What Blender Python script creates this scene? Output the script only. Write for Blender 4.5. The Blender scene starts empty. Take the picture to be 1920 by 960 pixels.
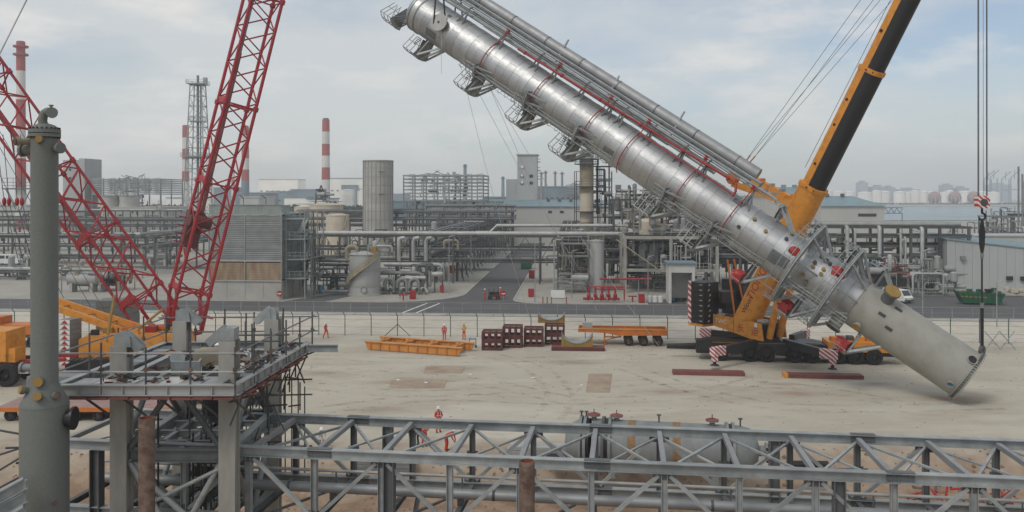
import bpy, math, random
from mathutils import Vector as V, Matrix, noise as mnoise
R = random.Random(11)
SC = bpy.context.scene
COL = SC.collection
rad = math.radians
# ---------------------------------------------------------------- camera
F, H, YH = 1600.0, 16.5, 365.0          # focal length in photo pixels, eye height, horizon row
cam = bpy.data.cameras.new('camera'); camo = bpy.data.objects.new('camera', cam); COL.objects.link(camo)
camo.location = (0, 0, H); camo.rotation_euler = (rad(90), 0, 0)
cam.sensor_width = 36; cam.lens = 36 * F / 1920; cam.shift_y = -(480 - YH) / 1920
cam.clip_start = 0.5; cam.clip_end = 9000
SC.camera = camo
# ---------------------------------------------------------------- sky and sun
SUN_EL, SUN_AZ = 50.0, -140.0           # azimuth clockwise from +Y; behind the camera to the left
w = bpy.data.worlds.new('World'); SC.world = w; w.use_nodes = True
nt = w.node_tree; nt.nodes.clear()
def N(t, tree=None, **k):
    n = (tree or nt).nodes.new(t)
    for a, b in k.items(): setattr(n, a, b)
    return n
def ramp(tree, fac, stops):
    n = N('ShaderNodeValToRGB', tree); tree.links.new(fac, n.inputs[0])
    e = n.color_ramp.elements
    while len(e) < len(stops): e.new(0.5)
    for i, (p, c) in enumerate(stops):
        e[i].position = p; e[i].color = (c, c, c, 1) if not hasattr(c, '__len__') else (*c, 1)
    return n
sky = N('ShaderNodeTexSky', sky_type='NISHITA', sun_disc=False, sun_elevation=rad(SUN_EL), sun_rotation=rad(SUN_AZ),
        air_density=1.0, dust_density=1.2, ozone_density=2.0)
tc = N('ShaderNodeTexCoord'); mp = N('ShaderNodeMapping'); mp.inputs['Scale'].default_value = (1.0, 1.0, 3.2)
mp.inputs['Location'].default_value = (9.9, 8.1, 4.3)
nt.links.new(tc.outputs['Generated'], mp.inputs[0])
n1 = N('ShaderNodeTexNoise'); n1.inputs['Scale'].default_value = 2.6; n1.inputs['Detail'].default_value = 7; n1.inputs['Roughness'].default_value = .55
nt.links.new(mp.outputs[0], n1.inputs[0])
veil = ramp(nt, n1.outputs[0], [(0.36, 0.16), (0.62, 0.82)])       # a thin uneven overcast all round
mx = N('ShaderNodeMix', data_type='RGBA'); nt.links.new(veil.outputs[0], mx.inputs[0]); nt.links.new(sky.outputs[0], mx.inputs[6])
mx.inputs[7].default_value = (6.2, 6.38, 6.25, 1)
n2 = N('ShaderNodeTexNoise'); n2.inputs['Scale'].default_value = 5.0; n2.inputs['Detail'].default_value = 8; n2.inputs['Roughness'].default_value = .6
nt.links.new(mp.outputs[0], n2.inputs[0])
cl = ramp(nt, n2.outputs[0], [(0.50, 0.0), (0.68, 0.75)])
mx2 = N('ShaderNodeMix', data_type='RGBA'); nt.links.new(cl.outputs[0], mx2.inputs[0]); nt.links.new(mx.outputs[2], mx2.inputs[6])
mx2.inputs[7].default_value = (7.9, 7.5, 7.1, 1)
bg = N('ShaderNodeBackground'); bg.inputs[1].default_value = 0.1
wo = N('ShaderNodeOutputWorld'); nt.links.new(mx2.outputs[2], bg.inputs[0]); nt.links.new(bg.outputs[0], wo.inputs[0])
sl = bpy.data.lights.new('sun', 'SUN'); sl.energy = 1.15; sl.angle = rad(18); sl.color = (1, .95, .88)
so = bpy.data.objects.new('sun', sl); COL.objects.link(so)
_sd = V((math.sin(rad(SUN_AZ)) * math.cos(rad(SUN_EL)), math.cos(rad(SUN_AZ)) * math.cos(rad(SUN_EL)), math.sin(rad(SUN_EL))))
so.rotation_euler = _sd.to_track_quat('Z', 'Y').to_euler(); so.location = (0, 0, 200)
vs = SC.view_settings; vs.view_transform = 'Standard'; vs.look = 'None'; vs.exposure = 0.2; vs.gamma = 1; vs.use_curve_mapping = False
SC.cycles.max_bounces = 6; SC.cycles.volume_bounces = 1; SC.cycles.use_denoising = True
SC.cycles.diffuse_bounces = 3; SC.cycles.glossy_bounces = 3; SC.cycles.transparent_max_bounces = 8
# ---------------------------------------------------------------- helpers
UP = V((0, 0, 1))
def at(px, py, Y): return V(((px - 960) * Y / F, Y, H - (py - YH) * Y / F))
def gnd(px, py, z=0.0):
    Y = F * (H - z) / (py - YH); return V(((px - 960) * Y / F, Y, z))
PY = 0.072                                # the plant and its road lie turned by this much
PU = V((math.cos(PY), -math.sin(PY), 0)); PV = V((math.sin(PY), math.cos(PY), 0)); P0 = V((0, 117, 0))
def pf(u, v, z=0.0): return P0 + PU * u + PV * v + UP * z
def uv(px, py, z=0.0):
    g = gnd(px, py, z) - P0; return g.dot(PU), g.dot(PV)
MATS = {}
def mat(name, c, rough=.6, metal=0., v=.14, sc=.7, c2=None, bump=0., rv=0., st=(1, 1, 1), lo=.36, hi=.66, spec=.4, bs=12.):
    m = bpy.data.materials.new(name); m.use_nodes = True; t = m.node_tree; L = t.links
    b = t.nodes['Principled BSDF']; b.inputs['Roughness'].default_value = rough; b.inputs['Metallic'].default_value = metal
    b.inputs['Specular IOR Level'].default_value = spec
    g = N('ShaderNodeNewGeometry', t); mpp = N('ShaderNodeMapping', t); mpp.inputs['Scale'].default_value = st
    L.new(g.outputs['Position'], mpp.inputs[0])
    n = N('ShaderNodeTexNoise', t); n.inputs['Scale'].default_value = sc; n.inputs['Detail'].default_value = 6; n.inputs['Roughness'].default_value = .62
    L.new(mpp.outputs[0], n.inputs[0])
    r = ramp(t, n.outputs[0], [(lo, 0.), (hi, 1.)])
    mi = N('ShaderNodeMix', t, data_type='RGBA'); L.new(r.outputs[0], mi.inputs[0])
    cc = c2 if c2 else tuple(x * (1 - 2 * v) for x in c)
    mi.inputs[6].default_value = (*c, 1); mi.inputs[7].default_value = (*cc, 1)
    out = mi.outputs[2]
    if rv:
        oi = N('ShaderNodeObjectInfo', t); mr = N('ShaderNodeMapRange', t); L.new(oi.outputs['Random'], mr.inputs[0])
        mr.inputs[3].default_value = 1 - rv; mr.inputs[4].default_value = 1 + rv
        hs = N('ShaderNodeHueSaturation', t); L.new(mr.outputs[0], hs.inputs['Value']); L.new(out, hs.inputs['Color']); out = hs.outputs[0]
    L.new(out, b.inputs['Base Color'])
    rr = N('ShaderNodeMapRange', t); L.new(n.outputs[0], rr.inputs[0]); rr.inputs[3].default_value = max(.05, rough - .14); rr.inputs[4].default_value = min(1, rough + .14)
    L.new(rr.outputs[0], b.inputs['Roughness'])
    if bump:
        n3 = N('ShaderNodeTexNoise', t); n3.inputs['Scale'].default_value = bs; n3.inputs['Detail'].default_value = 4
        L.new(mpp.outputs[0], n3.inputs[0])
        bp = N('ShaderNodeBump', t); bp.inputs['Strength'].default_value = bump; bp.inputs['Distance'].default_value = .05
        L.new(n3.outputs[0], bp.inputs['Height']); L.new(bp.outputs[0], b.inputs['Normal'])
    MATS[name] = m; return m
OFF = {}; XF = {}
def _par(o, parent):
    if parent is not None:
        o.parent = parent
        if parent.name in XF: o.matrix_parent_inverse = XF[parent.name].inverted()
        o.location = V(o.location) - OFF.get(parent.name, V((0, 0, 0)))
    OFF[o.name] = V((0, 0, 0))
    return o
def tag(o, label, cat=None, group=None, kind=None):
    if label: o['label'] = label
    if cat: o['category'] = cat
    if group: o['group'] = group
    if kind: o['kind'] = kind
    return o
def thing(name, label, cat, loc=(0, 0, 0), group=None):
    o = bpy.data.objects.new(name, None); COL.objects.link(o); o.location = loc; o.empty_display_size = .3
    OFF[o.name] = V(loc); return tag(o, label, cat, group)
def copy_tree(o, parent=None):
    c = o.copy(); COL.objects.link(c)
    if parent is not None: c.parent = parent
    for ch in o.children: copy_tree(ch, c)
    return c
def frm(p0, p1, up=UP):
    z = (p1 - p0); L = z.length; z = z / max(L, 1e-9)
    if abs(z.dot(up)) > .995: up = V((1, 0, 0)) if abs(z.x) < .9 else V((0, 1, 0))
    x = up.cross(z).normalized(); y = z.cross(x)
    return x, y, z, L
class MB:
    def __init__(s): s.v = []; s.f = []
    def add(s, vs, fs):
        b = len(s.v); s.v += [tuple(p) for p in vs]; s.f += [[i + b for i in f] for f in fs]; return s
    def box(s, c, d, rz=0.0, M=None):
        c = V(c); ca, sa = math.cos(rz), math.sin(rz); vs = []
        for k in range(8):
            x, y, z = ((k & 1) - .5) * d[0], ((k >> 1 & 1) - .5) * d[1], ((k >> 2) - .5) * d[2]
            p = V((x * ca - y * sa, x * sa + y * ca, z)) + c
            vs.append(M @ p if M else p)
        return s.add(vs, [(0, 2, 3, 1), (4, 5, 7, 6), (0, 1, 5, 4), (2, 6, 7, 3), (0, 4, 6, 2), (1, 3, 7, 5)])
    def beam(s, p0, p1, w, h, up=UP):
        p0, p1 = V(p0), V(p1); x, y, z, L = frm(p0, p1, up); vs = []
        for q in (p0, p1):
            for a, b in ((-1, -1), (1, -1), (1, 1), (-1, 1)): vs.append(q + x * (a * w / 2) + y * (b * h / 2))
        return s.add(vs, [(3, 2, 1, 0), (4, 5, 6, 7), (0, 1, 5, 4), (1, 2, 6, 5), (2, 3, 7, 6), (3, 0, 4, 7)])
    def ibeam(s, p0, p1, w, h, t=.03, up=UP):
        p0, p1 = V(p0), V(p1); x, y, z, L = frm(p0, p1, up)
        o = y * (h / 2 - t / 2)
        s.beam(p0 + o, p1 + o, w, t, up); s.beam(p0 - o, p1 - o, w, t, up)
        return s.beam(p0, p1, t, h - 2 * t - .002, up)
    def tube(s, p0, p1, r, r2=None, n=10, cap=True):
        p0, p1 = V(p0), V(p1); r2 = r if r2 is None else r2; x, y, z, L = frm(p0, p1); vs = []
        for q, rr in ((p0, r), (p1, r2)):
            for i in range(n):
                a = 2 * math.pi * i / n; vs.append(q + x * (math.cos(a) * rr) + y * (math.sin(a) * rr))
        fs = [(i, (i + 1) % n, n + (i + 1) % n, n + i) for i in range(n)]
        if cap: fs += [list(range(n))[::-1], list(range(n, 2 * n))]
        return s.add(vs, fs)
    def pipe(s, pts, r, n=8, cap=True, closed=False):
        pts = [V(p) for p in pts]; m = len(pts); vs = []; x = None
        for i, p in enumerate(pts):
            if closed: a, b = pts[i - 1], pts[(i + 1) % m]
            else: a, b = pts[max(i - 1, 0)], pts[min(i + 1, m - 1)]
            t = (b - a).normalized()
            if x is None:
                u = UP if abs(t.z) < .95 else V((1, 0, 0)); x = u.cross(t).normalized()
            else: x = (x - t * x.dot(t)).normalized()
            y = t.cross(x)
            for k in range(n):
                an = 2 * math.pi * k / n; vs.append(p + x * (math.cos(an) * r) + y * (math.sin(an) * r))
        fs = [(i * n + k, i * n + (k + 1) % n, ((i + 1) % m) * n + (k + 1) % n, ((i + 1) % m) * n + k) for i in range(m if closed else m - 1) for k in range(n)]
        if cap and not closed: fs += [list(range(n))[::-1], list(range((m - 1) * n, m * n))]
        return s.add(vs, fs)
    def lathe(s, prof, n=24, p0=(0, 0, 0), axis=UP, a0=0., a1=2 * math.pi, cap=False):
        p0 = V(p0); x, y, z, _ = frm(V((0, 0, 0)), V(axis)); full = abs(a1 - a0) > 6.28; m = n if full else n + 1; vs = []
        for r, h in prof:
            for i in range(m):
                a = a0 + (a1 - a0) * i / n; vs.append(p0 + x * (math.cos(a) * r) + y * (math.sin(a) * r) + z * h)
        fs = []
        for j in range(len(prof) - 1):
            for i in range(n):
                i2 = (i + 1) % m; fs.append((j * m + i, j * m + i2, (j + 1) * m + i2, (j + 1) * m + i))
        if cap: fs += [list(range(m))[::-1], list(range((len(prof) - 1) * m, len(prof) * m))]
        return s.add(vs, fs)
    def prism(s, poly, ext):
        n = len(poly); e = V(ext); vs = [V(p) for p in poly] + [V(p) + e for p in poly]
        return s.add(vs, [list(range(n))[::-1], list(range(n, 2 * n))] + [(i, (i + 1) % n, n + (i + 1) % n, n + i) for i in range(n)])
    def ball(s, c, r, n=12, sz=1.0):
        return s.lathe([(max(1e-4, r * math.sin(math.pi * j / (n // 2))), -r * sz * math.cos(math.pi * j / (n // 2))) for j in range(n // 2 + 1)], n, c)
    def mesh(s, name, m, sharp=38):
        me = bpy.data.meshes.new(name); me.from_pydata(s.v, [], s.f); me.validate(); me.update()
        if m: me.materials.append(m)
        me.polygons.foreach_set('use_smooth', [True] * len(me.polygons)); me.set_sharp_from_angle(angle=rad(sharp))
        return me
    def obj(s, name, m, parent=None, label=None, cat=None, group=None, kind=None):
        if isinstance(m, str): m = MATS[m]
        o = bpy.data.objects.new(name, s.mesh(name, m)); COL.objects.link(o); _par(o, parent)
        return tag(o, label, cat, group, kind)
UNIT = {}
def unit(kind, m, n=8):
    k = (kind, m, n)
    if k not in UNIT:
        b = MB()
        if kind == 'bar': b.tube((0, 0, 0), (0, 0, 1), 1, n=n)
        elif kind == 'box': b.box((0, 0, .5), (1, 1, 1))
        elif kind == 'ib':
            b.box((0, .44, .5), (1, .12, 1)); b.box((0, -.44, .5), (1, .12, 1)); b.box((0, 0, .5), (.12, .758, 1))
        UNIT[k] = b.mesh('piece', MATS[m], 50 if n > 5 else 30)
    return UNIT[k]
def _place(me, name, parent, p0, p1, w, h, up):
    p0, p1 = V(p0), V(p1); x, y, z, L = frm(p0, p1, up)
    o = bpy.data.objects.new(name, me); COL.objects.link(o)
    o.rotation_mode = 'QUATERNION'; o.rotation_quaternion = Matrix((x, y, z)).transposed().to_quaternion()
    o.location = p0; o.scale = (w, h, L); XF[o.name] = Matrix.LocRotScale(p0, o.rotation_quaternion, V((w, h, L))); return _par(o, parent)
def bar(name, m, parent, p0, p1, r, n=6): return _place(unit('bar', m, n), name, parent, p0, p1, r, r, UP)
def beam(name, m, parent, p0, p1, w, h, up=UP): return _place(unit('box', m), name, parent, p0, p1, w, h, up)
def ibm(name, m, parent, p0, p1, w, h, up=UP): return _place(unit('ib', m), name, parent, p0, p1, w, h, up)
def block(name, m, parent, c, d, rz=0.0):
    c = V(c); o = bpy.data.objects.new(name, unit('box', m)); COL.objects.link(o)
    o.location = c - V((0, 0, d[2] / 2)); o.scale = d; o.rotation_euler = (0, 0, rz); XF[o.name] = Matrix.LocRotScale(V(o.location), o.rotation_euler, V(d)); return _par(o, parent)
def sheet(name, m, pts, z, kind='structure', parent=None):
    b = MB(); b.add([(p[0], p[1], z) for p in pts], [list(range(len(pts)))]); return b.obj(name, m, parent, kind=kind if parent is None else None)
# ---------------------------------------------------------------- materials
mat('asphalt', (.088, .088, .09), .9, v=.16, sc=.25, c2=(.115, .113, .108), bump=.2)
mat('paving', (.37, .35, .30), .85, v=.08, sc=.2, c2=(.30, .285, .245), bump=.1)
mat('kerb', (.46, .44, .39), .8, v=.1, sc=1.)
mat('whiteline', (.75, .75, .72), .7)
mat('alu', (.455, .46, .455), .50, .92, v=.07, sc=1.4, rv=.10, bump=.04, bs=1.5)
mat('alu_dull', (.36, .365, .365), .55, .5, v=.1, sc=.8)
mat('skirt', (.315, .31, .27), .6, v=.08, sc=.9, c2=(.255, .245, .21), st=(1, 1, .6), lo=.42, hi=.72)
mat('primer', (.142, .156, .144), .6, v=.10, sc=16., c2=(.172, .178, .158), lo=.38, hi=.66, bump=.08, bs=30.)
mat('primer_light', (.22, .235, .23), .55, v=.1, sc=1.4)
mat('galv', (.255, .275, .275), .5, .12, v=.16, sc=1.9, c2=(.37, .39, .38), rv=.13, lo=.4, hi=.68)
mat('galv_dark', (.15, .16, .163), .55, .12, v=.16, sc=1.2, rv=.15)
mat('steelgrey', (.11, .115, .115), .6, .2, v=.14, sc=.5, rv=.18)
mat('pipegrey', (.25, .255, .25), .5, .3, v=.14, sc=.6, rv=.16)
mat('pipelight', (.42, .42, .40), .5, .2, v=.12, sc=.6, rv=.12)
mat('pipedark', (.06, .06, .058), .6, .2, v=.14, sc=.6, rv=.25)
mat('pipetan', (.36, .31, .22), .65, v=.18, sc=.8, rv=.12)
mat('fireproof', (.36, .35, .315), .85, v=.10, sc=2.0, c2=(.28, .27, .24), st=(1, 1, .3))
mat('concrete', (.43, .42, .385), .85, v=.12, sc=.35, c2=(.34, .33, .30), rv=.04)
mat('concrete_dark', (.33, .33, .31), .85, v=.14, sc=.35, st=(1, 1, .25), rv=.03)
mat('red', (.42, .035, .03), .45, v=.12, sc=1.2)
mat('redcrane', (.37, .02, .028), .45, v=.14, sc=1.5, c2=(.26, .02, .024), rv=.16)
mat('redpipe', (.33, .022, .022), .45, v=.12, sc=1.5)
mat('hydrant', (.36, .028, .032), .5, v=.1)
mat('yellow', (.66, .27, .035), .5, v=.10, sc=1.7, c2=(.43, .17, .035), lo=.46, hi=.74)
mat('yellowframe', (.62, .27, .06), .55, v=.14, sc=1.0, c2=(.48, .2, .05))
mat('orange', (.60, .18, .03), .55, v=.12, sc=1.0)
mat('black', (.018, .018, .019), .55, v=.1, sc=1.0)
mat('blackpaint', (.028, .028, .03), .42, v=.1, sc=1.0)
mat('rubber', (.022, .021, .02), .85, v=.15, sc=2.)
mat('rope', (.10, .10, .105), .6, .3)
mat('ropelight', (.55, .55, .52), .7)
mat('white', (.74, .74, .71), .5, v=.06, sc=1.)
mat('offwhite', (.58, .57, .53), .6, v=.08, sc=.4)
mat('rust', (.10, .062, .046), .95, v=.2, sc=3.2, c2=(.225, .165, .13), bump=.5, lo=.4, hi=.7)
mat('rust_in', (.30, .09, .05), .9, v=.2, sc=3.)
mat('maroon', (.125, .04, .037), .7, v=.16, sc=1.6)
mat('oxide', (.22, .075, .065), .7, v=.16, sc=1.2)
mat('ochre', (.33, .205, .055), .7, v=.14, sc=2.)
mat('tankcream', (.56, .50, .40), .7, v=.1, sc=.3, c2=(.50, .42, .32))
mat('tankgrey', (.42, .42, .40), .6, v=.1, sc=.4, st=(1, 1, .3), rv=.05)
mat('tankwhite', (.9, .87, .80), .6, v=.06, sc=.05, rv=.05)
mat('cladgrey', (.42, .43, .42), .65, v=.06, sc=.25, st=(1, 1, .2))
mat('cladlight', (.45, .44, .41), .65, v=.05, sc=.2, st=(1, 1, .2))
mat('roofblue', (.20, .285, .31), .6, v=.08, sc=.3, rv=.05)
mat('louvre', (.30, .32, .31), .65, v=.12, sc=.5, rv=.12)
mat('louvregreen', (.28, .315, .295), .65, v=.1, sc=.5)
mat('rustwood', (.26, .17, .10), .8, v=.2, sc=1.2, c2=(.40, .31, .21), st=(1, 1, .3))
mat('windowdark', (.03, .035, .04), .15, v=.1)
mat('green', (.015, .105, .05), .5, v=.12, sc=1.)
mat('greenwire', (.05, .12, .09), .6)
mat('chimneywhite', (.66, .64, .60), .7, v=.06, sc=.1)
mat('chimneyred', (.40, .075, .065), .7, v=.1, sc=.1)
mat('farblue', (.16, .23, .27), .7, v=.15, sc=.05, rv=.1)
mat('coverall', (.62, .055, .03), .75, v=.1, sc=4.)
mat('hivis', (.66, .36, .05), .75, v=.1, sc=4.)
mat('navy', (.02, .025, .05), .8)
mat('skin', (.32, .17, .11), .6)
mat('helmet', (.78, .78, .74), .35)
mat('blueplastic', (.05, .22, .33), .5)
mat('glass', (.05, .06, .065), .08, spec=.6)
mat('leaf', (.05, .075, .035), .8, v=.25, sc=.12, rv=.2)
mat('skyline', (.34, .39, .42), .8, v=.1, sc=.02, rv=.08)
mat('strap', (.28, .17, .085), .8, v=.15, sc=3.)
mat('soil', (.25, .165, .105), .95, v=.2, sc=2., rv=.2)
mat('tarp', (.62, .63, .62), .6, v=.1)
# ---------------------------------------------------------------- ground
RUST_, MUD_, OIL_ = (.26, .125, .06), (.24, .17, .11), (.13, .105, .08)
SPILLS = [(gnd(px, py).x, gnd(px, py).y, r_, c_) for px, py, r_, c_ in ((1790, 748, 1.5, RUST_), (1490, 738, 1.3, RUST_), (1460, 720, .9, RUST_), (850, 692, 1.6, MUD_), (780, 716, 1.8, MUD_), (1330, 700, 1.4, MUD_), (1640, 720, 1.0, OIL_), (600, 700, 2.0, MUD_), (1080, 680, 1.5, MUD_), (1500, 690, 1.6, OIL_), (1250, 735, 1.5, MUD_), (700, 770, 1.4, MUD_))]
def sand_material():
    m = bpy.data.materials.new('sand'); m.use_nodes = True; t = m.node_tree; L = t.links; b = t.nodes['Principled BSDF']
    b.inputs['Roughness'].default_value = .95; b.inputs['Specular IOR Level'].default_value = .15
    g = N('ShaderNodeNewGeometry', t)
    def nz(scale, st=(1, 1, 1), det=6, ro=.6, rot=0.):
        mp_ = N('ShaderNodeMapping', t); mp_.inputs['Scale'].default_value = st; mp_.inputs['Rotation'].default_value = (0, 0, rot)
        L.new(g.outputs['Position'], mp_.inputs[0])
        n = N('ShaderNodeTexNoise', t); n.inputs['Scale'].default_value = scale; n.inputs['Detail'].default_value = det; n.inputs['Roughness'].default_value = ro
        L.new(mp_.outputs[0], n.inputs[0]); return n.outputs[0]
    def mix(a, bcol, fac):
        k = N('ShaderNodeMix', t, data_type='RGBA'); L.new(fac, k.inputs[0])
        if isinstance(a, tuple): k.inputs[6].default_value = (*a, 1)
        else: L.new(a, k.inputs[6])
        k.inputs[7].default_value = (*bcol, 1); return k.outputs[2]
    c = mix((.49, .445, .35), (.41, .365, .28), ramp(t, nz(.09), [(.36, 0), (.66, 1)]).outputs[0])
    c = mix(c, (.55, .51, .42), ramp(t, nz(.13, (.5, 1.6, 1), rot=.1), [(.5, 0), (.72, .8)]).outputs[0])       # pale compacted strips
    c = mix(c, (.31, .235, .16), ramp(t, nz(.16, (.45, 1.3, 1), rot=-.08), [(.53, 0), (.72, .55)]).outputs[0])   # brown drag marks
    c = mix(c, (.25, .15, .095), ramp(t, nz(.055, (.8, 2.2, 1), 5, .7), [(.62, 0), (.74, .6)]).outputs[0])       # rust coloured stains
    c = mix(c, (.27, .22, .165), ramp(t, nz(.9, (.5, 1.5, 1), 5, .75), [(.57, 0), (.70, .4)]).outputs[0])
    c = mix(c, (.56, .51, .43), ramp(t, nz(2.5, det=4), [(.6, 0), (.75, .4)]).outputs[0])
    # turned-up earth on the near side of the yard and pale loose sand beyond the fence
    sp = N('ShaderNodeSeparateXYZ', t); L.new(g.outputs['Position'], sp.inputs[0])
    ad = N('ShaderNodeMath', t, operation='MULTIPLY_ADD'); L.new(nz(.35), ad.inputs[0]); ad.inputs[1].default_value = 9; L.new(sp.outputs[1], ad.inputs[2])
    rg = N('ShaderNodeMapRange', t); L.new(ad.outputs[0], rg.inputs[0]); rg.inputs[1].default_value = 63; rg.inputs[2].default_value = 56
    earth = mix((.32, .215, .135), (.215, .135, .08), ramp(t, nz(.8, det=8), [(.38, 0), (.62, 1)]).outputs[0])
    k = N('ShaderNodeMix', t, data_type='RGBA'); L.new(rg.outputs[0], k.inputs[0]); L.new(c, k.inputs[6]); L.new(earth, k.inputs[7]); c = k.outputs[2]
    dt = N('ShaderNodeVectorMath', t, operation='DOT_PRODUCT'); L.new(g.outputs['Position'], dt.inputs[0]); dt.inputs[1].default_value = tuple(PV)
    ad2 = N('ShaderNodeMath', t, operation='MULTIPLY_ADD'); L.new(nz(.3), ad2.inputs[0]); ad2.inputs[1].default_value = 3; L.new(dt.outputs['Value'], ad2.inputs[2])
    rg2 = N('ShaderNodeMapRange', t); L.new(ad2.outputs[0], rg2.inputs[0]); d0 = P0.dot(PV); rg2.inputs[1].default_value = d0 - 18; rg2.inputs[2].default_value = d0 - 15
    loose = mix((.55, .50, .41), (.44, .385, .30), ramp(t, nz(.7, (.6, 1.4, 1), 7, .7), [(.45, 0), (.65, 1)]).outputs[0])
    loose = mix(loose, (.23, .17, .11), ramp(t, nz(1.6, (.6, 1.6, 1), 6, .7), [(.61, 0), (.68, .7)]).outputs[0])
    k = N('ShaderNodeMix', t, data_type='RGBA'); L.new(rg2.outputs[0], k.inputs[0]); L.new(c, k.inputs[6]); L.new(loose, k.inputs[7]); c = k.outputs[2]
    # oily and rusty spills with a place of their own
    for (sx, sy, sr, col) in SPILLS:
        vd = N('ShaderNodeVectorMath', t, operation='DISTANCE'); mpx = N('ShaderNodeMapping', t); mpx.inputs['Scale'].default_value = (.45, 1, 1); L.new(g.outputs['Position'], mpx.inputs[0]); L.new(mpx.outputs[0], vd.inputs[0]); vd.inputs[1].default_value = (sx * .45, sy, 0)
        a3 = N('ShaderNodeMath', t, operation='MULTIPLY_ADD'); L.new(nz(.9, (.5, 1.4, 1), 7, .7), a3.inputs[0]); a3.inputs[1].default_value = sr * 1.6; L.new(vd.outputs['Value'], a3.inputs[2])
        r3 = N('ShaderNodeMapRange', t); L.new(a3.outputs[0], r3.inputs[0]); r3.inputs[1].default_value = sr * 1.9; r3.inputs[2].default_value = sr * .9; r3.inputs[4].default_value = .55
        c = mix(c, col, r3.outputs[0])
    hsv = N('ShaderNodeHueSaturation', t); hsv.inputs['Saturation'].default_value = .88; hsv.inputs['Value'].default_value = 1.03; L.new(c, hsv.inputs['Color']); c = hsv.outputs[0]
    L.new(c, b.inputs['Base Color'])
    bp = N('ShaderNodeBump', t); bp.inputs['Strength'].default_value = .5; bp.inputs['Distance'].default_value = .12
    L.new(nz(1.8, det=8, ro=.7), bp.inputs['Height']); L.new(bp.outputs[0], b.inputs['Normal'])
    MATS['sand'] = m
sand_material()
def gz(x, y):
    """height of the yard: flat, cut into banks and spoil heaps on the near side"""
    if y > 59: return 0.0
    e = min(1.0, max(0.0, (59 - y) / 5.0)); e = e * e * (3 - 2 * e)
    n = mnoise.fractal(V((x * .22, y * .3, 1.3)), 1.0, 2.0, 5)
    cut = min(1.0, max(0.0, (54.5 + 1.2 * mnoise.noise(V((x * .15, 4., 0))) - y) / 2.6))
    flat = 1.0
    if 2 < x < 19 and y > 47: flat = .35          # levelled under the lying vessel
    return e * (.22 * n) * flat - 1.7 * cut * (1.0 + .25 * n) + .5 * cut * n
def ground():
    xs = [-4200, -2000, -900, -400, -200, -120, -80] + [-60 + i for i in range(121)] + [80, 120, 200, 400, 900, 2000, 4200]
    ys = [-60, -20, 0, 20, 32] + [36 + .5 * i for i in range(52)] + [64, 70, 80, 95, 110, 130, 160, 200, 300, 500, 900, 1600, 3000, 5000]
    b = MB(); b.v = [(x, y, gz(x, y)) for y in ys for x in xs]; n = len(xs)
    b.f = [(j * n + i, j * n + i + 1, (j + 1) * n + i + 1, (j + 1) * n + i) for j in range(len(ys) - 1) for i in range(n - 1)]
    o = b.obj('ground', 'sand', kind='structure'); return o
ground()
def pq(u0, u1, v0, v1): return [pf(u0, v0), pf(u1, v0), pf(u1, v1), pf(u0, v1)]
# plant paving, then the roads on it
sheet('plant_paving', 'paving', pq(-330, 330, 12.2, 620), .06)
sheet('road', 'asphalt', pq(-400, 400, 0.2, 12.0), .02)
KZ = .075
sheet('side_road', 'asphalt', [pf(-9.4, 12.3), pf(-.9, 12.3), pf(-.9, 210), pf(-9.4, 210)], .068)
def corner(uc, vc, r, sgn):
    pts = [pf(uc + sgn * r, vc - r, 0)]
    for i in range(9):
        a = rad(90 * i / 8); pts.append(pf(uc + sgn * (r - r * math.sin(a)), vc - r + (r - r * math.cos(a)), 0))
    return pts
def fillet(u0, v0, r, sgn):      # asphalt wedge where the side road widens to the main road
    pts = [pf(u0, v0)]
    for i in range(9):
        a = rad(90 * i / 8); pts.append(pf(u0 + sgn * (r - r * math.sin(a)), v0 + (r - r * math.cos(a))))
    return pts
b_l = fillet(-9.4, 12.3, 11., -1); b_r = fillet(-.9, 12.3, 4., 1)
sheet('side_road_corner', 'asphalt', b_l[::-1], .0685); sheet('side_road_corner', 'asphalt', b_r, .0685)
sheet('parking_yard', 'asphalt', pq(42, 130, 12.3, 27), .069)
sheet('parking_bay', 'asphalt', pq(19.6, 25.5, 12.3, 19.0), .0695)
sheet('loading_bay', 'asphalt', [pf(-36, 12.3), pf(-29.5, 12.3), pf(-26.5, 23), pf(-31, 23)], .0695)
sheet('mid_road', 'asphalt', pq(-200, -9.4, 66, 73), .0692)
def kerb(pts, name='kerb'):
    b = MB()
    for p, q in zip(pts, pts[1:]): b.beam(V(p) + UP * .075, V(q) + UP * .075, .22, .15)
    b.obj(name, 'kerb', kind='structure')
kerb([pf(-330, 12.1), pf(-36, 12.1)]); kerb([pf(-29.5, 12.1), b_l[1] - PV * .15])
kerb(b_l[1:] + [pf(-9.5, 62)]); kerb([pf(-9.5, 76), pf(-9.5, 210)])
kerb([pf(-.8, 210)] + b_r[1:][::-1] + [pf(19.5, 12.1)]); kerb([pf(25.6, 12.1), pf(42, 12.1)])
kerb([pf(-330, .1), pf(330, .1)], 'road_edge')
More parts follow.
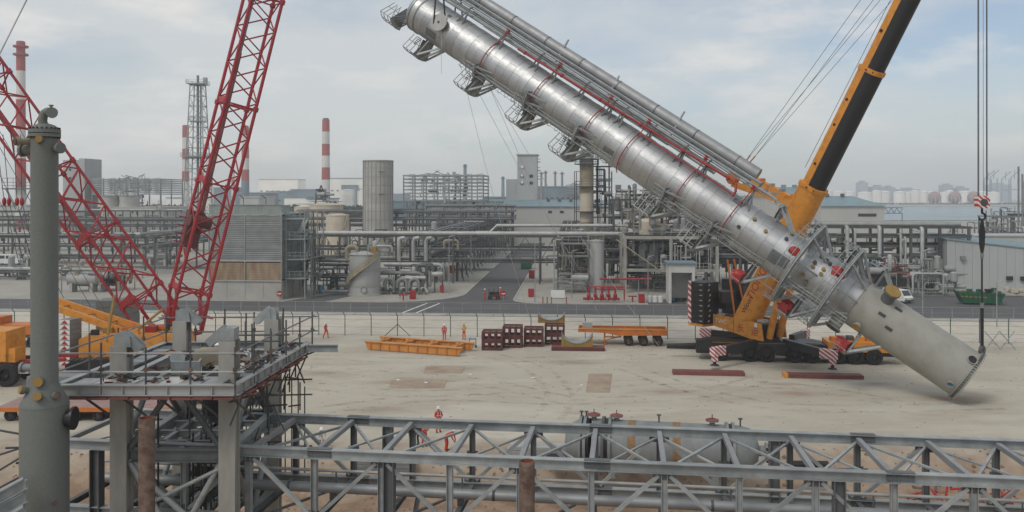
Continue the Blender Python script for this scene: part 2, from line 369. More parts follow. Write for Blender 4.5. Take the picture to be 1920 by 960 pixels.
# wheel ruts pressed into the sand by the lorries
mt_ = mat('rut', (.30, .235, .165), .95, v=.1, sc=.6); tt_ = mt_.node_tree; bb_ = tt_.nodes['Principled BSDF']; gg_ = N('ShaderNodeNewGeometry', tt_); nn_ = N('ShaderNodeTexNoise', tt_); nn_.inputs['Scale'].default_value = .8; nn_.inputs['Detail'].default_value = 7; nn_.inputs['Roughness'].default_value = .75; tt_.links.new(gg_.outputs['Position'], nn_.inputs[0]); tt_.links.new(ramp(tt_, nn_.outputs[0], [(.47, 0.), (.72, .42)]).outputs[0], bb_.inputs['Alpha'])
def rut(pts, z):
    b = MB(); P_ = [gnd(x, y) for x, y in pts]; Q_ = []
    for i in range(len(P_) - 1):
        for k in range(8):
            f = k / 8; a, c = P_[i], P_[i + 1]; p0 = P_[max(i - 1, 0)]; p3 = P_[min(i + 2, len(P_) - 1)]
            Q_.append(.5 * ((2 * a) + (c - p0) * f + (2 * p0 - 5 * a + 4 * c - p3) * f * f + (3 * a - p0 - 3 * c + p3) * f ** 3))
    for off in (-1.05, 1.05):
        L_, R_ = [], []
        for i, q in enumerate(Q_):
            tv = (Q_[min(i + 1, len(Q_) - 1)] - Q_[max(i - 1, 0)]).normalized(); nv = V((-tv.y, tv.x, 0)); L_.append(q + nv * (off - .28)); R_.append(q + nv * (off + .28))
        b.add([V((p.x, p.y, z)) for p in L_ + R_], [(i, i + 1, len(L_) + i + 1, len(L_) + i) for i in range(len(L_) - 1)])
    b.obj('wheel_ruts', 'rut', kind='structure')
for k_, pts_ in enumerate((((560, 668), (800, 676), (1100, 672), (1250, 668)), ((560, 720), (760, 738), (1000, 728), (1250, 716), (1500, 726), (1700, 760)), ((600, 770), (820, 745), (1050, 752), (1300, 740), (1460, 700)), ((1180, 690), (1300, 730), (1500, 765), (1900, 760)), ((540, 690), (700, 700), (900, 716), (1100, 760)), ((900, 662), (1000, 690), (1050, 740), (1020, 790)))): rut(pts_, .005 + .0015 * k_)
# shallow concrete drain between road and sand, one slab after another
for i in range(44):
    u = -140 + i * 6.4; block('drain_slab', 'concrete', None, pf(u, -1.0, .07), (6.3, 1.5, .14), -PY)['kind'] = 'structure'
for k, (dx) in enumerate((0, 1.9)):
    sheet('road_marking', 'whiteline', [pf(-15.6 + dx, .6), pf(-15.3 + dx, .6), pf(-13.6 + dx, 11.6), pf(-13.9 + dx, 11.6)], .026)
# the sea on the right and the far shore
mat('water', (.10, .165, .19), .22, v=.05, sc=.02, bump=.25, bs=.25, spec=.5)
sheet('sea', 'water', [(200, 540), (1900, 500), (1900, 1180), (230, 1180)], .3)
mat('shore', (.42, .40, .35), .9, v=.15, sc=.01, st=(1, 4, 1))
sheet('far_shore', 'shore', [(100, 1170), (2600, 1140), (2600, 2600), (100, 2600)], .5)
# ---------------------------------------------------------------- the distillation column being lifted
C_BASE = at(1815, 705, 67.5); C_TOP = at(790, 24, 93.0)
def column():
    d = (C_TOP - C_BASE).normalized(); L = (C_TOP - C_BASE).length
    mid = (C_BASE + C_TOP) / 2; c = (V((0, 0, H)) - mid); c = (c - d * c.dot(d)).normalized(); u = d.cross(c)
    Mx = Matrix((c, u, d)).transposed().to_4x4(); Mx.translation = C_BASE
    def s_at(px, py):
        best = None
        for i in range(1301):
            s = L * (i / 1000 - .1); p = C_BASE + d * s; x = 960 + p.x * F / p.y; y = YH - (p.z - H) * F / p.y
            # distance measured along the axis direction in the picture
            e = abs((px - x) * .835 + (py - y) * .55)
            if best is None or e < best[0]: best = (e, s)
        return best[1]
    t = thing('distillation_column', 'huge silver insulated steel column hanging at a slant between two cranes', 'column')
    P = lambda r, th, s: V((r * math.cos(rad(th)), r * math.sin(rad(th)), s))
    RS, RC = 2.02, 2.10
    s_sk = s_at(1612, 560)
    # bare painted skirt
    b = MB(); b.lathe([(RS - .05, 0.0), (RS, 0.0), (RS, s_sk + .6), (RS - .05, s_sk + .6)], 64); sk = b.obj('skirt', 'skirt', t)
    b = MB(); b.lathe([(RS - .06, .02), (RS - .06, s_sk)], 48); b.obj('skirt_lining', 'pipedark', sk)
    b = MB(); b.lathe([(RS - .15, -.12), (RS + .2, -.12), (RS + .2, 0.0), (RS - .15, 0.0), (RS - .15, -.12)], 64); b.obj('base_ring', 'skirt', t)
    b = MB(); b.lathe([(RS + .001, .24), (RS + .15, .24), (RS + .15, .29), (RS + .001, .29)], 64); b.obj('chair_ring', 'skirt', t)
    for i in range(56):
        p = P(RS + .09, i * 360 / 56, .21); beam('gusset', 'pipegrey', t, P(RS + .08, i * 360 / 56, 0), P(RS + .08, i * 360 / 56, .24), .05, .14, p - V((0, 0, p.z)))
    # skirt openings: collars with dark holes
    for px, py, th, r in ((1815, 678, 36, .34), (1781, 720, -38, .22), (1660, 625, -10, .1), (1648, 600, 8, .1), (1677, 590, 42, .12)):
        s = s_at(px, py); a = P(RS - .02, th, s); n_ = P(1, th, 0)
        if r > .2:
            b = MB(); b.lathe([(r, 0), (r, .16), (r + .05, .16), (r + .05, 0)], 20, a, n_); o = b.obj('skirt_opening', 'skirt', t)
            b = MB(); b.lathe([(.001, .05), (r, .05)], 20, a, n_); b.obj('hole', 'black' if r > .3 else 'blueplastic', o)
        else:
            beam('earth_lug', 'pipedark', t, P(RS - .02, th, s - .3), P(RS - .02, th, s + .3), .25, .12, n_)
    # aluminium jacket, band after band, seams lapped
    s0 = s_sk + .0; nb = 54; hb = (L - s0) / nb
    for i in range(nb):
        a, z = s0 + i * hb, s0 + (i + 1) * hb; r = RC + (.022 if i % 2 else 0.0) + R.uniform(-.004, .004)
        b = MB(); b.lathe([(r - .03, a + .01), (r, a + .01), (r, z - .012), (r + .012, z - .01), (r + .012, z), (r - .03, z)], 56); bo = b.obj('cladding_band', 'alu', t)
        th = R.uniform(-60, 50)
        for q in range(3):
            tq = th + q * 40 + R.uniform(-4, 4); tq = (tq + 85) % 170 - 85
            bar('lap_seam', 'alu_dull', bo, P(r + .004, tq, a + .03), P(r + .004, tq, z - .03), .016, 4)
    b = MB(); b.lathe([(RC * math.cos(rad(a)), L + 1.05 * math.sin(rad(a))) for a in range(0, 91, 10)], 56); b.obj('top_head', 'alu', t)
    for k, ss in enumerate((L - .1, L - .9)):
        b = MB(); b.lathe([(RC + .01, ss), (RC + .09, ss), (RC + .09, ss + .16), (RC + .01, ss + .16)], 56); b.obj('stiffening_ring', 'alu_dull', t)
    # grey patches where jacket sheets are still missing
    for px, py, th, w_, h_ in ((828, 62, -38, 22, 1.5), (1450, 512, -20, 32, 1.7), (1390, 380, 48, 16, 1.0), (1145, 300, -30, 14, 1.2), (870, 20, 40, 10, .5), (855, 28, 20, 6, .4)):
        s = s_at(px, py); b = MB(); b.lathe([(RC + .028, s - h_ / 2), (RC + .028, s + h_ / 2)], 8, a0=0, a1=rad(w_))
        vs = b.v; b2 = MB(); ang = rad(th - w_ / 2)
        x_, y_, z_, _ = frm(V((0, 0, 0)), UP)
        b2.v = [tuple(Matrix.Rotation(ang - math.atan2(x_.y, x_.x), 3, 'Z') @ V(p)) for p in vs]; b2.f = b.f; b2.obj('open_jacket_patch', 'galv_dark', t)
    # --- piping along the upper side
    sA, sB = s_at(1396, 350), L + 4
    b = MB(); xx, yy = -.6, 4.6
    b.pipe([V((xx, yy, sA - .2)), V((xx, yy, sA + .6)), V((xx, yy, sB))], .60, 20); b.obj('vapour_line', 'alu_dull', t)
    for k in range(9):
        s = sA + 2 + k * 4.6
        if s < L: b = MB(); b.lathe([(.605, s), (.625, s), (.625, s + .12), (.605, s + .12)], 18, (xx, yy, 0)); b.obj('pipe_clip', 'galv_dark', t)
    for (x1, y1, r, sa, sb) in ((.5, 3.55, .13, sA - 3, L + 2), (.2, 3.95, .10, sA - 1, L + 2), (.75, 3.2, .085, sA + 6, L - 6), (-.1, 3.0, .16, sA + 2, L), (1.0, 2.75, .06, sA + 3, L - 2), (.35, 3.3, .07, sA - 2, L - 3), (-.4, 3.6, .09, sA + 1, L + 1), (.1, 2.65, .2, sA + 3, L - 1), (-.2, 3.75, .17, sA, L + 2), (.6, 2.45, .1, sA + 8, L - 8), (.3, 4.05, .08, sA - 1, L + 2)):
        bar('riser_pipe', 'galv', t, V((x1, y1, sa)), V((x1, y1, sb)), r, 8)
    rp = s_at(978, 103); re = s_at(1385, 352)
    b = MB(); b.pipe([V((1.25, 2.35, rp)), V((1.25, 2.85, re + .8)), V((1.25, 2.75, re + .2)), V((1.5, 2.2, re - .2)), V((1.75, 1.75, re - .3))], .115, 10); b.obj('red_water_main', 'redpipe', t)
    r2a, r2b = s_at(1200, 285), s_at(1345, 400)
    b = MB(); b.pipe([V((1.5, 1.95, r2a + .5)), V((1.75, 1.85, r2a)), V((1.75, 1.85, r2b)), V((1.72, 1.75, re - .3)), V((1.5, 2.2, re - .2))], .075, 8); b.obj('red_branch_pipe', 'redpipe', t)
    for k in range(6):
        s = rp - 1 - k * (rp - re - 2) / 5; bar('pipe_flange', 'redpipe', t, V((1.25, 2.4 + .08 * k, s)), V((1.25, 2.4 + .08 * k, s + .16)), .2, 8)
    # red spray rings round the shell
    for (px, py), th1 in zip(((926, 117), (1022, 180), (1115, 244), (1182, 292), (1281, 368), (1371, 418)), (-75, -95, -110, -80, -100, -80)):
        s = s_at(px, py); rr = RC + .28
        pts = [V((1.0, 3.35, s)), V((1.15, 2.6, s))] + [P(rr, a, s) for a in range(58, th1, -8)]
        if th1 < -90: pts += [P(rr + .9, th1 - 4, s - .1), P(rr + 1.3, th1 + 6, s + .3)]
        b = MB(); b.pipe(pts, .05, 6); o = b.obj('spray_ring', 'redpipe', t)
        for a in (50, 5, -45): bar('pipe_clamp', 'redpipe', o, P(RC, a, s), P(rr + .06, a, s), .045, 6)
        for q in (0, 1): bar('valve', 'redpipe', o, V((1.0 + q * .16, 3.2 + q * .25, s - .18)), V((1.0 + q * .16, 3.2 + q * .25, s + .18)), .11, 6)
    # supports that carry the risers: pairs of splayed struts
    for px, py in ((878, 45), (950, 85), (1012, 130), (1052, 140), (1102, 175), (1155, 205), (1165, 235), (1225, 255), (1280, 300), (1320, 330), (1400, 390)):
        s = s_at(px, py - 10); g = MB()
        for ds in (-.05, .75): g.beam(P(RC - .03, 38, s - ds - .1), V((.9, 3.1, s - .1)), .09, .16)
        g.beam(V((.9, 3.1, s - .1)), P(RC, 75, s - .1), .09, .14); g.beam(V((.9, 3.1, s - .1)), V((-.3, 4.3, s - .1)), .09, .14); g.obj('pipe_bracket', 'steelgrey', t)
    for k, (px, py) in enumerate(((1065, 120), (1275, 265), (1165, 180))):
        s = s_at(px, py - 40); beam('pipe_clamp_post', 'galv', t, V((-.1, 3.4, s)), V((-.25, 5.9 if k < 2 else 5.5, s + .25)), .22, .12)
    # --- platforms
    def deck(name, s, r0, r1, a0, a1, m='galv', hand=True, brackets=True, kick=True, hh=1.1, rm='galv', rw=.033):
        n = max(4, int((a1 - a0) / 9)); b = MB()
        x_, y_, z_, _ = frm(V((0, 0, 0)), UP); base = math.degrees(math.atan2(x_.y, x_.x))
        b.lathe([(r0, s - .05), (r1, s - .05), (r1, s + .05), (r0, s + .05), (r0, s - .05)], n, a0=rad(a0 - base), a1=rad(a1 - base)); o = b.obj(name, m, t)
        if kick:
            b = MB(); b.pipe([P(r1 - .03, a0 + (a1 - a0) * i / n, s + .12) for i in range(n + 1)], .06, 4); b.obj('toe_board', 'galv', o)
        if hand:
            for h in ((.55, 1.1) if hh < 1.3 else (.6, 1.2, hh)):
                b = MB(); b.pipe([P(r1 - .05, a0 + (a1 - a0) * i / n, s + h) for i in range(n + 1)], rw, 5); b.obj('handrail', rm, o)
                for ae in ((a0, a1) if hh > 1.3 else ()): bar('end_rail', rm, o, P(r0 + .3, ae, s + h), P(r1 - .05, ae, s + h), rw, 5)
            m_ = max(2, int((a1 - a0) / 16))
            for i in range(m_ + 1):
                a = a0 + (a1 - a0) * i / m_; bar('rail_post', rm, o, P(r1 - .05, a, s), P(r1 - .05, a, s + hh), rw, 5)
            for ae in ((a0, a1) if hh > 1.3 else ()): bar('rail_post', rm, o, P((r0 + r1) / 2, ae, s), P((r0 + r1) / 2, ae, s + hh), rw, 5)
        if brackets:
            m_ = max(2, int((a1 - a0) / 34))
            for i in range(m_ + 1):
                a = a0 + 4 + (a1 - a0 - 8) * i / m_
                g = MB(); g.beam(P(RC - .05, a, s - .14), P(r1 - .1, a, s - .14), .09, .16); g.beam(P(RC - .05, a, s - 1.9), P(r1 - .25, a, s - .2), .14, .2); g.obj('deck_bracket', 'galv', o)
        return o
    for px, py, a0, a1, r1 in ((803, 84, -108, -70, 4.35), (900, 150, -108, -68, 4.35), (998, 212, -108, -66, 4.2), (1078, 276, -110, -64, 4.3), (1245, 375, -112, -72, 4.2), (1330, 432, -112, -72, 4.3)):
        o = deck('access_platform', s_at(px, py), RC + .05, r1, a0, a1, hh=1.7, rm='pipelight', rw=.045)
        s = s_at(px, py)      # valve rack and closing plate on each platform
        b = MB(); b.beam(P(RC + .2, -98, s + .95), P(RC + 1.0, -98, s + .95), .3, .25, P(1, -98, 0)); b.obj('instrument_box', 'steelgrey', o)
        for q in range(5): bar('valve_stem', 'pipedark', o, P(RC + .3 + q * .2, -80, s + 1.0), P(RC + .3 + q * .2, -80, s + 1.35), .05, 5)
    for px, py, a0, a1, r1 in ((1000, 200, -60, -12, 2.95), (1092, 262, -58, -14, 2.95), (905, 140, -64, -30, 2.9), (1255, 372, -72, -22, 3.0), (1345, 430, -72, -24, 3.1)): deck('side_platform', s_at(px, py), RC + .04, r1, a0, a1)
    s1, s2 = s_at(1503, 491), s_at(1566, 548)
    deck('ring_platform', s1, RC + .45, 4.0, -118, 118); deck('ring_platform', s2, RC + .5, 4.05, -112, 112)
    s3, s4 = s_at(1445, 452), s_at(1640, 600)
    o3 = deck('lower_platform', s_at(1520, 535), RC + .3, 4.5, -122, -72); o4 = deck('lower_platform', s_at(1632, 598), RC + .1, 4.2, -118, -66)
    o5 = deck('lower_platform', s3, RC + .2, 4.3, -120, -78)
    deck('upper_platform', s_at(1565, 525), RC + .3, 3.9, 66, 112); deck('upper_platform', s_at(1618, 560), RC + .3, 3.8, 62, 112); deck('upper_platform', s_at(1445, 425), RC + .3, 3.6, 60, 110)
    # red covers bundled on the platforms
    for o, s, th, r_ in ((o3, s_at(1520, 535), -80, 3.7), (o4, s_at(1632, 598), -80, 3.6), (o5, s3, -84, 3.8), (None, s1, 12, 3.2), (None, s2, 20, 3.3)):
        b = MB(); b.ball((0, 0, 0), .5, 12); rng = random.Random(int(th * 7 + s * 10))
        b.v = [tuple(P(r_, th, s + .5) + V((p[0] * .75, p[1] * 1.15, p[2] * 1.5)) * (1 + 1.1 * mnoise.noise(V(p) * 4 + V((s, th, 0)))) * (.9 if o else .65)) for p in b.v]; b.obj('red_cover', 'red', o or t)
    # caged ladders on the camera side
    def ladder(px0, py0, px1, py1, th, r=.0):
        sa, sb = sorted((s_at(px0, py0), s_at(px1, py1))); rr = RC + .22 + r; w_ = 6.5
        b = MB()
        for q in (-w_, w_): b.beam(P(rr, th + q, sa), P(rr, th + q, sb), .06, .06)
        k = sa
        while k < sb: b.tube(P(rr, th - w_, k), P(rr, th + w_, k), .018, n=4); k += .32
        o = b.obj('ladder', 'galv', t)
        cx = P(rr + .35, th, 0); tv = V((-math.sin(rad(th)), math.cos(rad(th)), 0)); nv = P(1, th, 0)
        g = MB(); k = sa + .3
        while k < sb:
            g.pipe([cx + V((0, 0, k)) + tv * (.42 * math.cos(a)) + nv * (.5 * math.sin(a) - .05) for a in [math.pi * (-.25 + 1.5 * i / 8) for i in range(9)]], .025, 4); k += .9
        for a in (0.1, .5, .9): g.beam(cx + V((0, 0, sa)) + tv * (.42 * math.cos(a * math.pi)) + nv * (.5 * math.sin(a * math.pi) - .05), cx + V((0, 0, sb)) + tv * (.42 * math.cos(a * math.pi)) + nv * (.5 * math.sin(a * math.pi) - .05), .04, .02)
        g.obj('safety_cage', 'galv', o)
    ladder(888, 110, 990, 180, -48); ladder(985, 175, 1080, 250, -46); ladder(1075, 250, 1150, 310, -44); ladder(1240, 345, 1330, 415, -46); ladder(1330, 400, 1440, 490, -44); ladder(1500, 505, 1600, 585, -38, .6); ladder(1500, 430, 1540, 455, 62, .1)
    # nozzles
    def nozzle(px, py, th, r, h, m='skirt', cap=None, name='nozzle'):
        s = s_at(px, py); a = P(RS - .05, th, s); n_ = P(1, th, 0)
        b = MB(); b.lathe([(r, 0), (r, h - .14), (r * 1.3, h - .14), (r * 1.3, h), (.001, h)], 18, a, n_); o = b.obj(name, m, t)
        if cap: b = MB(); b.lathe([(.001, .0), (r * 1.22, .0), (r * 1.22, .05), (.001, .05)], 18, a + n_ * (h + .003), n_); b.obj('cover', cap, o)
    nozzle(1655, 572, 48, .52, 1.15, 'galv_dark', 'ochre', 'manway'); nozzle(1580, 590, -78, .55, 1.0, 'skirt', 'pipedark', 'manway')
    nozzle(1618, 600, -48, .28, .35, 'skirt', 'ochre')
    for px, py, th in ((1530, 497, 22), (1524, 508, 12), (1549, 505, 20), (1543, 516, 8), (1506, 522, -16), (1519, 527, -26), (1484, 474, 14), (1477, 452, 32), (1545, 478, 46), (1553, 487, 44), (1556, 498, 40), (1480, 450, 55), (1420, 415, 30), (1395, 425, -6), (1440, 440, 20)):
        nozzle(px, py, th, .13, .26, 'galv_dark', R.choice(('ochre', 'ochre', 'pipedark')))
    # lifting trunnions
    sT = s_at(848, 50)
    for sg in (1, -1):
        th = 4 if sg > 0 else 184; a = P(RC - .1, th, sT); n_ = P(1, th, 0)
        b = MB(); b.lathe([(.42, 0), (.42, .5), (.95, .5), (.95, .62), (.001, .62)], 28, a, n_); o = b.obj('lifting_trunnion', 'pipelight', t)
        b = MB(); b.lathe([(.001, .0), (.14, .0)], 16, a + n_ * .63, n_); b.obj('pin_hole', 'black', o)
    # stair head beyond the top end
    deck('top_platform', L + 1.6, .6, 3.0, -100, -50, brackets=False, hh=1.7, rm='pipelight', rw=.045)
    g = MB()
    for q in range(6): g.beam(P(1.3, -95 + q * 9, L + .5), P(2.6, -95 + q * 9, L + 1.5), .08, .12, V((0, 0, 1)))
    g.obj('top_bracket', 'galv_dark', t)
    t.matrix_world = Mx
    W = lambda p: Mx @ p
    return dict(trun=[W(P(RC + .25, 4, sT)), W(P(RC + .25, 184, sT))], tail=W(P(RS + .15, 84, .25)), W=W, P=P, s_at=s_at, RC=RC)
CI = column()
# slings from both trunnions up towards the hook of the red crane
HK = (CI['trun'][0] + CI['trun'][1]) / 2 + V((0, 0, 26))
for k, p in enumerate(CI['trun']):
    t = thing('wire_sling', ('black doubled wire sling looped round the near trunnion of the slanted column' if k == 0 else 'black doubled wire sling on the far trunnion of the slanted column'), 'sling', p)
    for q in (-1, 1):
        e = CI['W'](V((0, 0, 0))) * 0; o = V((.62 * q, 0, 0))
        bar('rope', 'black', t, p + o + V((0, 0, -.0)), p + V((.18 * q, .0, 5.5)), .085, 8)
    bar('rope', 'black', t, p + V((0, 0, 5.5)), HK + V((0, 0, -1.2)), .11, 8)
    b = MB(); b.pipe([p + V((.62 * math.cos(a), 0, .62 * math.sin(a))) for a in [math.pi * (1 + i / 10) for i in range(11)]], .085, 8); b.obj('loop', 'black', t)
# ---------------------------------------------------------------- striped paint used on warning boards
def stripe_mat(name, c1, c2, vec, freq, fr=.5):
    m = bpy.data.materials.new(name); m.use_nodes = True; t = m.node_tree; L = t.links; b = t.nodes['Principled BSDF']; b.inputs['Roughness'].default_value = .5
    g = N('ShaderNodeNewGeometry', t); d = N('ShaderNodeVectorMath', t, operation='DOT_PRODUCT'); L.new(g.outputs['Position'], d.inputs[0]); d.inputs[1].default_value = vec
    f = N('ShaderNodeMath', t, operation='MULTIPLY'); L.new(d.outputs['Value'], f.inputs[0]); f.inputs[1].default_value = freq
    h = N('ShaderNodeMath', t, operation='FRACT'); L.new(f.outputs[0], h.inputs[0]); k = N('ShaderNodeMath', t, operation='GREATER_THAN'); L.new(h.outputs[0], k.inputs[0]); k.inputs[1].default_value = fr
    mi = N('ShaderNodeMix', t, data_type='RGBA'); L.new(k.outputs[0], mi.inputs[0]); mi.inputs[6].default_value = (*c1, 1); mi.inputs[7].default_value = (*c2, 1); L.new(mi.outputs[2], b.inputs['Base Color']); MATS[name] = m
stripe_mat('stripes', (.45, .05, .05), (.72, .69, .66), (.9, 0, 1.0), 2.6)
stripe_mat('stripes_wide', (.45, .05, .05), (.72, .69, .66), (.7, 0, .7), 2.4)
def lettering(txt, m, parent, p, xd, yd, size, name='lettering'):
    cu = bpy.data.curves.new(name, 'FONT'); cu.body = txt; cu.size = size; cu.extrude = .004; cu.materials.append(MATS[m]); cu.align_x = 'CENTER'; cu.align_y = 'CENTER'
    co = bpy.data.objects.new(name, cu); COL.objects.link(co); me = bpy.data.meshes.new_from_object(co.evaluated_get(bpy.context.evaluated_depsgraph_get())); bpy.data.objects.remove(co); me.materials.clear(); me.materials.append(MATS[m])
    o = bpy.data.objects.new(name, me); COL.objects.link(o); x = V(xd).normalized(); z = x.cross(V(yd)).normalized(); y = z.cross(x)
    o.rotation_mode = 'QUATERNION'; o.rotation_quaternion = Matrix((x, y, z)).transposed().to_quaternion(); o.location = V(p) + z * .012; return _par(o, parent)
def wheel(parent, c, ax, r=.7, w=.45, m='rubber', rim='steelgrey', name='wheel'):
    ax = V(ax).normalized(); c = V(c); b = MB()
    b.lathe([(r * .55, -w / 2), (r * .9, -w / 2), (r, -w * .36), (r, w * .36), (r * .9, w / 2), (r * .55, w / 2), (r * .55, -w / 2)], 24, c, ax); o = b.obj(name, m, parent)
    b = MB(); b.lathe([(.001, w * .28), (r * .2, w * .34), (r * .24, w * .2), (r * .5, w * .1), (r * .56, w * .45)], 20, c, ax); b.lathe([(.001, -w * .28), (r * .2, -w * .34), (r * .5, -w * .1), (r * .56, -w * .45)], 20, c, ax); b.obj('rim', rim, o); return o
# ---------------------------------------------------------------- yellow all-terrain crane holding the tail
def yellow_crane():
    e = V((.9895, -.1447, 0)); n = V((.1447, .9895, 0)); O = V((20.7, 84.6, 0)) + n * 1.45
    t = thing('mobile_crane', 'yellow mobile crane with black telescopic boom, standing on outriggers behind the column', 'crane', O)
    A = lambda a, b_, z: O + e * a + n * b_ + UP * z
    rz = math.atan2(e.y, e.x)
    # carrier
    b = MB()
    b.prism([A(-2.2, -1.4, .95), A(10.2, -1.4, .95), A(10.2, -1.4, 1.75), A(9.3, -1.4, 1.95), A(-1.2, -1.4, 1.95), A(-2.2, -1.4, 1.6)], n * 2.8); ch = b.obj('chassis', 'blackpaint', t)
    for (q, z, m) in ((1.42, 1.86, 'ochre'),): beam('trim_strip', m, ch, A(-.8, -q, z), A(9.4, -q, z), .03, .06)
    b = MB(); b.prism([A(10.2, -1.4, 1.2), A(16.2, -1.4, 1.2), A(17.2, -1.4, .75), A(17.2, -1.4, .95), A(16.0, -1.4, 1.75), A(15.6, -1.4, 2.15), A(10.2, -1.4, 2.15)], n * 2.8); fr = b.obj('front_body', 'yellow', t)
    b = MB(); b.box(A(13.4, 0, 1.05), (7.6, 2.4, .5), rz); b.obj('front_frame', 'blackpaint', t)
    b = MB(); b.prism([A(14.4, .1, 2.15), A(17.0, .1, 1.25), A(17.0, .1, 2.4), A(16.3, .1, 3.0), A(14.4, .1, 3.0)], n * 1.3); cb = b.obj('driver_cab', 'yellow', t)
    b = MB(); b.prism([A(14.7, .085, 2.45), A(16.5, .085, 2.3), A(16.15, .085, 2.9), A(14.7, .085, 2.9)], n * .01); b.obj('cab_window', 'glass', cb)
    for a in (-.05, 2.85, 4.45, 7.05, 8.75, 11.1, 12.8, 14.5):
        for q in (-1.25, 1.25): wheel(t, A(a, q, .8), -n if q < 0 else n, .8, .5, 'rubber', 'blackpaint')
    for a in (1.4, 5.8, 10.0): block('fender_box', 'blackpaint', t, A(a, -1.1, 1.0), (.9, .5, .7), rz)
    for k in range(5): block('deck_gear', ('orange', 'pipegrey', 'steelgrey', 'yellow', 'orange')[k], t, A(10.9 + k * .85, -.5 + .35 * (k % 3), 2.35), (.6, .9, .4 + .12 * (k % 2)), rz)
    b = MB(); b.tube(A(-2.2, -.2, 1.35), A(-5.2, -.3, 1.2), .22, n=14); b.obj('tail_beam', 'blackpaint', t)
    block('tail_box', 'blackpaint', t, A(-1.6, -.6, 1.35), (1.5, 1.2, 1.3), rz)
    # outriggers
    for k, (p0, pend, g) in enumerate(((A(3.6, -1, 1.9), gnd(1340, 693), 0), (A(6.2, -1, 1.9), gnd(1561, 700), 1), (A(3.2, 1, 2.0), gnd(1320, 652), 0), (A(7.2, 1, 2.0), gnd(1512, 654), 1))):
        top = pend + UP * 1.75; hd = (top - p0); hd.z = 0; hd.normalize()
        o = MB().beam(p0, top - UP * .1, .55, .75).obj('outrigger_beam', 'blackpaint', t)
        beam('warning_box', 'stripes', o, top - hd * 1.3 - UP * .05, top + hd * .35 - UP * .05, .62, .82)
        b = MB(); b.tube(top + UP * .3, pend + UP * .75, .24, n=12); b.tube(pend + UP * .75, pend + UP * .45, .15, n=12); b.tube(pend + UP * .5, pend + UP * .36, .34, .45, 14); b.obj('jack', 'blackpaint', o)
        beam('warning_sleeve', 'stripes', o, top - UP * .95, top - UP * .25, .52, .52)
        b = MB(); b.tube(pend + UP * .345, pend + UP * .40, .5, n=14); b.obj('foot_plate', 'pipelight', o)
    # superstructure
    S = A(4.4, 0, 0); tail = CI['tail']; tip = V((tail.x + .1, tail.y + .2, 43.5)); foot = at(1403, 598, 86)
    g = (tip - foot); g.z = 0; g.normalize(); h = V((-g.y, g.x, 0)); h = h if h.y > 0 else -h
    B = lambda a, b_, z: S + g * a + h * b_ + UP * z
    b = MB(); b.tube(B(0, 0, 1.9), B(0, 0, 2.3), 1.5, n=28); b.obj('slew_ring', 'black', t)
    for q in (-1.9, 1.7):
        b = MB(); b.prism([B(-5.0, q, 2.95), B(-2.2, q, 2.55), B(.0, q, 2.2), B(1.3, q, 2.2), B(1.05, q, 3.9), B(-5.0, q, 4.15)], h * .17); sp_ = b.obj('side_panel', 'yellow', t)
        if q < 0:
            beam('panel_seam', 'steelgrey', sp_, B(-2.3, q - .01, 2.6), B(-2.3, q - .01, 4.0), .04, .02, -h)
            lettering('TWC', 'white', sp_, B(-3.95, q, 3.5), g, UP, .65); lettering('长', 'red', sp_, B(-1.4, q, 3.1), g, UP, .95); lettering('运', 'red', sp_, B(.3, q, 2.95), g, UP, .95)
            beam('white_notice', 'white', sp_, B(.45, q - .015, 3.45), B(.45, q - .015, 3.85), .35, .02, -h)
    b = MB(); b.prism([B(-5.0, -1.4, 2.95), B(.9, -1.4, 2.35), B(.9, -1.4, 3.7), B(-5, -1.4, 3.9)], h * 2.8); b.obj('machinery_deck', 'black', t)
    for k in range(7): block('deck_cover', ('offwhite', 'steelgrey', 'oxide')[k % 3], t, B(-4.6 + k * .85, -.9 + .25 * (k % 2), 4.02), (.75, .8, .25), math.atan2(g.y, g.x))
    # ballast: tray and two stacks of slabs
    b = MB(); b.beam(B(-6.2, -3.2, 3.0), B(-6.2, 4.4, 3.0), 2.0, .25); b.obj('ballast_tray', 'yellow', t)
    for q, hh in ((-2.0, 8), (3.2, 8)):
        for k in range(8):
            z = 3.14 + k * .535
            b = MB(); b.beam(B(-6.2, q - 1.15, z + .262), B(-6.2, q + 1.15, z + .262), 2.1, .515); so_ = b.obj('ballast_slab', 'black', t)
            if q < 0:
                beam('number_plate', 'offwhite', so_, B(-5.7, q - 1.165, z + .3), B(-5.35, q - 1.165, z + .3), .02, .07); beam('slab_lug', 'offwhite', so_, B(-5.13, q - .5 + .1 * (k % 3), z + .2), B(-5.13, q - .3 + .1 * (k % 3), z + .36), .05, .1)
    for q in (-3.17,):
        b = MB(); b.beam(B(-7.05, q, 3.1), B(-7.05, q, 7.5), .05, .42, g); b.obj('warning_board', 'stripes_wide', t)
    for k in range(9): block('winch_gear', R.choice(('black', 'pipedark', 'steelgrey')), t, B(-5.4 + R.uniform(0, 1.6), -.4 + R.uniform(0, 3.0), 4.4 + R.uniform(0, 1.8)), (1.3, 1.3, 1.2), R.uniform(0, 1))
    bar('a_frame_strut', 'orange', t, B(-2.9, -1.0, 4.0), B(-4.2, -.6, 9.8), .1, 6); bar('a_frame_strut', 'orange', t, B(-2.9, .8, 4.0), B(-4.2, .4, 9.8), .1, 6)
    # boom
    D = (tip - foot).normalized(); kb = h.cross(D); kb = kb if kb.dot(g) > 0 else -kb; LB = (tip - foot).length
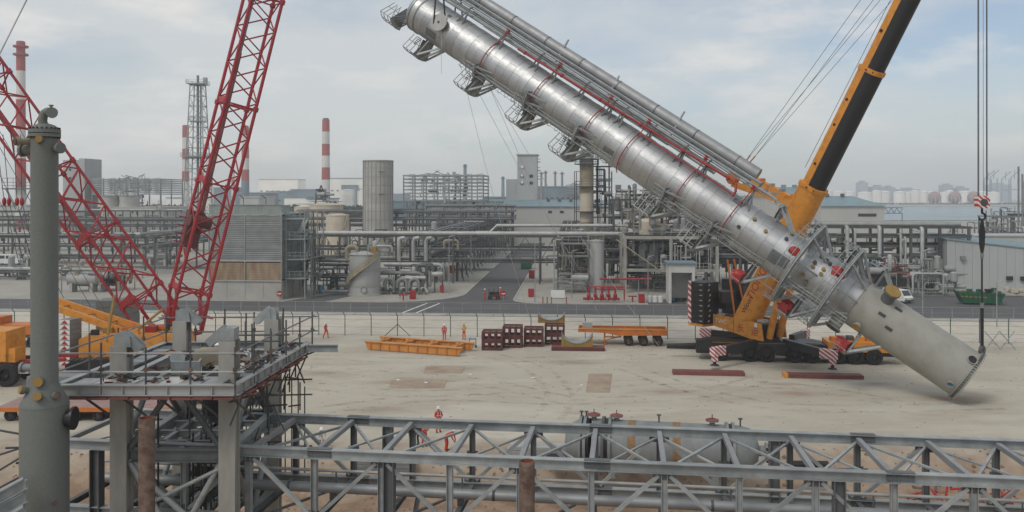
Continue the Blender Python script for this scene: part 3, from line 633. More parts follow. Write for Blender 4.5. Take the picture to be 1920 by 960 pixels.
    def sect(a0, a1, s, name, m, belly=None, cap=True):
        top = [(.88, -.12), (.88, -.8), (.74, -.95), (-.74, -.95), (-.88, -.8), (-.88, -.12)]; bel = [(-.88, -.12), (-.86, .35), (-.74, .72), (-.42, .98), (0, 1.06), (.42, .98), (.74, .72), (.86, .35), (.88, -.12)]
        def loft(prof, nm, mm, par, closed):
            b = MB(); c0, c1 = foot + D * a0, foot + D * a1
            vs = [c + h * (x * s) + kb * (y * s) for c in (c0, c1) for x, y in prof]; q = len(prof)
            fs = [(i, (i + 1) % q, q + (i + 1) % q, q + i) for i in range(q if closed else q - 1)]
            if closed: fs += [list(range(q))[::-1], list(range(q, 2 * q))]
            b.add(vs, fs); return b.obj(nm, mm, par)
        o = loft(top + bel[1:-1], name, m, t, True)
        if belly: loft([(x * 1.012, y * 1.012) for x, y in bel], 'dark_belly', belly, o, False)
        return o
    f1, f2 = 15.4, 27.2
    bs = sect(-.8, f1, 1.14, 'boom_base_section', 'yellow'); s2 = sect(f1, f2, .98, 'boom_section', 'yellow', 'black'); s3 = sect(f2, LB + .3, .88, 'boom_section', 'yellow', 'black')
    for a, s in ((f1, 1.24), (f2, 1.07)):
        c = sect(a - .35, a + .05, s, 'boom_collar', 'yellow')
        for k in range(10): bar('collar_bolt', 'pipedark', c, foot + D * (a - .15) + (h * math.cos(k * .63) + kb * math.sin(k * .63)) * (.86 * s), foot + D * (a - .15) + (h * math.cos(k * .63) + kb * math.sin(k * .63)) * (1.02 * s), .07, 6)
    lettering('TIONG', 'red', bs, foot + D * 4.2 - h * (.885 * 1.14) - kb * .25, D, -kb, 1.15); lettering('Woon', 'black', bs, foot + D * 1.7 - h * (.885 * 1.14) - kb * .2, D, -kb, .75)
    for a in (17.5, 21.5, 24.0, 30.5): bar('pin_hole', 'black', s2, foot + D * a - h * .89 - kb * .5, foot + D * a - h * .7 - kb * .5, .14, 8)
    for q in (-.8, .8):
        c0 = B(1.2, q, 2.4); c1 = foot + D * 9.6 + kb * .95 + h * q; mm = c0.lerp(c1, .56)
        b = MB(); b.tube(c0, mm, .34, n=14); o = b.obj('luffing_cylinder', 'yellow', t); b = MB(); b.tube(mm, c1, .2, n=12); b.obj('piston_rod', 'pipelight', o)
    # guying frame and stays
    for q, a1 in ((1, at(1386, 322, 90)), (-1, at(1372, 344, 82.5))):
        p0 = foot + D * (f1 - 2.5) - kb * .9 + h * (.7 * q)
        o = MB().beam(p0, a1, .5, .62).obj('guy_arm', 'yellow', t)
        dr = p0.lerp(a1, .98); b = MB(); b.tube(dr - h * .3 + UP * .55, dr + h * .3 + UP * .55, .6, n=18); b.obj('rope_drum', 'orange', o)
        for k in range(5): block('arm_bracket', R.choice(('yellow', 'orange', 'galv')), o, p0.lerp(a1, .12 + .16 * k) + UP * .42, (.5, .35, .3), R.uniform(0, 1))
        for k in (0, 1):
            j = k + (2 if q > 0 else 0); pe = tip + V((-.9 + 1.5 * j, .3, .4)); st = a1 + UP * .3 + h * (.75 * k)
            bar('stay_rope', 'rope', t, st, pe, .022, 5); u_ = (pe - st).normalized(); bar('stay_socket', 'orange', t, st + u_ * .2, st + u_ * 2.0, .075, 6)
    for k in range(10): block('knuckle_gear', R.choice(('orange', 'yellow', 'oxide')), t, foot + D * (f1 - 3.4 + R.uniform(-1, 1.2)) - kb * R.uniform(.9, 1.7) + h * R.uniform(-.8, .8), (.55, .5, .5), R.uniform(0, 1.5))
    bar('hoist_rope', 'rope', t, foot + D * (f1 + 1) - kb * 1.8, tip - kb * 1.3, .025, 5); bar('hoist_rope', 'rope', t, foot + D * f1 + kb * 1.2, tip + kb * .95, .02, 5)
    bar('stay_spreader', 'yellow', t, tip + V((-1.2, .3, .4)), tip + V((4.0, .3, .4)), .14, 8)
    b = MB(); b.box(tip + UP * .4, (1.6, 1.6, 1.6)); b.obj('boom_head', 'yellow', t)
    # hook block and tail sling
    hz_ = at(1836, 382, tail.y).z; hp = V((tail.x, tail.y, hz_))
    t2 = thing('hook_block', 'red and white striped hook block above the tail of the column', 'hook block', hp)
    b = MB(); b.prism([hp + V((-.42, -.3, -.35)), hp + V((.42, -.3, -.35)), hp + V((.5, -.3, .45)), hp + V((.3, -.3, .62)), hp + V((-.45, -.3, .62)), hp + V((-.5, -.3, .3))], V((0, .6, 0))); b.obj('cheek_plate', 'stripes', t2)
    b = MB(); b.tube(hp + V((0, -.34, .1)), hp + V((0, .34, .1)), .3, n=14); b.obj('sheave', 'steelgrey', t2)
    b = MB(); b.pipe([hp + V((0, 0, -.3)), hp + V((0, 0, -.75))] + [hp + V((.26 * math.sin(a), 0, -1.0 + .26 * math.cos(a))) for a in [.3 * i for i in range(0, 15)]], .09, 8); b.obj('hook', 'black', t2)
    for k, dx in enumerate((-.38, -.28, .1, .38, .46)): bar('fall_rope', 'rope', t2, hp + V((dx, -.1 + .05 * k, .3)), tip + V((dx, -.1 + .05 * k, 0)), .032 if k != 2 else .018, 6)
    t3 = thing('tail_sling', 'black sling running from the hook block to the column tail', 'sling', tail)
    mid = V((tail.x, tail.y, at(0, 478, tail.y).z)); p = hp + V((0, 0, -1.2))
    for dx in (-.2, -.08, .08, .2): b = MB(); b.pipe([p, p + V((dx, 0, -1.0)), p.lerp(mid, .75) + V((dx * .7, 0, 0)), mid], .07, 6); b.obj('sling_leg', 'black', t3)
    bar('connector', 'pipegrey', t3, mid + UP * .15, mid - UP * .25, .13, 8); lo = V((tail.x, tail.y, at(0, 575, tail.y).z))
    bar('single_rope', 'black', t3, mid, lo, .065, 8); bar('connector', 'pipegrey', t3, lo + UP * .3, lo - UP * .1, .15, 8); bar('doubled_rope', 'black', t3, lo, tail + UP * .35, .13, 8)
    b = MB(); b.lathe([(.12, -.12), (.38, -.12), (.38, .12), (.12, .12), (.12, -.12)], 16, tail + UP * .15, V((.6, -.8, 0))); b.obj('shackle', 'steelgrey', t3)
yellow_crane()
def mat_beam(px0, px1, py, label, edge=False, w=1.0, h=.34):
    a, c = gnd(px0, py), gnd(px1, py + 3); t = thing('crane_mat', label, 'crane mat', a, 'crane mats under the outriggers'); dv = (c - a).normalized(); nv = V((-dv.y, dv.x, 0))
    for k in range(2): beam('mat_timber', 'oxide', t, a + nv * (.27 + .56 * k) + UP * h / 2, c + nv * (.27 + .56 * k) + UP * h / 2, .53, h)
    if edge: beam('end_plate', 'yellow', t, a - dv * .35 + nv * .55 + UP * .2, a - dv * .01 + nv * .55 + UP * .2, 1.1, .4)
mat_beam(1262, 1397, 703, 'long brown crane mat without a yellow end, under the rear outrigger')
mat_beam(1478, 1620, 709, 'long brown crane mat with a yellow end plate, under the front outrigger', True)
# ---------------------------------------------------------------- red lattice-boom crawler crane
def lattice(t, P, Q, ex, ey, w0, w1, n, rc, rl, m='redcrane', name='chord', joints=()):
    D = (Q - P).normalized(); ex = (ex - D * ex.dot(D)).normalized(); ey = (ey - D * ey.dot(D) - ex * ey.dot(ex)).normalized()
    sg = ((-1, -1), (1, -1), (1, 1), (-1, 1))
    C = lambda f, k: P.lerp(Q, f) + (ex * sg[k % 4][0] + ey * sg[k % 4][1]) * ((w0 + (w1 - w0) * f) / 2)
    for k in range(4): bar('boom_chord', m, t, C(0, k), C(1, k), rc, 8)
    for i in range(n):
        for k in range(4):
            a, b_ = (k, k + 1) if (i + k) % 2 else (k + 1, k); bar('lacing_bar', m, t, C(i / n, a), C((i + 1) / n, b_), rl, 6)
    for j in joints:
        for k in range(4):
            bar('joint_frame', m, t, C(j, k), C(j, k + 1), rl * 1.1, 6)
        bar('joint_brace', m, t, C(j, 0), C(j, 2), rl, 6)
        b = MB(); b.beam((C(j, 3) + C(j, 0)) / 2 - ey * .0, (C(j, 3) + C(j, 0)) / 2 + D * .6, w1 * .92, .05, ex); b.obj('joint_plate', m, t)
        for k in range(4): bar('chord_pin', m, t, C(j, k) - D * .22, C(j, k) + D * .22, rc * 1.7, 8)
    return C, D, ex, ey
def red_crane():
    base = gnd(330, 672); base = V((base.x, 86, 0))
    t = thing('lattice_crane', 'red lattice boom crawler crane with yellow house behind the steel platform', 'crane', base)
    ex, ey = V((.83, .55, 0)), V((.55, -.83, 0)); W = 3.1
    b0, b1 = at(353, 560, 86.5), at(493, 0, 88.5); ext = b0 + (b1 - b0) * 1.32
    C, D, bx, by = lattice(t, b0, ext, ex, ey, W, W, 22, .17, .078, joints=(.02, .285, .485, .76))
    # heel of the boom, drawn together to the two pivots
    f0, f1 = at(318, 636, 84.8), at(378, 622, 86.5)
    for k in range(4): bar('heel_chord', 'redcrane', t, C(0, k), (f0, f1, f1, f0)[k], .2, 8)
    for k in range(4): bar('heel_brace', 'redcrane', t, C(0, k), ((f0, f1, f1, f0)[k] + C(0, k + 1)) / 2, .08, 6)
    for a, c in ((f0, f1),): bar('heel_pin', 'redcrane', t, a, c, .25, 10)
    b = MB(); b.beam((C(0, 0) + f0) / 2, (C(0, 3) + f0) / 2, 1.6, .08, D); b.beam((C(0, 1) + f1) / 2, (C(0, 2) + f1) / 2, 1.8, .08, D); b.obj('heel_plate', 'redcrane', t)
    # winch carried inside the boom
    wc = (C(.14, 0) + C(.14, 3)) / 2; b = MB(); b.beam(C(.12, 0).lerp(C(.12, 1), .2), C(.21, 0).lerp(C(.21, 1), .2), 1.6, 1.5, bx); b.tube(wc - bx * .2 + D * 2, wc + bx * 1.9 + D * 2, .6, n=16); wo_ = b.obj('boom_winch', 'maroon', t)
    for k in range(4): bar('winch_guard', 'redcrane', wo_, C(.13 + .02 * k, 0) - bx * .9, C(.13 + .02 * k, 0) - by * .2, .06, 6)
    bar('inner_strut', 'oxide', t, C(.2, 0) + bx * 1.2, C(.62, 0) + bx * 1.0, .2, 6); bar('inner_strut', 'galv_dark', t, C(.62, 0) + bx * 1.0, C(.99, 0) + bx * .9, .14, 6)
    # derrick mast
    d0, d1 = at(280, 575, 85.5), at(-60, 100, 85.0); ext = d0 + (d1 - d0) * 1.06
    C2, D2, dx, dy = lattice(t, d0, ext, V((.72, .69, 0)), V((.69, -.72, 0)), 3.2, 3.2, 15, .15, .074, joints=(.04, .27, .50, .83))
    for k in range(4): bar('mast_heel', 'redcrane', t, C2(0, k), (f0 + V((-.5, 0, -.3)), f1 + V((-1.3, 0, -.5)))[k in (1, 2)], .17, 8)
    for j in (.15, .35, .4, .6): bar('mast_brace', 'redcrane', t, C2(j, 0), C2(j + .07, 2), .06, 6)
    bar('mast_pipe', 'oxide', t, C2(.25, 0) + dx * 1.3, C2(.99, 0) + dx * 1.3, .2, 8)
    # house, crawlers, ballast
    hd = V((.97, .2, 0)).normalized(); hn = V((-hd.y, hd.x, 0)); rz = math.atan2(hd.y, hd.x); Hc = V((-36.6, 82.0, 0))
    Q = lambda a, b_, z: Hc + hd * a + hn * b_ + UP * z
    b = MB(); b.prism([Q(-4.2, -1.7, 1.3), Q(5.2, -1.7, 1.3), Q(5.6, -1.7, 2.0), Q(5.2, -1.7, 3.3), Q(-3.4, -1.7, 3.3), Q(-4.2, -1.7, 3.0)], hn * 3.6); ho_ = b.obj('machine_house', 'yellow', t)
    for a in (-2.2, .6, 3.2): beam('door_seam', 'orange', ho_, Q(a, -1.715, 1.5), Q(a, -1.715, 3.1), .05, .02)
    for k in range(16): block('house_gear', R.choice(('yellow', 'ochre', 'orange', 'black', 'redcrane')), ho_, Q(R.uniform(-3.6, 5), R.uniform(-1.4, 1.6), 3.3 + .25), (R.uniform(.4, 1.0), .6, R.uniform(.3, .7)), rz)
    for q in (-3.0, 3.4):
        b = MB(); b.prism([Q(-5, q, .5), Q(-4.5, q, .05), Q(4.5, q, .05), Q(5, q, .5), Q(5, q, .9), Q(4.5, q, 1.25), Q(-4.5, q, 1.25), Q(-5, q, .9)], hn * 1.3); o = b.obj('crawler_track', 'black', t)
        for k in range(20): block('track_shoe', 'pipedark', o, Q(-4.6 + k * .48, q + .65, 1.28), (.36, 1.34, .08), rz)
    block('car_body', 'redcrane', t, Q(0, .2, 1.05), (4.5, 5.6, .5), rz)
    bar('jack_leg', 'redcrane', t, V((-41.2, 80, 0)), V((-40.9, 80.3, 1.6)), .2, 8)
    bar('mast_post', 'redcrane', t, f0 - UP * 2.6, f0 + UP * 3.2, .33, 8)
    # rear ballast with red triangles
    Bc = V((-41.9, 81.0, 0)); br = rad(72); bu = V((math.cos(br), math.sin(br), 0)); bv = V((-bu.y, bu.x, 0))
    for k in range(9):
        z = .35 + .49 * k; so_ = block('ballast_slab', 'galv_dark' if k == 0 else 'primer_light', t, Bc + UP * (z + .235), (1.4, 1.25, .465), br)
        pl = Bc - bu * .703 + UP * (z + .235); b = MB(); b.beam(pl - bv * .6, pl + bv * .6, .012, .42); b.obj('white_panel', 'white', so_)
        b = MB(); b.prism([pl - bu * .012 - bv * .42 - UP * .17, pl - bu * .012 + bv * .42 - UP * .17, pl - bu * .012 + UP * .19], -bu * .006); b.obj('red_triangle', 'red', so_)
    for k in range(7):
        z = .4 + .72 * k; block('derrick_ballast', 'primer', t, V((-41.8, 90.5, z + .35)), (3.6, 2.6, .69), .15)
    # yellow gantry beams
    for a, c in ((at(70, 552, 84.5), at(312, 630, 84.5)), (at(60, 562, 82.0), at(296, 643, 82.0))): MB().beam(a, c, .38, .62).obj('gantry_beam', 'yellow', t)
    for f in (.25, .45, .62, .8): bar('gantry_tie', 'yellow', t, at(70, 552, 84.5).lerp(at(312, 630, 84.5), f), at(60, 562, 82).lerp(at(296, 643, 82), f - .06), .09, 6)
    bar('raking_strut', 'ochre', t, at(246, 628, 81), at(305, 580, 81), .12, 6); bar('raking_strut', 'ochre', t, at(200, 640, 80), at(215, 553, 81), .13, 6)
    # back stays and winch ropes
    for x0, y0, x1, y1 in ((-10, 260, 170, 575), (-10, 230, 200, 590), (-10, 310, 120, 560), (-10, 360, 100, 570), (30, 230, 240, 600)): bar('back_rope', 'rope', t, at(x0, y0, 88), at(x1, y1, 88), .03, 5)
    for k in range(4):
        p = at(8 + k * 9 + (k > 1) * 6, 378, 70); b = MB(); b.ball(p, .17, 10, 2.2); o = b.obj('rope_sheave_block', 'redpipe', t); bar('block_rope', 'rope', o, p + UP * 5.5 - V((.7 - .2 * k, 0, 0)), p, .03, 5); bar('block_rope', 'rope', o, p, p + V((1.2, 0, -5)), .03, 5)
    bar('pendant_line', 'ropelight', t, at(55, -10, 84), at(-20, 140, 84), .075, 6)
red_crane()
# ---------------------------------------------------------------- near vessel on the left
def near_vessel():
    D = 22.0; zz = lambda y: H - (y - YH) * D / F; X = (83.5 - 960) * D / F; c = V((X, D, 0)); px = D / F
    t = thing('slim_vessel', 'tall grey primed vessel with gooseneck top, nearest on the left', 'vessel', c)
    r1, r2 = 23.5 * px, 42 * px
    b = MB(); b.lathe([(r2, 0), (r2, zz(760)), (r2 * .97, zz(752)), (r1 * 1.08, zz(722)), (r1, zz(714)), (r1, zz(262)), (r1 * 1.02, zz(258))], 40, c); b.obj('shell', 'primer', t)
    for y, r in ((758, r2), (950, r2), (716, r1), (640, r1), (430, r1)): b = MB(); b.lathe([(r, zz(y) - .008), (r + .007, zz(y)), (r, zz(y) + .008)], 40, c); b.obj('weld_seam', 'primer', t)
    for y0, y1 in ((257, 251), (249.5, 243)): b = MB(); b.lathe([(.1, zz(y0)), (27.5 * px, zz(y0)), (27.5 * px, zz(y1)), (.1, zz(y1))], 36, c); b.obj('flange', 'primer', t)
    for i in range(20): a = i * math.pi / 10; q = c + V((math.cos(a) * 25.6 * px, math.sin(a) * 25.6 * px, 0)); bar('flange_bolt', 'pipedark', t, q + UP * zz(259.5), q + UP * zz(239), .025, 6)
    b = MB(); b.lathe([(24 * px * math.cos(rad(a)), zz(243) + 12 * px * math.sin(rad(a))) for a in range(0, 91, 15)], 32, c); b.obj('dished_head', 'primer', t)
    p = lambda x, y, dy=0: V(((x - 960) * px, D + dy, zz(y)))
    b = MB(); b.pipe([p(80, 233), p(80, 226), p(81, 218), p(84, 212), p(89, 209.5), p(95, 209), p(100, 210, .0), p(104, 213, -.2)], 8 * px, 14); b.obj('gooseneck', 'primer', t)
    b = MB(); b.lathe([(.001, 0), (10 * px, 0), (10 * px, .07), (.001, .07)], 20, p(106, 213, -.22), V((.45, -.85, 0))); b.obj('neck_flange', 'primer', t)
    b = MB(); b.tube(p(96, 204), p(96, 199), 2 * px, n=10); b.tube(p(96, 199), p(96, 196.5), 4.2 * px, n=12); b.obj('vent', 'primer', t)
    def noz(x, y, dirv, r, l, m='primer', cap=None, name='nozzle'):
        a = p(x, y); dv = V(dirv).normalized(); q = MB(); q.lathe([(r, 0), (r, l - .07), (r * 1.35, l - .07), (r * 1.35, l), (.001, l)], 20, a, dv); o = q.obj(name, m, t)
        if cap: q = MB(); q.lathe([(.001, 0), (r * 1.2, 0), (r * 1.2, .03), (.001, .03)], 20, a + dv * (l + .003), dv); q.obj('cover', cap, o)
    noz(100, 278, (1, -.55, 0), .105, .32); noz(66, 281, (-1, .12, 0), .13, .38); noz(85, 264, (.12, -1, .05), .075, .39, 'primer', 'ochre'); noz(63, 266, (-.7, -.8, 0), .085, .42, 'pipetan', 'rust')
    noz(83, 713, (.15, -1, .1), .1, .4, 'primer', 'ochre'); noz(83, 735, (-.75, -.8, .3), .085, .56, 'primer', 'ochre'); noz(83, 744, (.25, -1, .25), .085, .62, 'primer', 'ochre'); noz(83, 744, (.95, -.6, .2), .075, .6, 'primer', 'rust'); noz(70, 690, (-1, .2, 0), .1, .46, 'primer_light'); noz(95, 785, (1, .1, 0), .22, .6, 'blackpaint', None, 'manway')
    noz(95, 932, (.7, -.9, 0), .05, .5, 'primer', 'rust')
near_vessel()
def beams_left():
    t = thing('steel_beam_stub', 'galvanised beam ends jutting in beside the slim vessel at lower left', 'steel frame', (-13.5, 21, 8.5))
    for y, d in ((905, 21), (930, 21), (958, 20.6)): MB().ibeam(at(-60, y + 60, d - .6), at(48, y, d), .2, .28).obj('beam', 'galv', t)
    MB().beam(at(44, y - 58, 21), at(44, 975, 21), .1, .16).obj('end_plate', 'galv', t)
    t = thing('scaffold_tubes', 'thin scaffold tubes sticking out beside the slim vessel at lower left', 'scaffold', (-13, 23, 8.8))
    for x0, y0, x1, y1 in ((-40, 905, 48, 852), (-40, 865, 45, 838), (-30, 930, 45, 890), (-40, 800, 45, 815), (10, 840, 70, 838), (30, 868, 80, 870)): bar('tube', 'steelgrey', t, at(x0, y0, 23), at(x1, y1, 23.5), .03, 6)
beams_left()
# ---------------------------------------------------------------- concrete-clad steel frame with scaffold deck
def frame_tower():
    xs, ys = (-11.02, -7.98), (24.1, 28.5); ZD = 11.25
    t = thing('steel_tower_frame', 'pale fireproofed steel tower frame with a scaffolded top deck', 'steel frame', (-9.5, 26.3, 0))
    tops = {(0, 0): 12.25, (1, 0): 12.4, (0, 1): 12.3, (1, 1): 12.35}
    for i, x in enumerate(xs):
        for j, y in enumerate(ys):
            z1 = tops[(i, j)]
            b = MB(); b.ibeam((x, y, -2), (x, y, z1), .46, .48, .06, V((0, 1, 0))); b.beam((x, y, -2), (x, y, z1 - .35), .3, .44, V((0, 1, 0))); o = b.obj('tower_column', 'fireproof', t)
            dirx = 1 if i == 0 else -1
            b = MB(); b.ibeam((x, y, z1 - .02), (x, y, z1 + .36), .3, .34, .03, V((0, 1, 0))); b.ibeam((x + .08 * dirx, y, z1 + .34), (x + .58 * dirx, y, z1 - .1), .24, .28, .03, V((0, 1, 0))); b.prism([(x + .02 * dirx, y - .19, z1 - .05), (x + .34 * dirx, y - .19, z1 - .02), (x + .3 * dirx, y - .19, z1 + .3), (x + .05 * dirx, y - .19, z1 + .4)], (0, .02, 0)); b.obj('brace_gusset', 'galv', o)
    # deck perimeter and inner beams
    E = [(-12.25, 22.95), (-7.45, 22.95), (-7.05, 29.6), (-12.0, 29.6)]
    def ring(a, c, m='pipelight'):
        p, q = V((*a, ZD)), V((*c, ZD)); o = MB().ibeam(p, q, .2, .30, .03).obj('edge_beam', m, t); n = int((q - p).length / .55)
        for k in range(1, n): pp = p.lerp(q, k / n); b = MB(); b.beam(pp - UP * .12, pp + UP * .12, .16, .015, (q - p).normalized()); b.obj('stiffener', m, o)
    for k in range(4): ring(E[k], E[(k + 1) % 4], 'pipelight' if k in (0, 1) else 'galv')
    for y in ys: MB().ibeam((xs[0] + .25, y, ZD - .1), (xs[1] - .25, y, ZD - .1), .22, .38, .03).obj('deck_beam', 'pipelight', t)
    for x in xs: MB().ibeam((x, ys[0] + .25, ZD - .1), (x, ys[1] - .25, ZD - .1), .22, .38, .03).obj('deck_beam', 'galv', t)
    for x in (-10.3, -9.0): MB().ibeam((x, ys[0] + .2, ZD - .15), (x, ys[1] - .2, ZD - .15), .15, .2, .02).obj('deck_beam', 'galv', t)
    MB().ibeam((-6.95, 28.9, ZD + .05), (-5.9, 28.9, ZD + .05), .16, .24, .02).obj('deck_beam', 'galv', t)
    # boards on the deck and red planks under its edge
    for k in range(7): beam('deck_board', R.choice(('pipelight', 'galv', 'offwhite')), t, (-12.05 + k * .6, 23.55 + .04 * (k % 2), ZD + .06 + .004 * k), (-11.5 + k * .6, 23.55, ZD + .06 + .004 * k), 1.0, .04)
    for k in range(9): beam('walk_board', R.choice(('galv', 'offwhite', 'pipegrey')), t, (-7.6 + .02 * k, 24.2 + k * .58, ZD + .07), (-7.6, 24.72 + k * .58, ZD + .07), .42, .04)
    for k in range(8): beam('left_board', R.choice(('galv', 'galv_dark')), t, (-11.65, 24.6 + k * .58, ZD + .07), (-11.65, 25.12 + k * .58, ZD + .07), .5, .04)
    for k in range(8): beam('red_plank', 'oxide', t, (-11.9 + k * .56, 22.95, ZD - .20 - .01 * (k % 2)), (-11.38 + k * .56, 22.95, ZD - .20 - .01 * (k % 2)), .34, .05)
    for k in range(6): beam('red_plank', 'oxide', t, (-7.4 + .06 * k, 23.4 + k * .9, ZD - .21), (-7.35 + .06 * k, 24.0 + k * .9, ZD - .21), .3, .05)
    # clutter on the deck
    for k in range(60):
        x, y = R.choice(((R.uniform(-10.8, -8.3), R.uniform(24.6, 28)), (R.uniform(-7.9, -7.4), R.uniform(24.5, 29)), (R.uniform(-11.6, -8.5), R.uniform(23.2, 23.9))))
        b = MB()
        for q in range(R.randint(3, 6)): p = V((x + R.uniform(-.14, .14), y + R.uniform(-.1, .1), ZD + .1 + R.uniform(0, .1))); b.beam(p, p + V((R.uniform(-.22, .22), R.uniform(-.15, .15), R.uniform(-.03, .1))), R.uniform(.03, .08), R.uniform(.02, .06))
        b.obj('loose_gear', R.choice(('rust', 'maroon', 'pipedark', 'rust', 'steelgrey', 'tarp')), t)
    b = MB(); b.box((-9.35, 26.6, ZD + .2), (.9, .8, .45)); b.obj('tool_crate', 'pipetan', t); b = MB(); b.box((-9.55, 25.0, ZD + .18), (.85, .12, .38)); b.obj('steel_sheet', 'galv', t)
    b = MB(); b.ball((-9.35, 27.6, ZD + .42), .3, 12, .5); b.v = [(p[0] + .05 * mnoise.noise(V(p) * 5), p[1], p[2] + .06 * mnoise.noise(V(p) * 6)) for p in b.v]; b.obj('white_sack', 'white', t)
    b = MB(); b.lathe([(.001, 0), (.22, 0), (.22, .04), (.001, .04)], 20, (-10.15, 25.9, ZD + .3), V((.3, -1, .2))); b.obj('round_plate', 'galv', t)
    # plastic-wrapped top of one column
    b = MB(); b.box((xs[1], ys[0], 12.58), (.4, .46, .34)); b.obj('plastic_wrap', 'galv', t)
    # scaffold handrail
    path = [V((*p, 0)) for p in E]; path[2] = V((-7.0, 29.9, 0)); ins = []
    for k in range(4):
        p, q = path[k], path[(k + 1) % 4]; n = (4, 5, 5, 4)[k]
        for i in range(n):
            pp = p.lerp(q, i / n); bar('rail_post', 'steelgrey', t, pp + UP * (ZD - .25), pp + UP * (ZD + 1.15 + .12 * (i % 2)), .028, 6)
            b = MB(); b.box(pp + UP * (ZD + .55), (.09, .09, .09)); b.obj('coupler', 'rust', t)
        for h_ in (.48, .98): bar('guard_rail', 'pipegrey' if k else 'pipelight', t, p + UP * (ZD + h_) - (q - p).normalized() * .2, q + UP * (ZD + h_) + (q - p).normalized() * .25, .026, 6)
    for x, y in ((-8.9, 26.4), (-8.6, 27.6), (-8.1, 26.8), (-9.0, 28.8), (-7.8, 25.6), (-7.75, 27.4)): bar('scaffold_standard', 'steelgrey', t, (x, y, ZD), (x, y, ZD + R.uniform(.9, 1.5)), .026, 6)
    for y in (26.4, 27.6): bar('scaffold_ledger', 'steelgrey', t, (-9.2, y, ZD + .7), (-7.2, y, ZD + .72), .026, 6)
    for k in range(7):
        y = 23.3 + k * 1.02; bar('scaffold_brace', 'steelgrey', t, (-7.3 + .05 * k, y, ZD - .1), (-7.75 + .05 * k, y + .15, ZD - 1.1), .028, 6); bar('scaffold_brace', 'rust', t, (-6.9 + .02 * k, y, ZD - .15), (-7.9 + .04 * k, y + .5, ZD - .55), .026, 6)
    for k in range(5): x = -11.7 + k * 1.0; bar('scaffold_brace', 'steelgrey', t, (x, 23.1, ZD - .15), (x + .45, 24.0, ZD - 1.0), .035, 6)
    # lower storeys: beams and braces
    for z in (9.15, 6.6):
        for y in ys: MB().ibeam((xs[0] + .24, y, z), (xs[1] - .24, y, z), .24, .36, .03).obj('storey_beam', 'galv_dark', t)
        for x in xs: MB().ibeam((x, ys[0] + .24, z), (x, ys[1] - .24, z), .24, .36, .03).obj('storey_beam', 'galv', t)
        for x in (-10.3, -9.5, -8.7): MB().ibeam((x, ys[0] + .2, z), (x, ys[1] - .2, z), .14, .2, .02).obj('floor_joist', 'galv', t)
        for y in (25.2, 26.3, 27.4): MB().ibeam((xs[0] + .2, y, z + .01), (xs[1] - .2, y, z + .01), .12, .18, .02).obj('floor_joist', 'galv', t)
    for y in ys:
        m = (xs[0] + xs[1]) / 2
        for sx in (-1, 1):
            x = xs[0] if sx < 0 else xs[1]
            bar('chevron_brace', 'galv_dark', t, (x - sx * .2, y, 9.3), (m + sx * .15, y, ZD - .3), .09, 8); bar('chevron_brace', 'galv', t, (x - sx * .2, y, 9.0), (m + sx * .1, y, 6.8), .09, 8)
    for x in xs:
        m = (ys[0] + ys[1]) / 2
        for sy in (-1, 1):
            y = ys[0] if sy < 0 else ys[1]; bar('chevron_brace', 'galv_dark', t, (x, y - sy * .2, 9.3), (x, m + sy * .15, ZD - .3), .09, 8); bar('chevron_brace', 'galv', t, (x, y - sy * .2, 9.0), (x, m + sy * .1, 6.8), .09, 8)
    bar('long_brace', 'galv', t, (xs[0], ys[0], 7.4), (xs[1], ys[0] - .05, 8.9), .06, 8); bar('long_brace', 'galv', t, (xs[0] + .5, ys[0], 8.6), (xs[1] - .3, ys[0], 6.6), .09, 8)
    for k in range(9): x, y = R.uniform(-10.6, -8.3), R.uniform(24.6, 28); bar('drop_tube', R.choice(('pipedark', 'steelgrey')), t, (x, y, 6.5), (x, y, R.uniform(9.3, 10.6)), .03, 6)
    for z in (9.9, 10.4, 8.2): bar('scaffold_ledger', 'steelgrey', t, (-10.6, 27.8, z), (-6.6, 28.2, z), .026, 6)
    for k in range(10): x = -9.0 + .22 * k; bar('scaffold_standard', 'pipedark', t, (x, 28.9, 6.5), (x, 28.9, R.uniform(9.8, 10.8)), .022, 5)
    for k in range(24):
        p = V((R.uniform(-8.2, -7.3), R.uniform(25.5, 29.8), R.uniform(8.6, 11.2))); bar('scaffold_tube', R.choice(('steelgrey', 'rust', 'pipedark')), t, p, p + R.choice((V((0, 0, R.uniform(.8, 1.6))), V((R.uniform(.4, .9), R.uniform(-.2, .2), R.uniform(-.1, .1))), V((R.uniform(-.6, .6), R.uniform(-.5, .5), -R.uniform(.6, 1.2))))), .026, 6)
    # two fireproofed vessel drums hung inside
    for x, y, z0, z1, r in ((-9.55, 27.2, 9.6, 11.3, .32), (-9.7, 27.0, 7.4, 8.8, .4), (-9.3, 27.6, 8.9, 9.7, .5)): b = MB(); b.lathe([(.001, z0 - .15), (r * .8, z0 - .1), (r, z0), (r, z1), (.001, z1)], 20, (x, y, 0)); b.obj('drum_support', 'pipedark', t)
frame_tower()
def rust_pile(px, py, D, label, lean=0):
    top = at(px, py, D); r = 14.8 * D / F; t = thing('rusty_pile', label, 'pipe pile', (top.x, D, 0))
    b = MB(); b.lathe([(r, -1.8), (r, top.z), (r - .025, top.z), (r - .025, top.z - .8)], 28, (top.x, D, 0)); b.obj('pile_wall', 'rust', t)
    b = MB(); b.lathe([(r - .027, top.z - .01), (r - .027, top.z - 1.2), (.001, top.z - 1.2)], 28, (top.x, D, 0)); b.obj('pile_bore', 'rust_in', t)
rust_pile(275, 783, 21, 'rusty open-ended pipe pile in front of the tower frame'); rust_pile(988, 864, 20.4, 'rusty open-ended pipe pile in front of the galvanised truss')
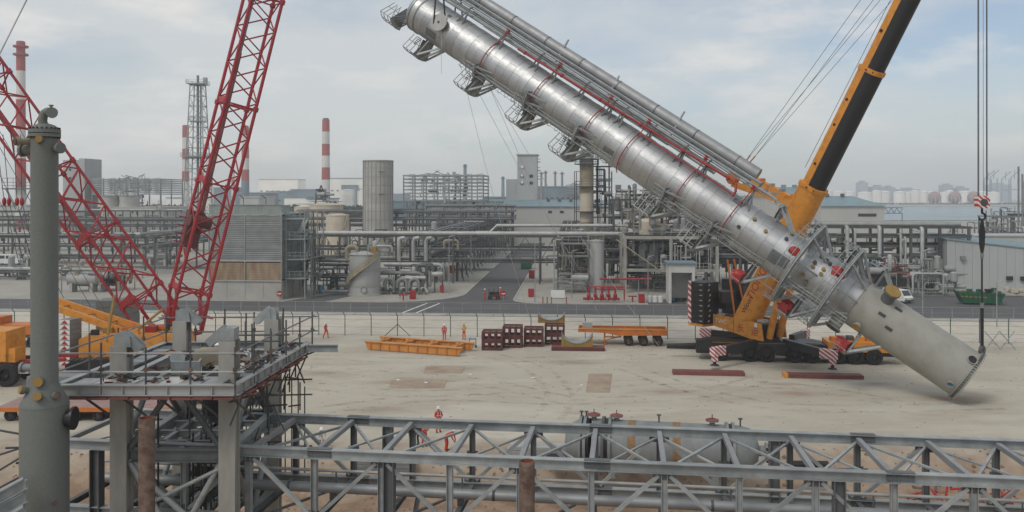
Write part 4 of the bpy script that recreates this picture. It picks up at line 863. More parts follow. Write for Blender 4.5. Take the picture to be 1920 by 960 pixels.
# ---------------------------------------------------------------- galvanised pipe bridge truss along the bottom
def truss():
    ZT, ZB = 9.15, 7.2; n0, n1 = V((-6.39, 24.35, 0)), V((12.8, 21.8, 0)); dv = (n1 - n0).normalized(); wv = V((-dv.y, dv.x, 0)) * 3.55
    Pn = lambda s, z: n0 + dv * s + UP * z; Pf = lambda s, z: n0 + wv + dv * s + UP * z
    t = thing('pipe_bridge_truss', 'long galvanised steel truss bridge crossing the foreground', 'truss', (0, 25, 0))
    S0, S1, dp = -6.9, 24.5, 1.96; st = .78
    for P in (Pn, Pf):
        for z, h in ((ZT, .27), (ZB, .27)):
            s = S0; k = 0
            while s < S1:
                e = min(s + 7.84, S1); MB().ibeam(P(s, z), P(e - .006, z), .25, h, .022).obj('top_chord' if z == ZT else 'bottom_chord', 'galv', t)
                if k: b = MB(); b.beam(P(s - .35, z + h / 2 + .012), P(s + .35, z + h / 2 + .012), .22, .018); b.beam(P(s - .35, z) - wv.normalized() * .03, P(s + .35, z) - wv.normalized() * .03, .018, .17); [b.tube(P(s - .3 + .1 * i, z + zz) - wv.normalized() * .03, P(s - .3 + .1 * i, z + zz) - wv.normalized() * .065, .018, n=6) for i in range(7) for zz in (-.05, .05)]; b.obj('splice_plate', 'galv_dark', t)
                s = e; k += 1
        i = 0; s = st - 4 * dp
        while s < S1:
            MB().ibeam(P(s, ZB + .14), P(s, ZT - .14), .17, .17, .015, dv).obj('post', 'galv_dark' if P is Pf else 'galv', t)
            sgn = 1 if i % 2 else 0
            if i % 2 == 1:
                for q in (-1, 1):
                    if S0 < s + q * dp < S1: MB().beam(P(s + q * .15, ZT - .2), P(s + q * (dp - .12), ZB + .2), .1, .1).obj('diagonal', 'galv', t)
                b = MB(); b.beam(P(s - .3, ZT - .22), P(s + .3, ZT - .22), .02, .22); b.obj('gusset', 'galv_dark', t)
            else:
                b = MB(); b.beam(P(s - .26, ZB + .22), P(s + .26, ZB + .22), .02, .22); b.obj('gusset', 'galv_dark', t)
                if P is Pf: b = MB(); b.beam(P(s - .18, (ZT + ZB) / 2), P(s + .18, (ZT + ZB) / 2), .02, .3); b.obj('gusset', 'galv_dark', t)
            s += dp; i += 1
    s = st - 4 * dp; i = 0
    while s < S1:
        b = MB(); b.beam(Pn(s, ZT + .0) + wv.normalized() * .13, Pf(s, ZT + .0) - wv.normalized() * .13, .14, .14); b.obj('cross_beam', 'alu_dull', t)
        MB().ibeam(Pn(s, ZB) + wv.normalized() * .13, Pf(s, ZB) - wv.normalized() * .13, .15, .18, .014).obj('cross_beam', 'galv_dark', t)
        if s + dp < S1:
            a, c = (Pn(s, ZT - .09), Pf(s + dp, ZT - .09)) if i % 2 else (Pf(s, ZT - .09), Pn(s + dp, ZT - .09)); MB().beam(a, c, .08, .06).obj('plan_brace', 'galv', t)
            a, c = (Pn(s + dp, ZT - .16), Pf(s, ZT - .16)) if i % 2 else (Pf(s + dp, ZT - .16), Pn(s, ZT - .16)); MB().beam(a, c, .07, .05).obj('plan_brace', 'pipelight' if i % 3 == 0 else 'galv', t)
            if i % 2: MB().beam(Pn(s, ZB - .05), Pf(s + dp, ZB - .05), .08, .06).obj('plan_brace', 'galv_dark', t)
        s += dp; i += 1
    for s in (st + dp * 1.12, st + dp * 7.3, st - dp * 3.4):
        for P in (Pn, Pf): MB().ibeam(P(s - (1.05 if P is Pf else 0), -2), P(s - (1.05 if P is Pf else 0), ZT - .15), .3, .3, .03, dv).obj('support_column', 'galv_dark', t)
        bar('column_brace', 'galv_dark', t, Pn(s, 4), Pf(s, 7), .08, 6)
    # pipes carried inside
    q = wv * .45; tp = thing('insulated_pipeline', 'bright silver pipe running inside the galvanised truss', 'pipe', n0 + q)
    s = S0
    while s < S1:
        e = min(s + 6.3, S1); b = MB(); b.tube(Pn(s, ZB + .42) + q, Pn(e, ZB + .42) + q, .15, n=20); b.obj('pipe_length', 'alu_dull', tp); b = MB(); b.tube(Pn(e - .04, ZB + .42) + q, Pn(e + .04, ZB + .42) + q, .158, n=20); b.obj('jacket_band', 'steelgrey', tp); s = e
    s = st
    while s < S1: b = MB(); b.box(Pn(s, ZB + .2) + q, (.2, .16, .2)); b.obj('pipe_shoe', 'steelgrey', tp); s += dp * 2
    tp = thing('thin_pipeline', 'thin pale pipe beside the silver one inside the truss', 'pipe', n0 + q); bar('pipe_length', 'pipelight', tp, Pn(S0, ZB + .86) + wv * .52, Pn(S1, ZB + .86) + wv * .52, .05, 10)
    s = st
    while s < S1: bar('pipe_stand', 'galv_dark', tp, Pn(s, ZB + .1) + wv * .52, Pn(s, ZB + .82) + wv * .52, .025, 6); s += dp * 2
truss()
# ---------------------------------------------------------------- yard: vessel lying on its side
def lying_vessel():
    c0, c1 = V((4.1, 51.5, 1.62)), V((14.2, 49.6, 1.62)); dv = (c1 - c0).normalized(); L = (c1 - c0).length; r = 1.38
    t = thing('horizontal_vessel', 'grey flanged vessel lying on supports behind the galvanised truss', 'vessel', (9, 50.6, 0))
    K = lambda prof, n=40: MB().lathe(prof, n, c0, dv)
    K([(r, .8), (r, L - 1.6)]).obj('shell', 'primer_light', t)
    K([(.001, -.9), (.5, -.85), (1.0, -.6), (r * .93, -.1), (r * .93, .3)]).obj('channel_head', 'primer_light', t)
    K([(r, L - 1.6), (r, L - .9), (r * .9, L - .35), (r * .55, L + .05), (.001, L + .2)]).obj('dished_end', 'primer_light', t)
    for a in (.0, .28, 1.35, 1.75, L - 1.75, L - 1.4):
        K([(r * .9, a), (r + .16, a), (r + .16, a + .17), (r * .9, a + .17)]).obj('girth_flange', 'primer_light' if a != 1.35 else 'steelgrey', t)
    K([(r + .02, .45), (r + .02, .62)]).obj('gasket', 'black', t); K([(r + .06, 1.53), (r + .06, 1.74)]).obj('gasket', 'black', t); K([(r + .06, L - 1.57), (r + .06, L - 1.42)]).obj('gasket', 'black', t)
    for a in (2.9, 5.5): K([(r + .006, a), (r + .014, a), (r + .014, a + .45), (r + .006, a + .45)]).obj('rust_strap', 'strap', t)
    up = UP
    for a, m in ((.85, 'oxide'), (2.2, 'oxide'), (L - 2.5, 'oxide')):
        p = c0 + dv * a + up * r; b = MB(); b.tube(p - up * .1, p + up * .22, .16, n=14); b.tube(p + up * .22, p + up * .3, .38, n=16); o = b.obj('nozzle', 'primer_light', t); b = MB(); b.tube(p + up * .3, p + up * .36, .4, .25, n=16); b.tube(p + up * .36, p + up * .62, .03, n=6); b.obj('cover', m, o)
    for a in (.1, .4, 4.7, L - .9): p = c0 + dv * a + up * r; bar('lifting_stud', 'steelgrey', t, p, p + up * .45, .05, 6); b = MB(); b.tube(p + up * .4, p + up * .46, .13, n=10); b.obj('stud_cap', 'steelgrey', t)
    for a in (2.0, L - 2.4):
        p = c0 + dv * a; b = MB(); nv = V((-dv.y, dv.x, 0)); b.prism([p - nv * 1.3 - dv * .2 + UP * (-1.7), p + nv * 1.3 - dv * .2 - UP * 1.7, p + nv * 1.1 - dv * .2 - UP * .6, p - nv * 1.1 - dv * .2 - UP * .6], dv * .4); b.obj('saddle', 'primer', t)
    for k in range(9): p = c0 + dv * (L + .5 + .1 * (k % 3)) + UP * (-.9 + .22 * k); bar('end_bolt', 'black', t, p - V((-dv.y, dv.x, 0)) * 1.2, p - V((-dv.y, dv.x, 0)) * 1.0, .08, 6)
    b = MB(); b.lathe([(.3, 0), (.3, .5), (.5, .5), (.5, .62), (.001, .62)], 18, c0 + dv * (L - 0), dv); b.obj('end_nozzle', 'primer_light', t)
lying_vessel()
def timber_stack(p, n, w, L, label, m='offwhite', rz=0.):
    t = thing('steel_stack', label, 'stack', p)
    for k in range(n): block('section', m, t, V(p) + V((.1 * (k % 2), 0, .12 + .22 * k)), (L - .2 * (k % 2), w, .2), rz)
timber_stack((-8.0, 53.4, gz(-8, 53.4)), 3, .9, 3.8, 'low stack of pale steel sections left of the workers, under the truss', 'pipegrey', -.05)
timber_stack((1.8, 54.0, gz(1.8, 54)), 4, 1.1, 4.2, 'stack of pale steel sections just left of the lying vessel', 'pipelight', -.08)
for k, (x, y) in enumerate(((3.3, 52.0), (17.6, 50.6), (19.4, 49.2))):
    t = thing('rust_drum_pile', ('dark rusty pipe bundle beside the lying vessel, left end', 'dark rusty pipe bundle beyond the right end of the lying vessel', 'dark rusty pipe bundle farthest right behind the truss')[k], 'pipe bundle', (x, y, 0))
    for q in range(5): bar('pipe', R.choice(('maroon', 'rust', 'black')), t, (x - 1.2, y + .3 * (q % 3), .2 + .3 * (q // 3)), (x + 1.2, y + .3 * (q % 3) - .1, .2 + .3 * (q // 3)), .15, 8)
# red and yellow rubbish at the right, below the truss line
t = thing('scrap_heap', 'heap of red cables and scrap behind the truss at far right', 'scrap heap', (24.5, 46.5, -.6))
for k in range(34):
    p = V((24.5 + R.uniform(-2.6, 2.6), 46.5 + R.uniform(-1, 1), R.uniform(-.6, .6))); b = MB(); b.pipe([p, p + V((R.uniform(-.6, .6), R.uniform(-.4, .4), R.uniform(-.1, .5))), p + V((R.uniform(-1.2, 1.2), R.uniform(-.6, .6), R.uniform(-.3, .3)))], R.uniform(.03, .08), 5); b.obj('scrap_piece', R.choice(('hydrant', 'hydrant', 'red', 'black', 'steelgrey', 'rust')), t)
b = MB()
for k in range(2600):
    x, y = R.uniform(-32, 32), 41 + 14.5 * R.random() ** 1.4; s = R.uniform(.03, .1) * (1.5 if R.random() < .1 else 1); z = gz(x, y) - s * .2; q = [R.uniform(.6, 1.2) for _ in range(7)]
    b.add([(x - s * q[0], y - s, z), (x + s, y - s * q[1], z), (x + s * q[2], y + s, z), (x - s, y + s * q[3], z), (x - s * .5, y - s * .4, z + s * q[4]), (x + s * .5, y - s * .3, z + s * q[5]), (x, y + s * .5, z + s * .8 * q[6])], [(0, 1, 5, 4), (1, 2, 6, 5), (2, 3, 6), (3, 0, 4, 6), (4, 5, 6)])
b.obj('earth_clods', 'soil', None, 'brown clods of turned earth below the galvanised truss', 'earth', None, 'stuff')
# ---------------------------------------------------------------- yellow lifting frame
def lifting_frame():
    a, c = gnd(690, 656), gnd(850, 668); d = gnd(868, 650); dv = (c - a).normalized(); nv = V((-dv.y, dv.x, 0)); L = (c - a).length + .6; W = 3.2
    t = thing('lifting_frame', 'yellow steel ladder frame lying flat on the sand', 'steel frame', a)
    Q = lambda s, w_, z: a + dv * s + nv * w_ + UP * z
    for w_ in (0, W):
        b = MB(); b.prism([Q(-.3, w_ - .1, .85), Q(L + .3, w_ - .1, .85), Q(L, w_ - .1, .1), Q(0, w_ - .1, .1)], nv * .2); o = b.obj('side_beam', 'yellowframe', t)
        b = MB(); b.beam(Q(-.35, w_, .9), Q(L + .35, w_, .9), .5, .08); b.obj('top_flange', 'yellowframe', o)
        for k in range(10): b = MB(); b.beam(Q(.4 + k * (L - .6) / 9, w_ - .17, .12), Q(.4 + k * (L - .6) / 9, w_ - .17, .84), .05, .14, dv); b.obj('web_stiffener', 'orange', o)
    for k in range(4): s = .9 + k * (L - 1.8) / 3; MB().beam(Q(s, .1, .6), Q(s, W - .1, .6), .35, .5).obj('cross_member', 'yellowframe', t); b = MB(); b.box(Q(s, W * .5, .95), (.3, .5, .25)); b.obj('lug', 'yellowframe', t)
    MB().beam(Q(.3, W * .5, .5), Q(L - .3, W * .5, .5), .25, .4).obj('middle_beam', 'yellowframe', t)
lifting_frame()
# ---------------------------------------------------------------- brown stillage racks
def rack(px, py, n, w, dpt, h, label):
    p = gnd(px, py); t = thing('steel_stillage', label, 'stillage', p, 'brown steel stillages by the fence'); rz = -PY
    ux, uy = PU, PV; Q = lambda a, b_, z: p + ux * a + uy * b_ + UP * z
    for k in range(n):
        z = k * h
        for zz_ in (.12, h - .12):
            for y in (0, dpt): beam('rail', 'maroon', t, Q(0, y, z + zz_), Q(w, y, z + zz_), .12, .22)
            for x in (0.06, w - .06): beam('end_rail', 'maroon', t, Q(x, .07, z + zz_), Q(x, dpt - .07, z + zz_), .12, .2)
        for i in range(4):
            for y in (0, dpt): beam('upright', 'maroon', t, Q(.09 + i * (w - .18) / 3, y + .01, z + .23), Q(.09 + i * (w - .18) / 3, y + .01, z + h - .23), .2, .11, uy)
        beam('web_plate', 'maroon', t, Q(.1, dpt * .5, z + h - .05), Q(w - .1, dpt * .5, z + h - .05), dpt * .35, .05)
rack(903, 657, 2, 2.2, 1.8, 1.0, 'leftmost brown stillage pair by the fence, lower and nearer than the rest'); rack(942, 652, 2, 2.1, 1.8, 1.15, 'second brown stillage pair from the left by the fence')
rack(982, 650, 2, 2.1, 1.8, 1.0, 'third brown stillage pair from the left by the fence'); rack(1021, 646, 2, 2.2, 1.8, 1.1, 'brown stillage pair carrying the raised pipe saddle')
def saddle(p, w, h, d, label):
    t = thing('pipe_saddle', label, 'saddle', p, 'curved pipe saddles by the fence'); Q = lambda a, b_, z: V(p) + PU * a + PV * b_ + UP * z
    arc = [(w / 2 * math.cos(a), h - .02 - (h * .78) * math.sin(a)) for a in [math.pi * i / 14 for i in range(15)]]
    for y in (0, d - .08):
        b = MB()
        for (x0, z0), (x1, z1) in zip(arc, arc[1:]): b.prism([Q(x0, y, z0), Q(x1, y, z1), Q(x1, y, 0), Q(x0, y, 0)], PV * .08)
        b.obj('cheek', 'ochre', t)
    b = MB()
    for (x0, z0), (x1, z1) in zip(arc, arc[1:]): b.add([Q(x0, -.08, z0 + .02), Q(x1, -.08, z1 + .02), Q(x1, d + .08, z1 + .02), Q(x0, d + .08, z0 + .02), Q(x0, -.08, z0 + .08), Q(x1, -.08, z1 + .08), Q(x1, d + .08, z1 + .08), Q(x0, d + .08, z0 + .08)], [(0, 1, 2, 3), (7, 6, 5, 4), (0, 4, 5, 1), (2, 6, 7, 3)])
    b.obj('curved_plate', 'galv', t)
    for x in (-w * .42, -w * .2, 0, w * .2, w * .42): b = MB(); zt = h * .2 if abs(x) < .1 else h * .35 if abs(x) < w * .3 else h * .6; b.beam(Q(x, -.04, .02), Q(x, -.04, zt), .06, .09, PU); b.obj('rib', 'ochre', t)
g0 = gnd(1037, 643); saddle(g0 + PU * -.2 + UP * 2.22, 3.0, 1.25, 1.4, 'curved pipe saddle raised on top of brown stillages')
g1 = gnd(1082, 659); saddle(g1 + UP * .42 + PV * .3, 3.3, 1.6, 1.4, 'larger curved pipe saddle standing on a brown beam')
t = thing('timber_beam', 'brown beam lying under the larger pipe saddle', 'beam', g1); MB().beam(g1 + PU * -2.7 + PV * .9 + UP * .2, g1 + PU * 2.9 + PV * .9 + UP * .2, 1.4, .4).obj('beam_body', 'oxide', t); MB().beam(g1 + PU * -2.7 + PV * .19 + UP * .2, g1 + PU * 2.9 + PV * .19 + UP * .2, .03, .3).obj('beam_face', 'maroon', t)
t = thing('black_pipe', 'black pipe lying on the sand left of the yellow crane', 'pipe', gnd(1250, 652)); bar('pipe_body', 'black', t, gnd(1250, 653) + UP * .22, gnd(1318, 655) + UP * .22, .2, 12); bar('pipe_collar', 'steelgrey', t, gnd(1290, 654) + UP * .22, gnd(1293, 654) + UP * .22, .24, 12)
# ---------------------------------------------------------------- orange flatbed trailer
def trailer():
    p = gnd(1084, 647); q = gnd(1252, 650); dv = (q - p).normalized(); nv = V((-dv.y, dv.x, 0)); L = (q - p).length
    t = thing('flatbed_trailer', 'empty orange three-axle flatbed trailer parked by the fence', 'trailer', p); Q = lambda a, b_, z: p + dv * a + nv * b_ + UP * z
    for y in (0, 2.5): b = MB(); b.prism([Q(0, y - .06, 1.75), Q(L, y - .06, 1.75), Q(L, y - .06, 1.2), Q(L * .45, y - .06, 1.1), Q(L * .3, y - .06, 1.4), Q(0, y - .06, 1.45)], nv * .12); b.obj('side_rail', 'orange', t); MB().beam(Q(0, y, 1.79), Q(L, y, 1.79), .25, .07).obj('rail_flange', 'yellowframe', t)
    for k in range(9): beam('deck_plank', R.choice(('ochre', 'yellowframe')), t, Q(.15 + k * (L - .3) / 9, 1.25, 1.5), Q(.1 + (k + 1) * (L - .3) / 9, 1.25, 1.5), 2.36, .08)
    for a in (0.06, L - .06): beam('end_beam', 'orange', t, Q(a, .08, 1.6), Q(a, 2.42, 1.6), .12, .4)
    for a in (L - 4.2, L - 2.6, L - 1.0):
        for y in (.25, 2.25): wheel(t, Q(a, y, .52), -nv if y < 1 else nv, .52, .5, 'rubber', 'rust')
    for a in (2.9,):
        for y in (.4, 2.1): b = MB(); b.beam(Q(a, y, .1), Q(a, y, 1.3), .15, .15); b.beam(Q(a - .2, y, .06), Q(a + .2, y, .06), .3, .08); b.obj('landing_leg', 'orange', t)
    bar('leg_brace', 'orange', t, Q(2.9, .4, .5), Q(L - 5, .4, 1.0), .06, 6); bar('leg_brace', 'orange', t, Q(2.9, .4, .9), Q(L - 5, .4, .9), .06, 6)
    b = MB(); b.box(Q(1.0, 1.2, 2.05), (1.1, .8, .6), -PY); b.obj('headboard_box', 'pipelight', t)
trailer()
# low blue trolley
p = gnd(880, 652); t = thing('hand_trolley', 'small blue wire trolley beside the yellow ladder frame', 'trolley', p)
for a, b_ in (((0, 0), (.7, 0)), ((0, .5), (.7, .5)), ((0, 0), (0, .5)), ((.7, 0), (.7, .5))):
    for z in (.25, .9): bar('tube', 'blueplastic', t, p + V((*a, z)), p + V((*b_, z)), .03, 6)
for a in ((0, 0), (.7, 0), (0, .5), (.7, .5)): bar('upright', 'blueplastic', t, p + V((*a, .1)), p + V((*a, 1.0)), .03, 6); b = MB(); b.tube(p + V((a[0], a[1] - .04, .1)), p + V((a[0], a[1] + .04, .1)), .1, n=10); b.obj('castor', 'rubber', t)
# steel road plates lying on the sand
for i, (x0, x1, y0, y1, m, lb) in enumerate(((1098, 1148, 701, 736, 'rustplate', 'square rusty steel plate lying flat in the middle of the yard'), (793, 872, 687, 700, 'rustplate', 'brown steel plate lying on the sand nearest the yellow frame'), (728, 838, 713, 728, 'rustplate', 'long brown steel plate half covered with sand'))):
    if 'rustplate' not in MATS: mat('rustplate', (.30, .215, .15), .9, v=.1, sc=.5, c2=(.40, .33, .245), bump=.2)
    a, b_, c, d = gnd(x0 + 6, y0), gnd(x1, y0), gnd(x1 - 5, y1), gnd(x0, y1); b = MB(); b.prism([d, c, b_, a], UP * .03); b.obj('steel_plate', m, None, lb, 'steel plate', 'steel plates on the sand')
for i, (x, y) in enumerate(((746, 713), (799, 718), (882, 703), (1000, 709), (1091, 723))):
    b = MB(); b.ball(gnd(x, y) + UP * .04, .16, 8, .35); b.v = [(p[0] + .12 * mnoise.noise(V(p) * 4), p[1], p[2] + .03 * mnoise.noise(V(p) * 6)) for p in b.v]
    b.obj('litter', 'white', None, ('white scrap on the left end of the long brown plate', 'white scrap on the right end of the long brown plate', 'white scrap right of the brown plate', 'white scrap on open sand mid yard', 'white scrap left of the square rusty plate')[i], 'litter', 'white scraps on the sand')
# rutted drag marks and small stones in the yard
b = MB()
for k in range(900):
    x, y = R.uniform(-45, 60), R.uniform(60, 99); s = R.uniform(.03, .11); b.add([(x - s, y - s, 0), (x + s, y - s * .6, 0), (x + s * .8, y + s, 0), (x - s, y + s * .7, 0), (x, y, s * .8)], [(0, 1, 4), (1, 2, 4), (2, 3, 4), (3, 0, 4)])
b.obj('yard_stones', 'rustplate', None, 'small stones and clods strewn over the sandy yard', 'stones', None, 'stuff')
# ---------------------------------------------------------------- fence between yard and road
def fence(v, u0, u1, gap, h, name, label, m, bent=True, wires=(0.15, .9, 1.7), braces=(), z0=0., rr=.05):
    t = thing(name, label, 'fence', pf((u0 + u1) / 2, v)); k = 0; u = u0
    while u <= u1:
        p = pf(u, v, z0); b = MB()
        if bent: b.pipe([p, p + UP * h, p + UP * (h + .45) + PV * -.3 + PU * -.12], rr, 6)
        else: b.tube(p, p + UP * h, rr, n=6)
        b.obj('post', m, t)
        if k in braces:
            for q in (-1, 1): bar('brace', m, t, p + PU * (1.5 * q), p + UP * (h * .6), .045, 6)
        u += gap; k += 1
    for z in wires: bar('wire', m, t, pf(u0, v, z0 + z), pf(u1, v, z0 + z), .012, 4)
    return t
fence(-18.3, -62, 70, 3.12, 2.3, 'chain_fence', 'dark green bent-top post fence between the yard and the loose sand', 'greenwire', True, (.1, 1.0, 1.9, 2.4), (16, 34))
fence(-.35, -90, 90, 2.6, 1.7, 'roadside_fence', 'thin grey post fence along the near edge of the asphalt road', 'galv', False, (.15, .9, 1.65), (), .0, .03)
# ---------------------------------------------------------------- workers
def person(p, yaw, label, suit='coverall', pose='stand', helmet='helmet', top=None, hgt=1.74, group='workers in orange coveralls'):
    s = hgt / 1.74; J = {}
    J.update(pel=(0, 0, .95), chest=(0, .02, 1.32), neck=(0, .02, 1.48), head=(0, 0, 1.62), hl=(.1, 0, .92), hr=(-.1, 0, .92), kl=(.12, -.03, .5), kr=(-.12, -.03, .5), al=(.13, .04, .08), ar=(-.13, .04, .08), fl=(.14, -.13, .04), fr=(-.14, -.13, .04), sl=(.2, .02, 1.42), sr=(-.2, .02, 1.42), el=(.27, .05, 1.14), er=(-.27, .05, 1.14), wl=(.24, -.08, .9), wr=(-.24, -.08, .9))
    if pose == 'walk': J.update(kl=(.11, -.2, .52), al=(.11, -.22, .1), fl=(.11, -.38, .06), kr=(-.11, .1, .5), ar=(-.11, .32, .14), fr=(-.11, .2, .04), wl=(.22, .12, .95), wr=(-.2, -.25, 1.0))
    if pose == 'hands': J.update(el=(.28, -.02, 1.14), wl=(.1, -.26, 1.12), er=(-.28, -.02, 1.14), wr=(-.08, -.26, 1.1))
    if pose == 'bend': J.update(chest=(0, -.3, 1.16), neck=(0, -.42, 1.24), head=(0, -.54, 1.3), sl=(.2, -.36, 1.2), sr=(-.2, -.36, 1.2), el=(.24, -.46, .95), er=(-.24, -.46, .95), wl=(.14, -.55, .74), wr=(-.14, -.55, .74), pel=(0, .08, .95), hl=(.1, .06, .92), hr=(-.1, .06, .92))
    if pose == 'up': J.update(el=(.34, -.12, 1.3), wl=(.2, -.3, 1.5), er=(-.3, 0, 1.15), wr=(-.12, -.24, 1.2))
    rads = dict(pel=(.16, .12), chest=(.19, .13), neck=(.06, .06), head=(.085, .1), hl=(.1, .1), hr=(.1, .1), kl=(.075, .075), kr=(.075, .075), al=(.065, .065), ar=(.065, .065), fl=(.05, .045), fr=(.05, .045), sl=(.075, .075), sr=(.075, .075), el=(.058, .058), er=(.058, .058), wl=(.042, .042), wr=(.042, .042))
    ed = [('pel', 'chest'), ('chest', 'neck'), ('neck', 'head'), ('pel', 'hl'), ('pel', 'hr'), ('hl', 'kl'), ('hr', 'kr'), ('kl', 'al'), ('kr', 'ar'), ('al', 'fl'), ('ar', 'fr'), ('chest', 'sl'), ('chest', 'sr'), ('sl', 'el'), ('sr', 'er'), ('el', 'wl'), ('er', 'wr')]
    ks = list(J)
    # hands: palm plus five short fingers per wrist
    for sd, wn, en in ((1, 'wl', 'el'), (-1, 'wr', 'er')):
        w_, e_ = V(J[wn]), V(J[en]); d = (w_ - e_).normalized(); sdv = V((0, 1, 0)).cross(d).normalized() if abs(d.y) < .9 else V((1, 0, 0)); pm = w_ + d * .08
        pn = f'p{sd}'; J[pn] = tuple(pm); rads[pn] = (.04, .03); ed.append((wn, pn)); ks.append(pn)
        for f in range(4):
            n1, n2 = f'f{sd}{f}a', f'f{sd}{f}b'; q = pm + sdv * (.022 * (f - 1.5)) + d * .045; J[n1] = tuple(q); J[n2] = tuple(q + d * (.035 + .008 * (f in (1, 2))) + V((0, -.02, -.01))); rads[n1] = (.011, .011); rads[n2] = (.009, .009); ed += [(pn, n1), (n1, n2)]; ks += [n1, n2]
        n1 = f't{sd}'; J[n1] = tuple(w_ + d * .06 + sdv * .055 * sd + V((0, -.02, 0))); rads[n1] = (.012, .012); ed.append((pn, n1)); ks.append(n1)
    me = bpy.data.meshes.new('person_cage'); ix = {k: i for i, k in enumerate(ks)}; me.from_pydata([J[k] for k in ks], [(ix[a], ix[c]) for a, c in ed], []); o = bpy.data.objects.new('cage', me); COL.objects.link(o)
    o.modifiers.new('skin', 'SKIN'); sb = o.modifiers.new('sub', 'SUBSURF'); sb.levels = 1
    for k in ks: me.skin_vertices[0].data[ix[k]].radius = rads[k]
    for i, dd in enumerate(me.skin_vertices[0].data): dd.use_root = i == 0
    dg = bpy.context.evaluated_depsgraph_get(); m2 = bpy.data.meshes.new_from_object(o.evaluated_get(dg)); bpy.data.objects.remove(o)
    m2.materials.clear(); [m2.materials.append(MATS[k]) for k in (suit, 'skin', 'black', top or suit)]
    hd = V(J['neck']); wl, wr = V(J['wl']), V(J['wr'])
    for pl in m2.polygons:
        c = pl.center; pl.use_smooth = True
        pl.material_index = 1 if (c - V(J['head'])).length < .16 or min((c - wl - (wl - V(J['el'])).normalized() * .09).length, (c - wr - (wr - V(J['er'])).normalized() * .09).length) < .085 else (2 if c.z < .1 else (3 if c.z > 1.0 and top else 0))
    t = thing('person', label, 'person', (0, 0, 0), group); bo = bpy.data.objects.new('body', m2); COL.objects.link(bo); _par(bo, t)
    h = V(J['head']); b = MB(); b.lathe([(.155, 0), (.135, .015), (.13, .08), (.1, .14), (.05, .165), (.001, .17)], 18, h + UP * .045); b.box(h + V((0, -.14, .05)), (.16, .1, .015)); b.obj('safety_helmet', helmet, t)
    b = MB(); b.beam(h + V((-.03, -.1, .015)), h + V((-.055, -.1, .015)), .02, .015); b.beam(h + V((.03, -.1, .015)), h + V((.055, -.1, .015)), .02, .015); b.obj('eyes', 'black', t); b = MB(); b.prism([h + V((-.018, -.095, -.03)), h + V((.018, -.095, -.03)), h + V((0, -.1, .02))], V((0, -.03, -.005))); b.obj('nose', 'skin', t); b = MB(); b.beam(h + V((-.03, -.093, -.055)), h + V((.03, -.093, -.055)), .012, .01); b.obj('mouth', 'oxide', t)
    for q in (-1, 1): b = MB(); b.box(h + V((.09 * q, .005, 0)), (.02, .04, .06)); b.obj('ear', 'skin', t)
    if pose != 'bend':
        b = MB(); b.lathe([(.205, 0), (.21, .05)], 18, (0, .02, 1.17)); b.v = [(x, .02 + (y - .02) * .72, z) for x, y, z in b.v]; b.obj('reflective_band', 'offwhite', t)
        b = MB()
        for q in (-1, 1): b.beam((.1 * q, -.145, 1.2), (.1 * q, -.12, 1.45), .045, .01, V((0, 1, 0)))
        b.obj('brace_band', 'offwhite', t)
    t.location = p; t.rotation_euler = (0, 0, yaw); t.scale = (s, s, s); return t
person(gnd(611, 634), 1.2, 'worker walking in orange coverall, leftmost beside the fence', pose='walk'); person(gnd(833, 637), .3, 'worker in orange coverall standing between the yellow frame and the fence'); person(gnd(870, 637), -.3, 'worker in orange trousers and yellow vest by the fence, arms raised', top='hivis', pose='up', helmet='hivis')
person(V((-5.1, 59.2, gz(-5.1, 59.2))), .5, 'worker in red coverall and white helmet, standing tallest behind the truss', pose='hands'); person(V((-4.25, 55.4, gz(-4.25, 55.4))), 1.3, 'worker in red coverall bending forward behind the truss', pose='bend')
person(V((-5.75, 56.0, gz(-5.75, 56.0))), .4, 'worker in red coverall and white helmet beside the one in navy', pose='hands'); person(V((-6.3, 56.3, gz(-6.3, 56.3))), -.6, 'worker in dark navy coverall, bending behind the truss', suit='navy', pose='bend', group='workers')
person(V((-12.5, 55.6, gz(-12.5, 55.6))), .4, 'worker in pale clothes by the steel posts behind the truss, left of the others', suit='offwhite', pose='bend', group='workers')
person(gnd(909, 563), 1.4, 'worker in orange coverall on the side road, left of the cart'); person(gnd(938, 560), -1.2, 'worker in orange coverall on the side road, right of the cart', pose='hands')
# motor cart with workers at the road mouth
p = gnd(926, 562); t = thing('motor_cart', 'small dark maintenance cart between two workers on the side road', 'cart', p)
b = MB(); b.box(p + UP * .65, (1.7, 1.0, .3), .1); b.obj('bed', 'maroon', t)
for dx in (-.6, .6):
    for dy in (-.5, .5): wheel(t, p + V((dx, dy, .32)), (0, -1 if dy < 0 else 1, 0), .32, .2)
for dx in (-.75, .0, .75): bar('cage_post', 'black', t, p + V((dx, -.4, .8)), p + V((dx, -.4, 1.75)), .04, 6)
for k in range(4): block('load', R.choice(('hydrant', 'black', 'maroon')), t, p + V((-.5 + .35 * k, .1, 1.0)), (.35, .5, .5), .2)
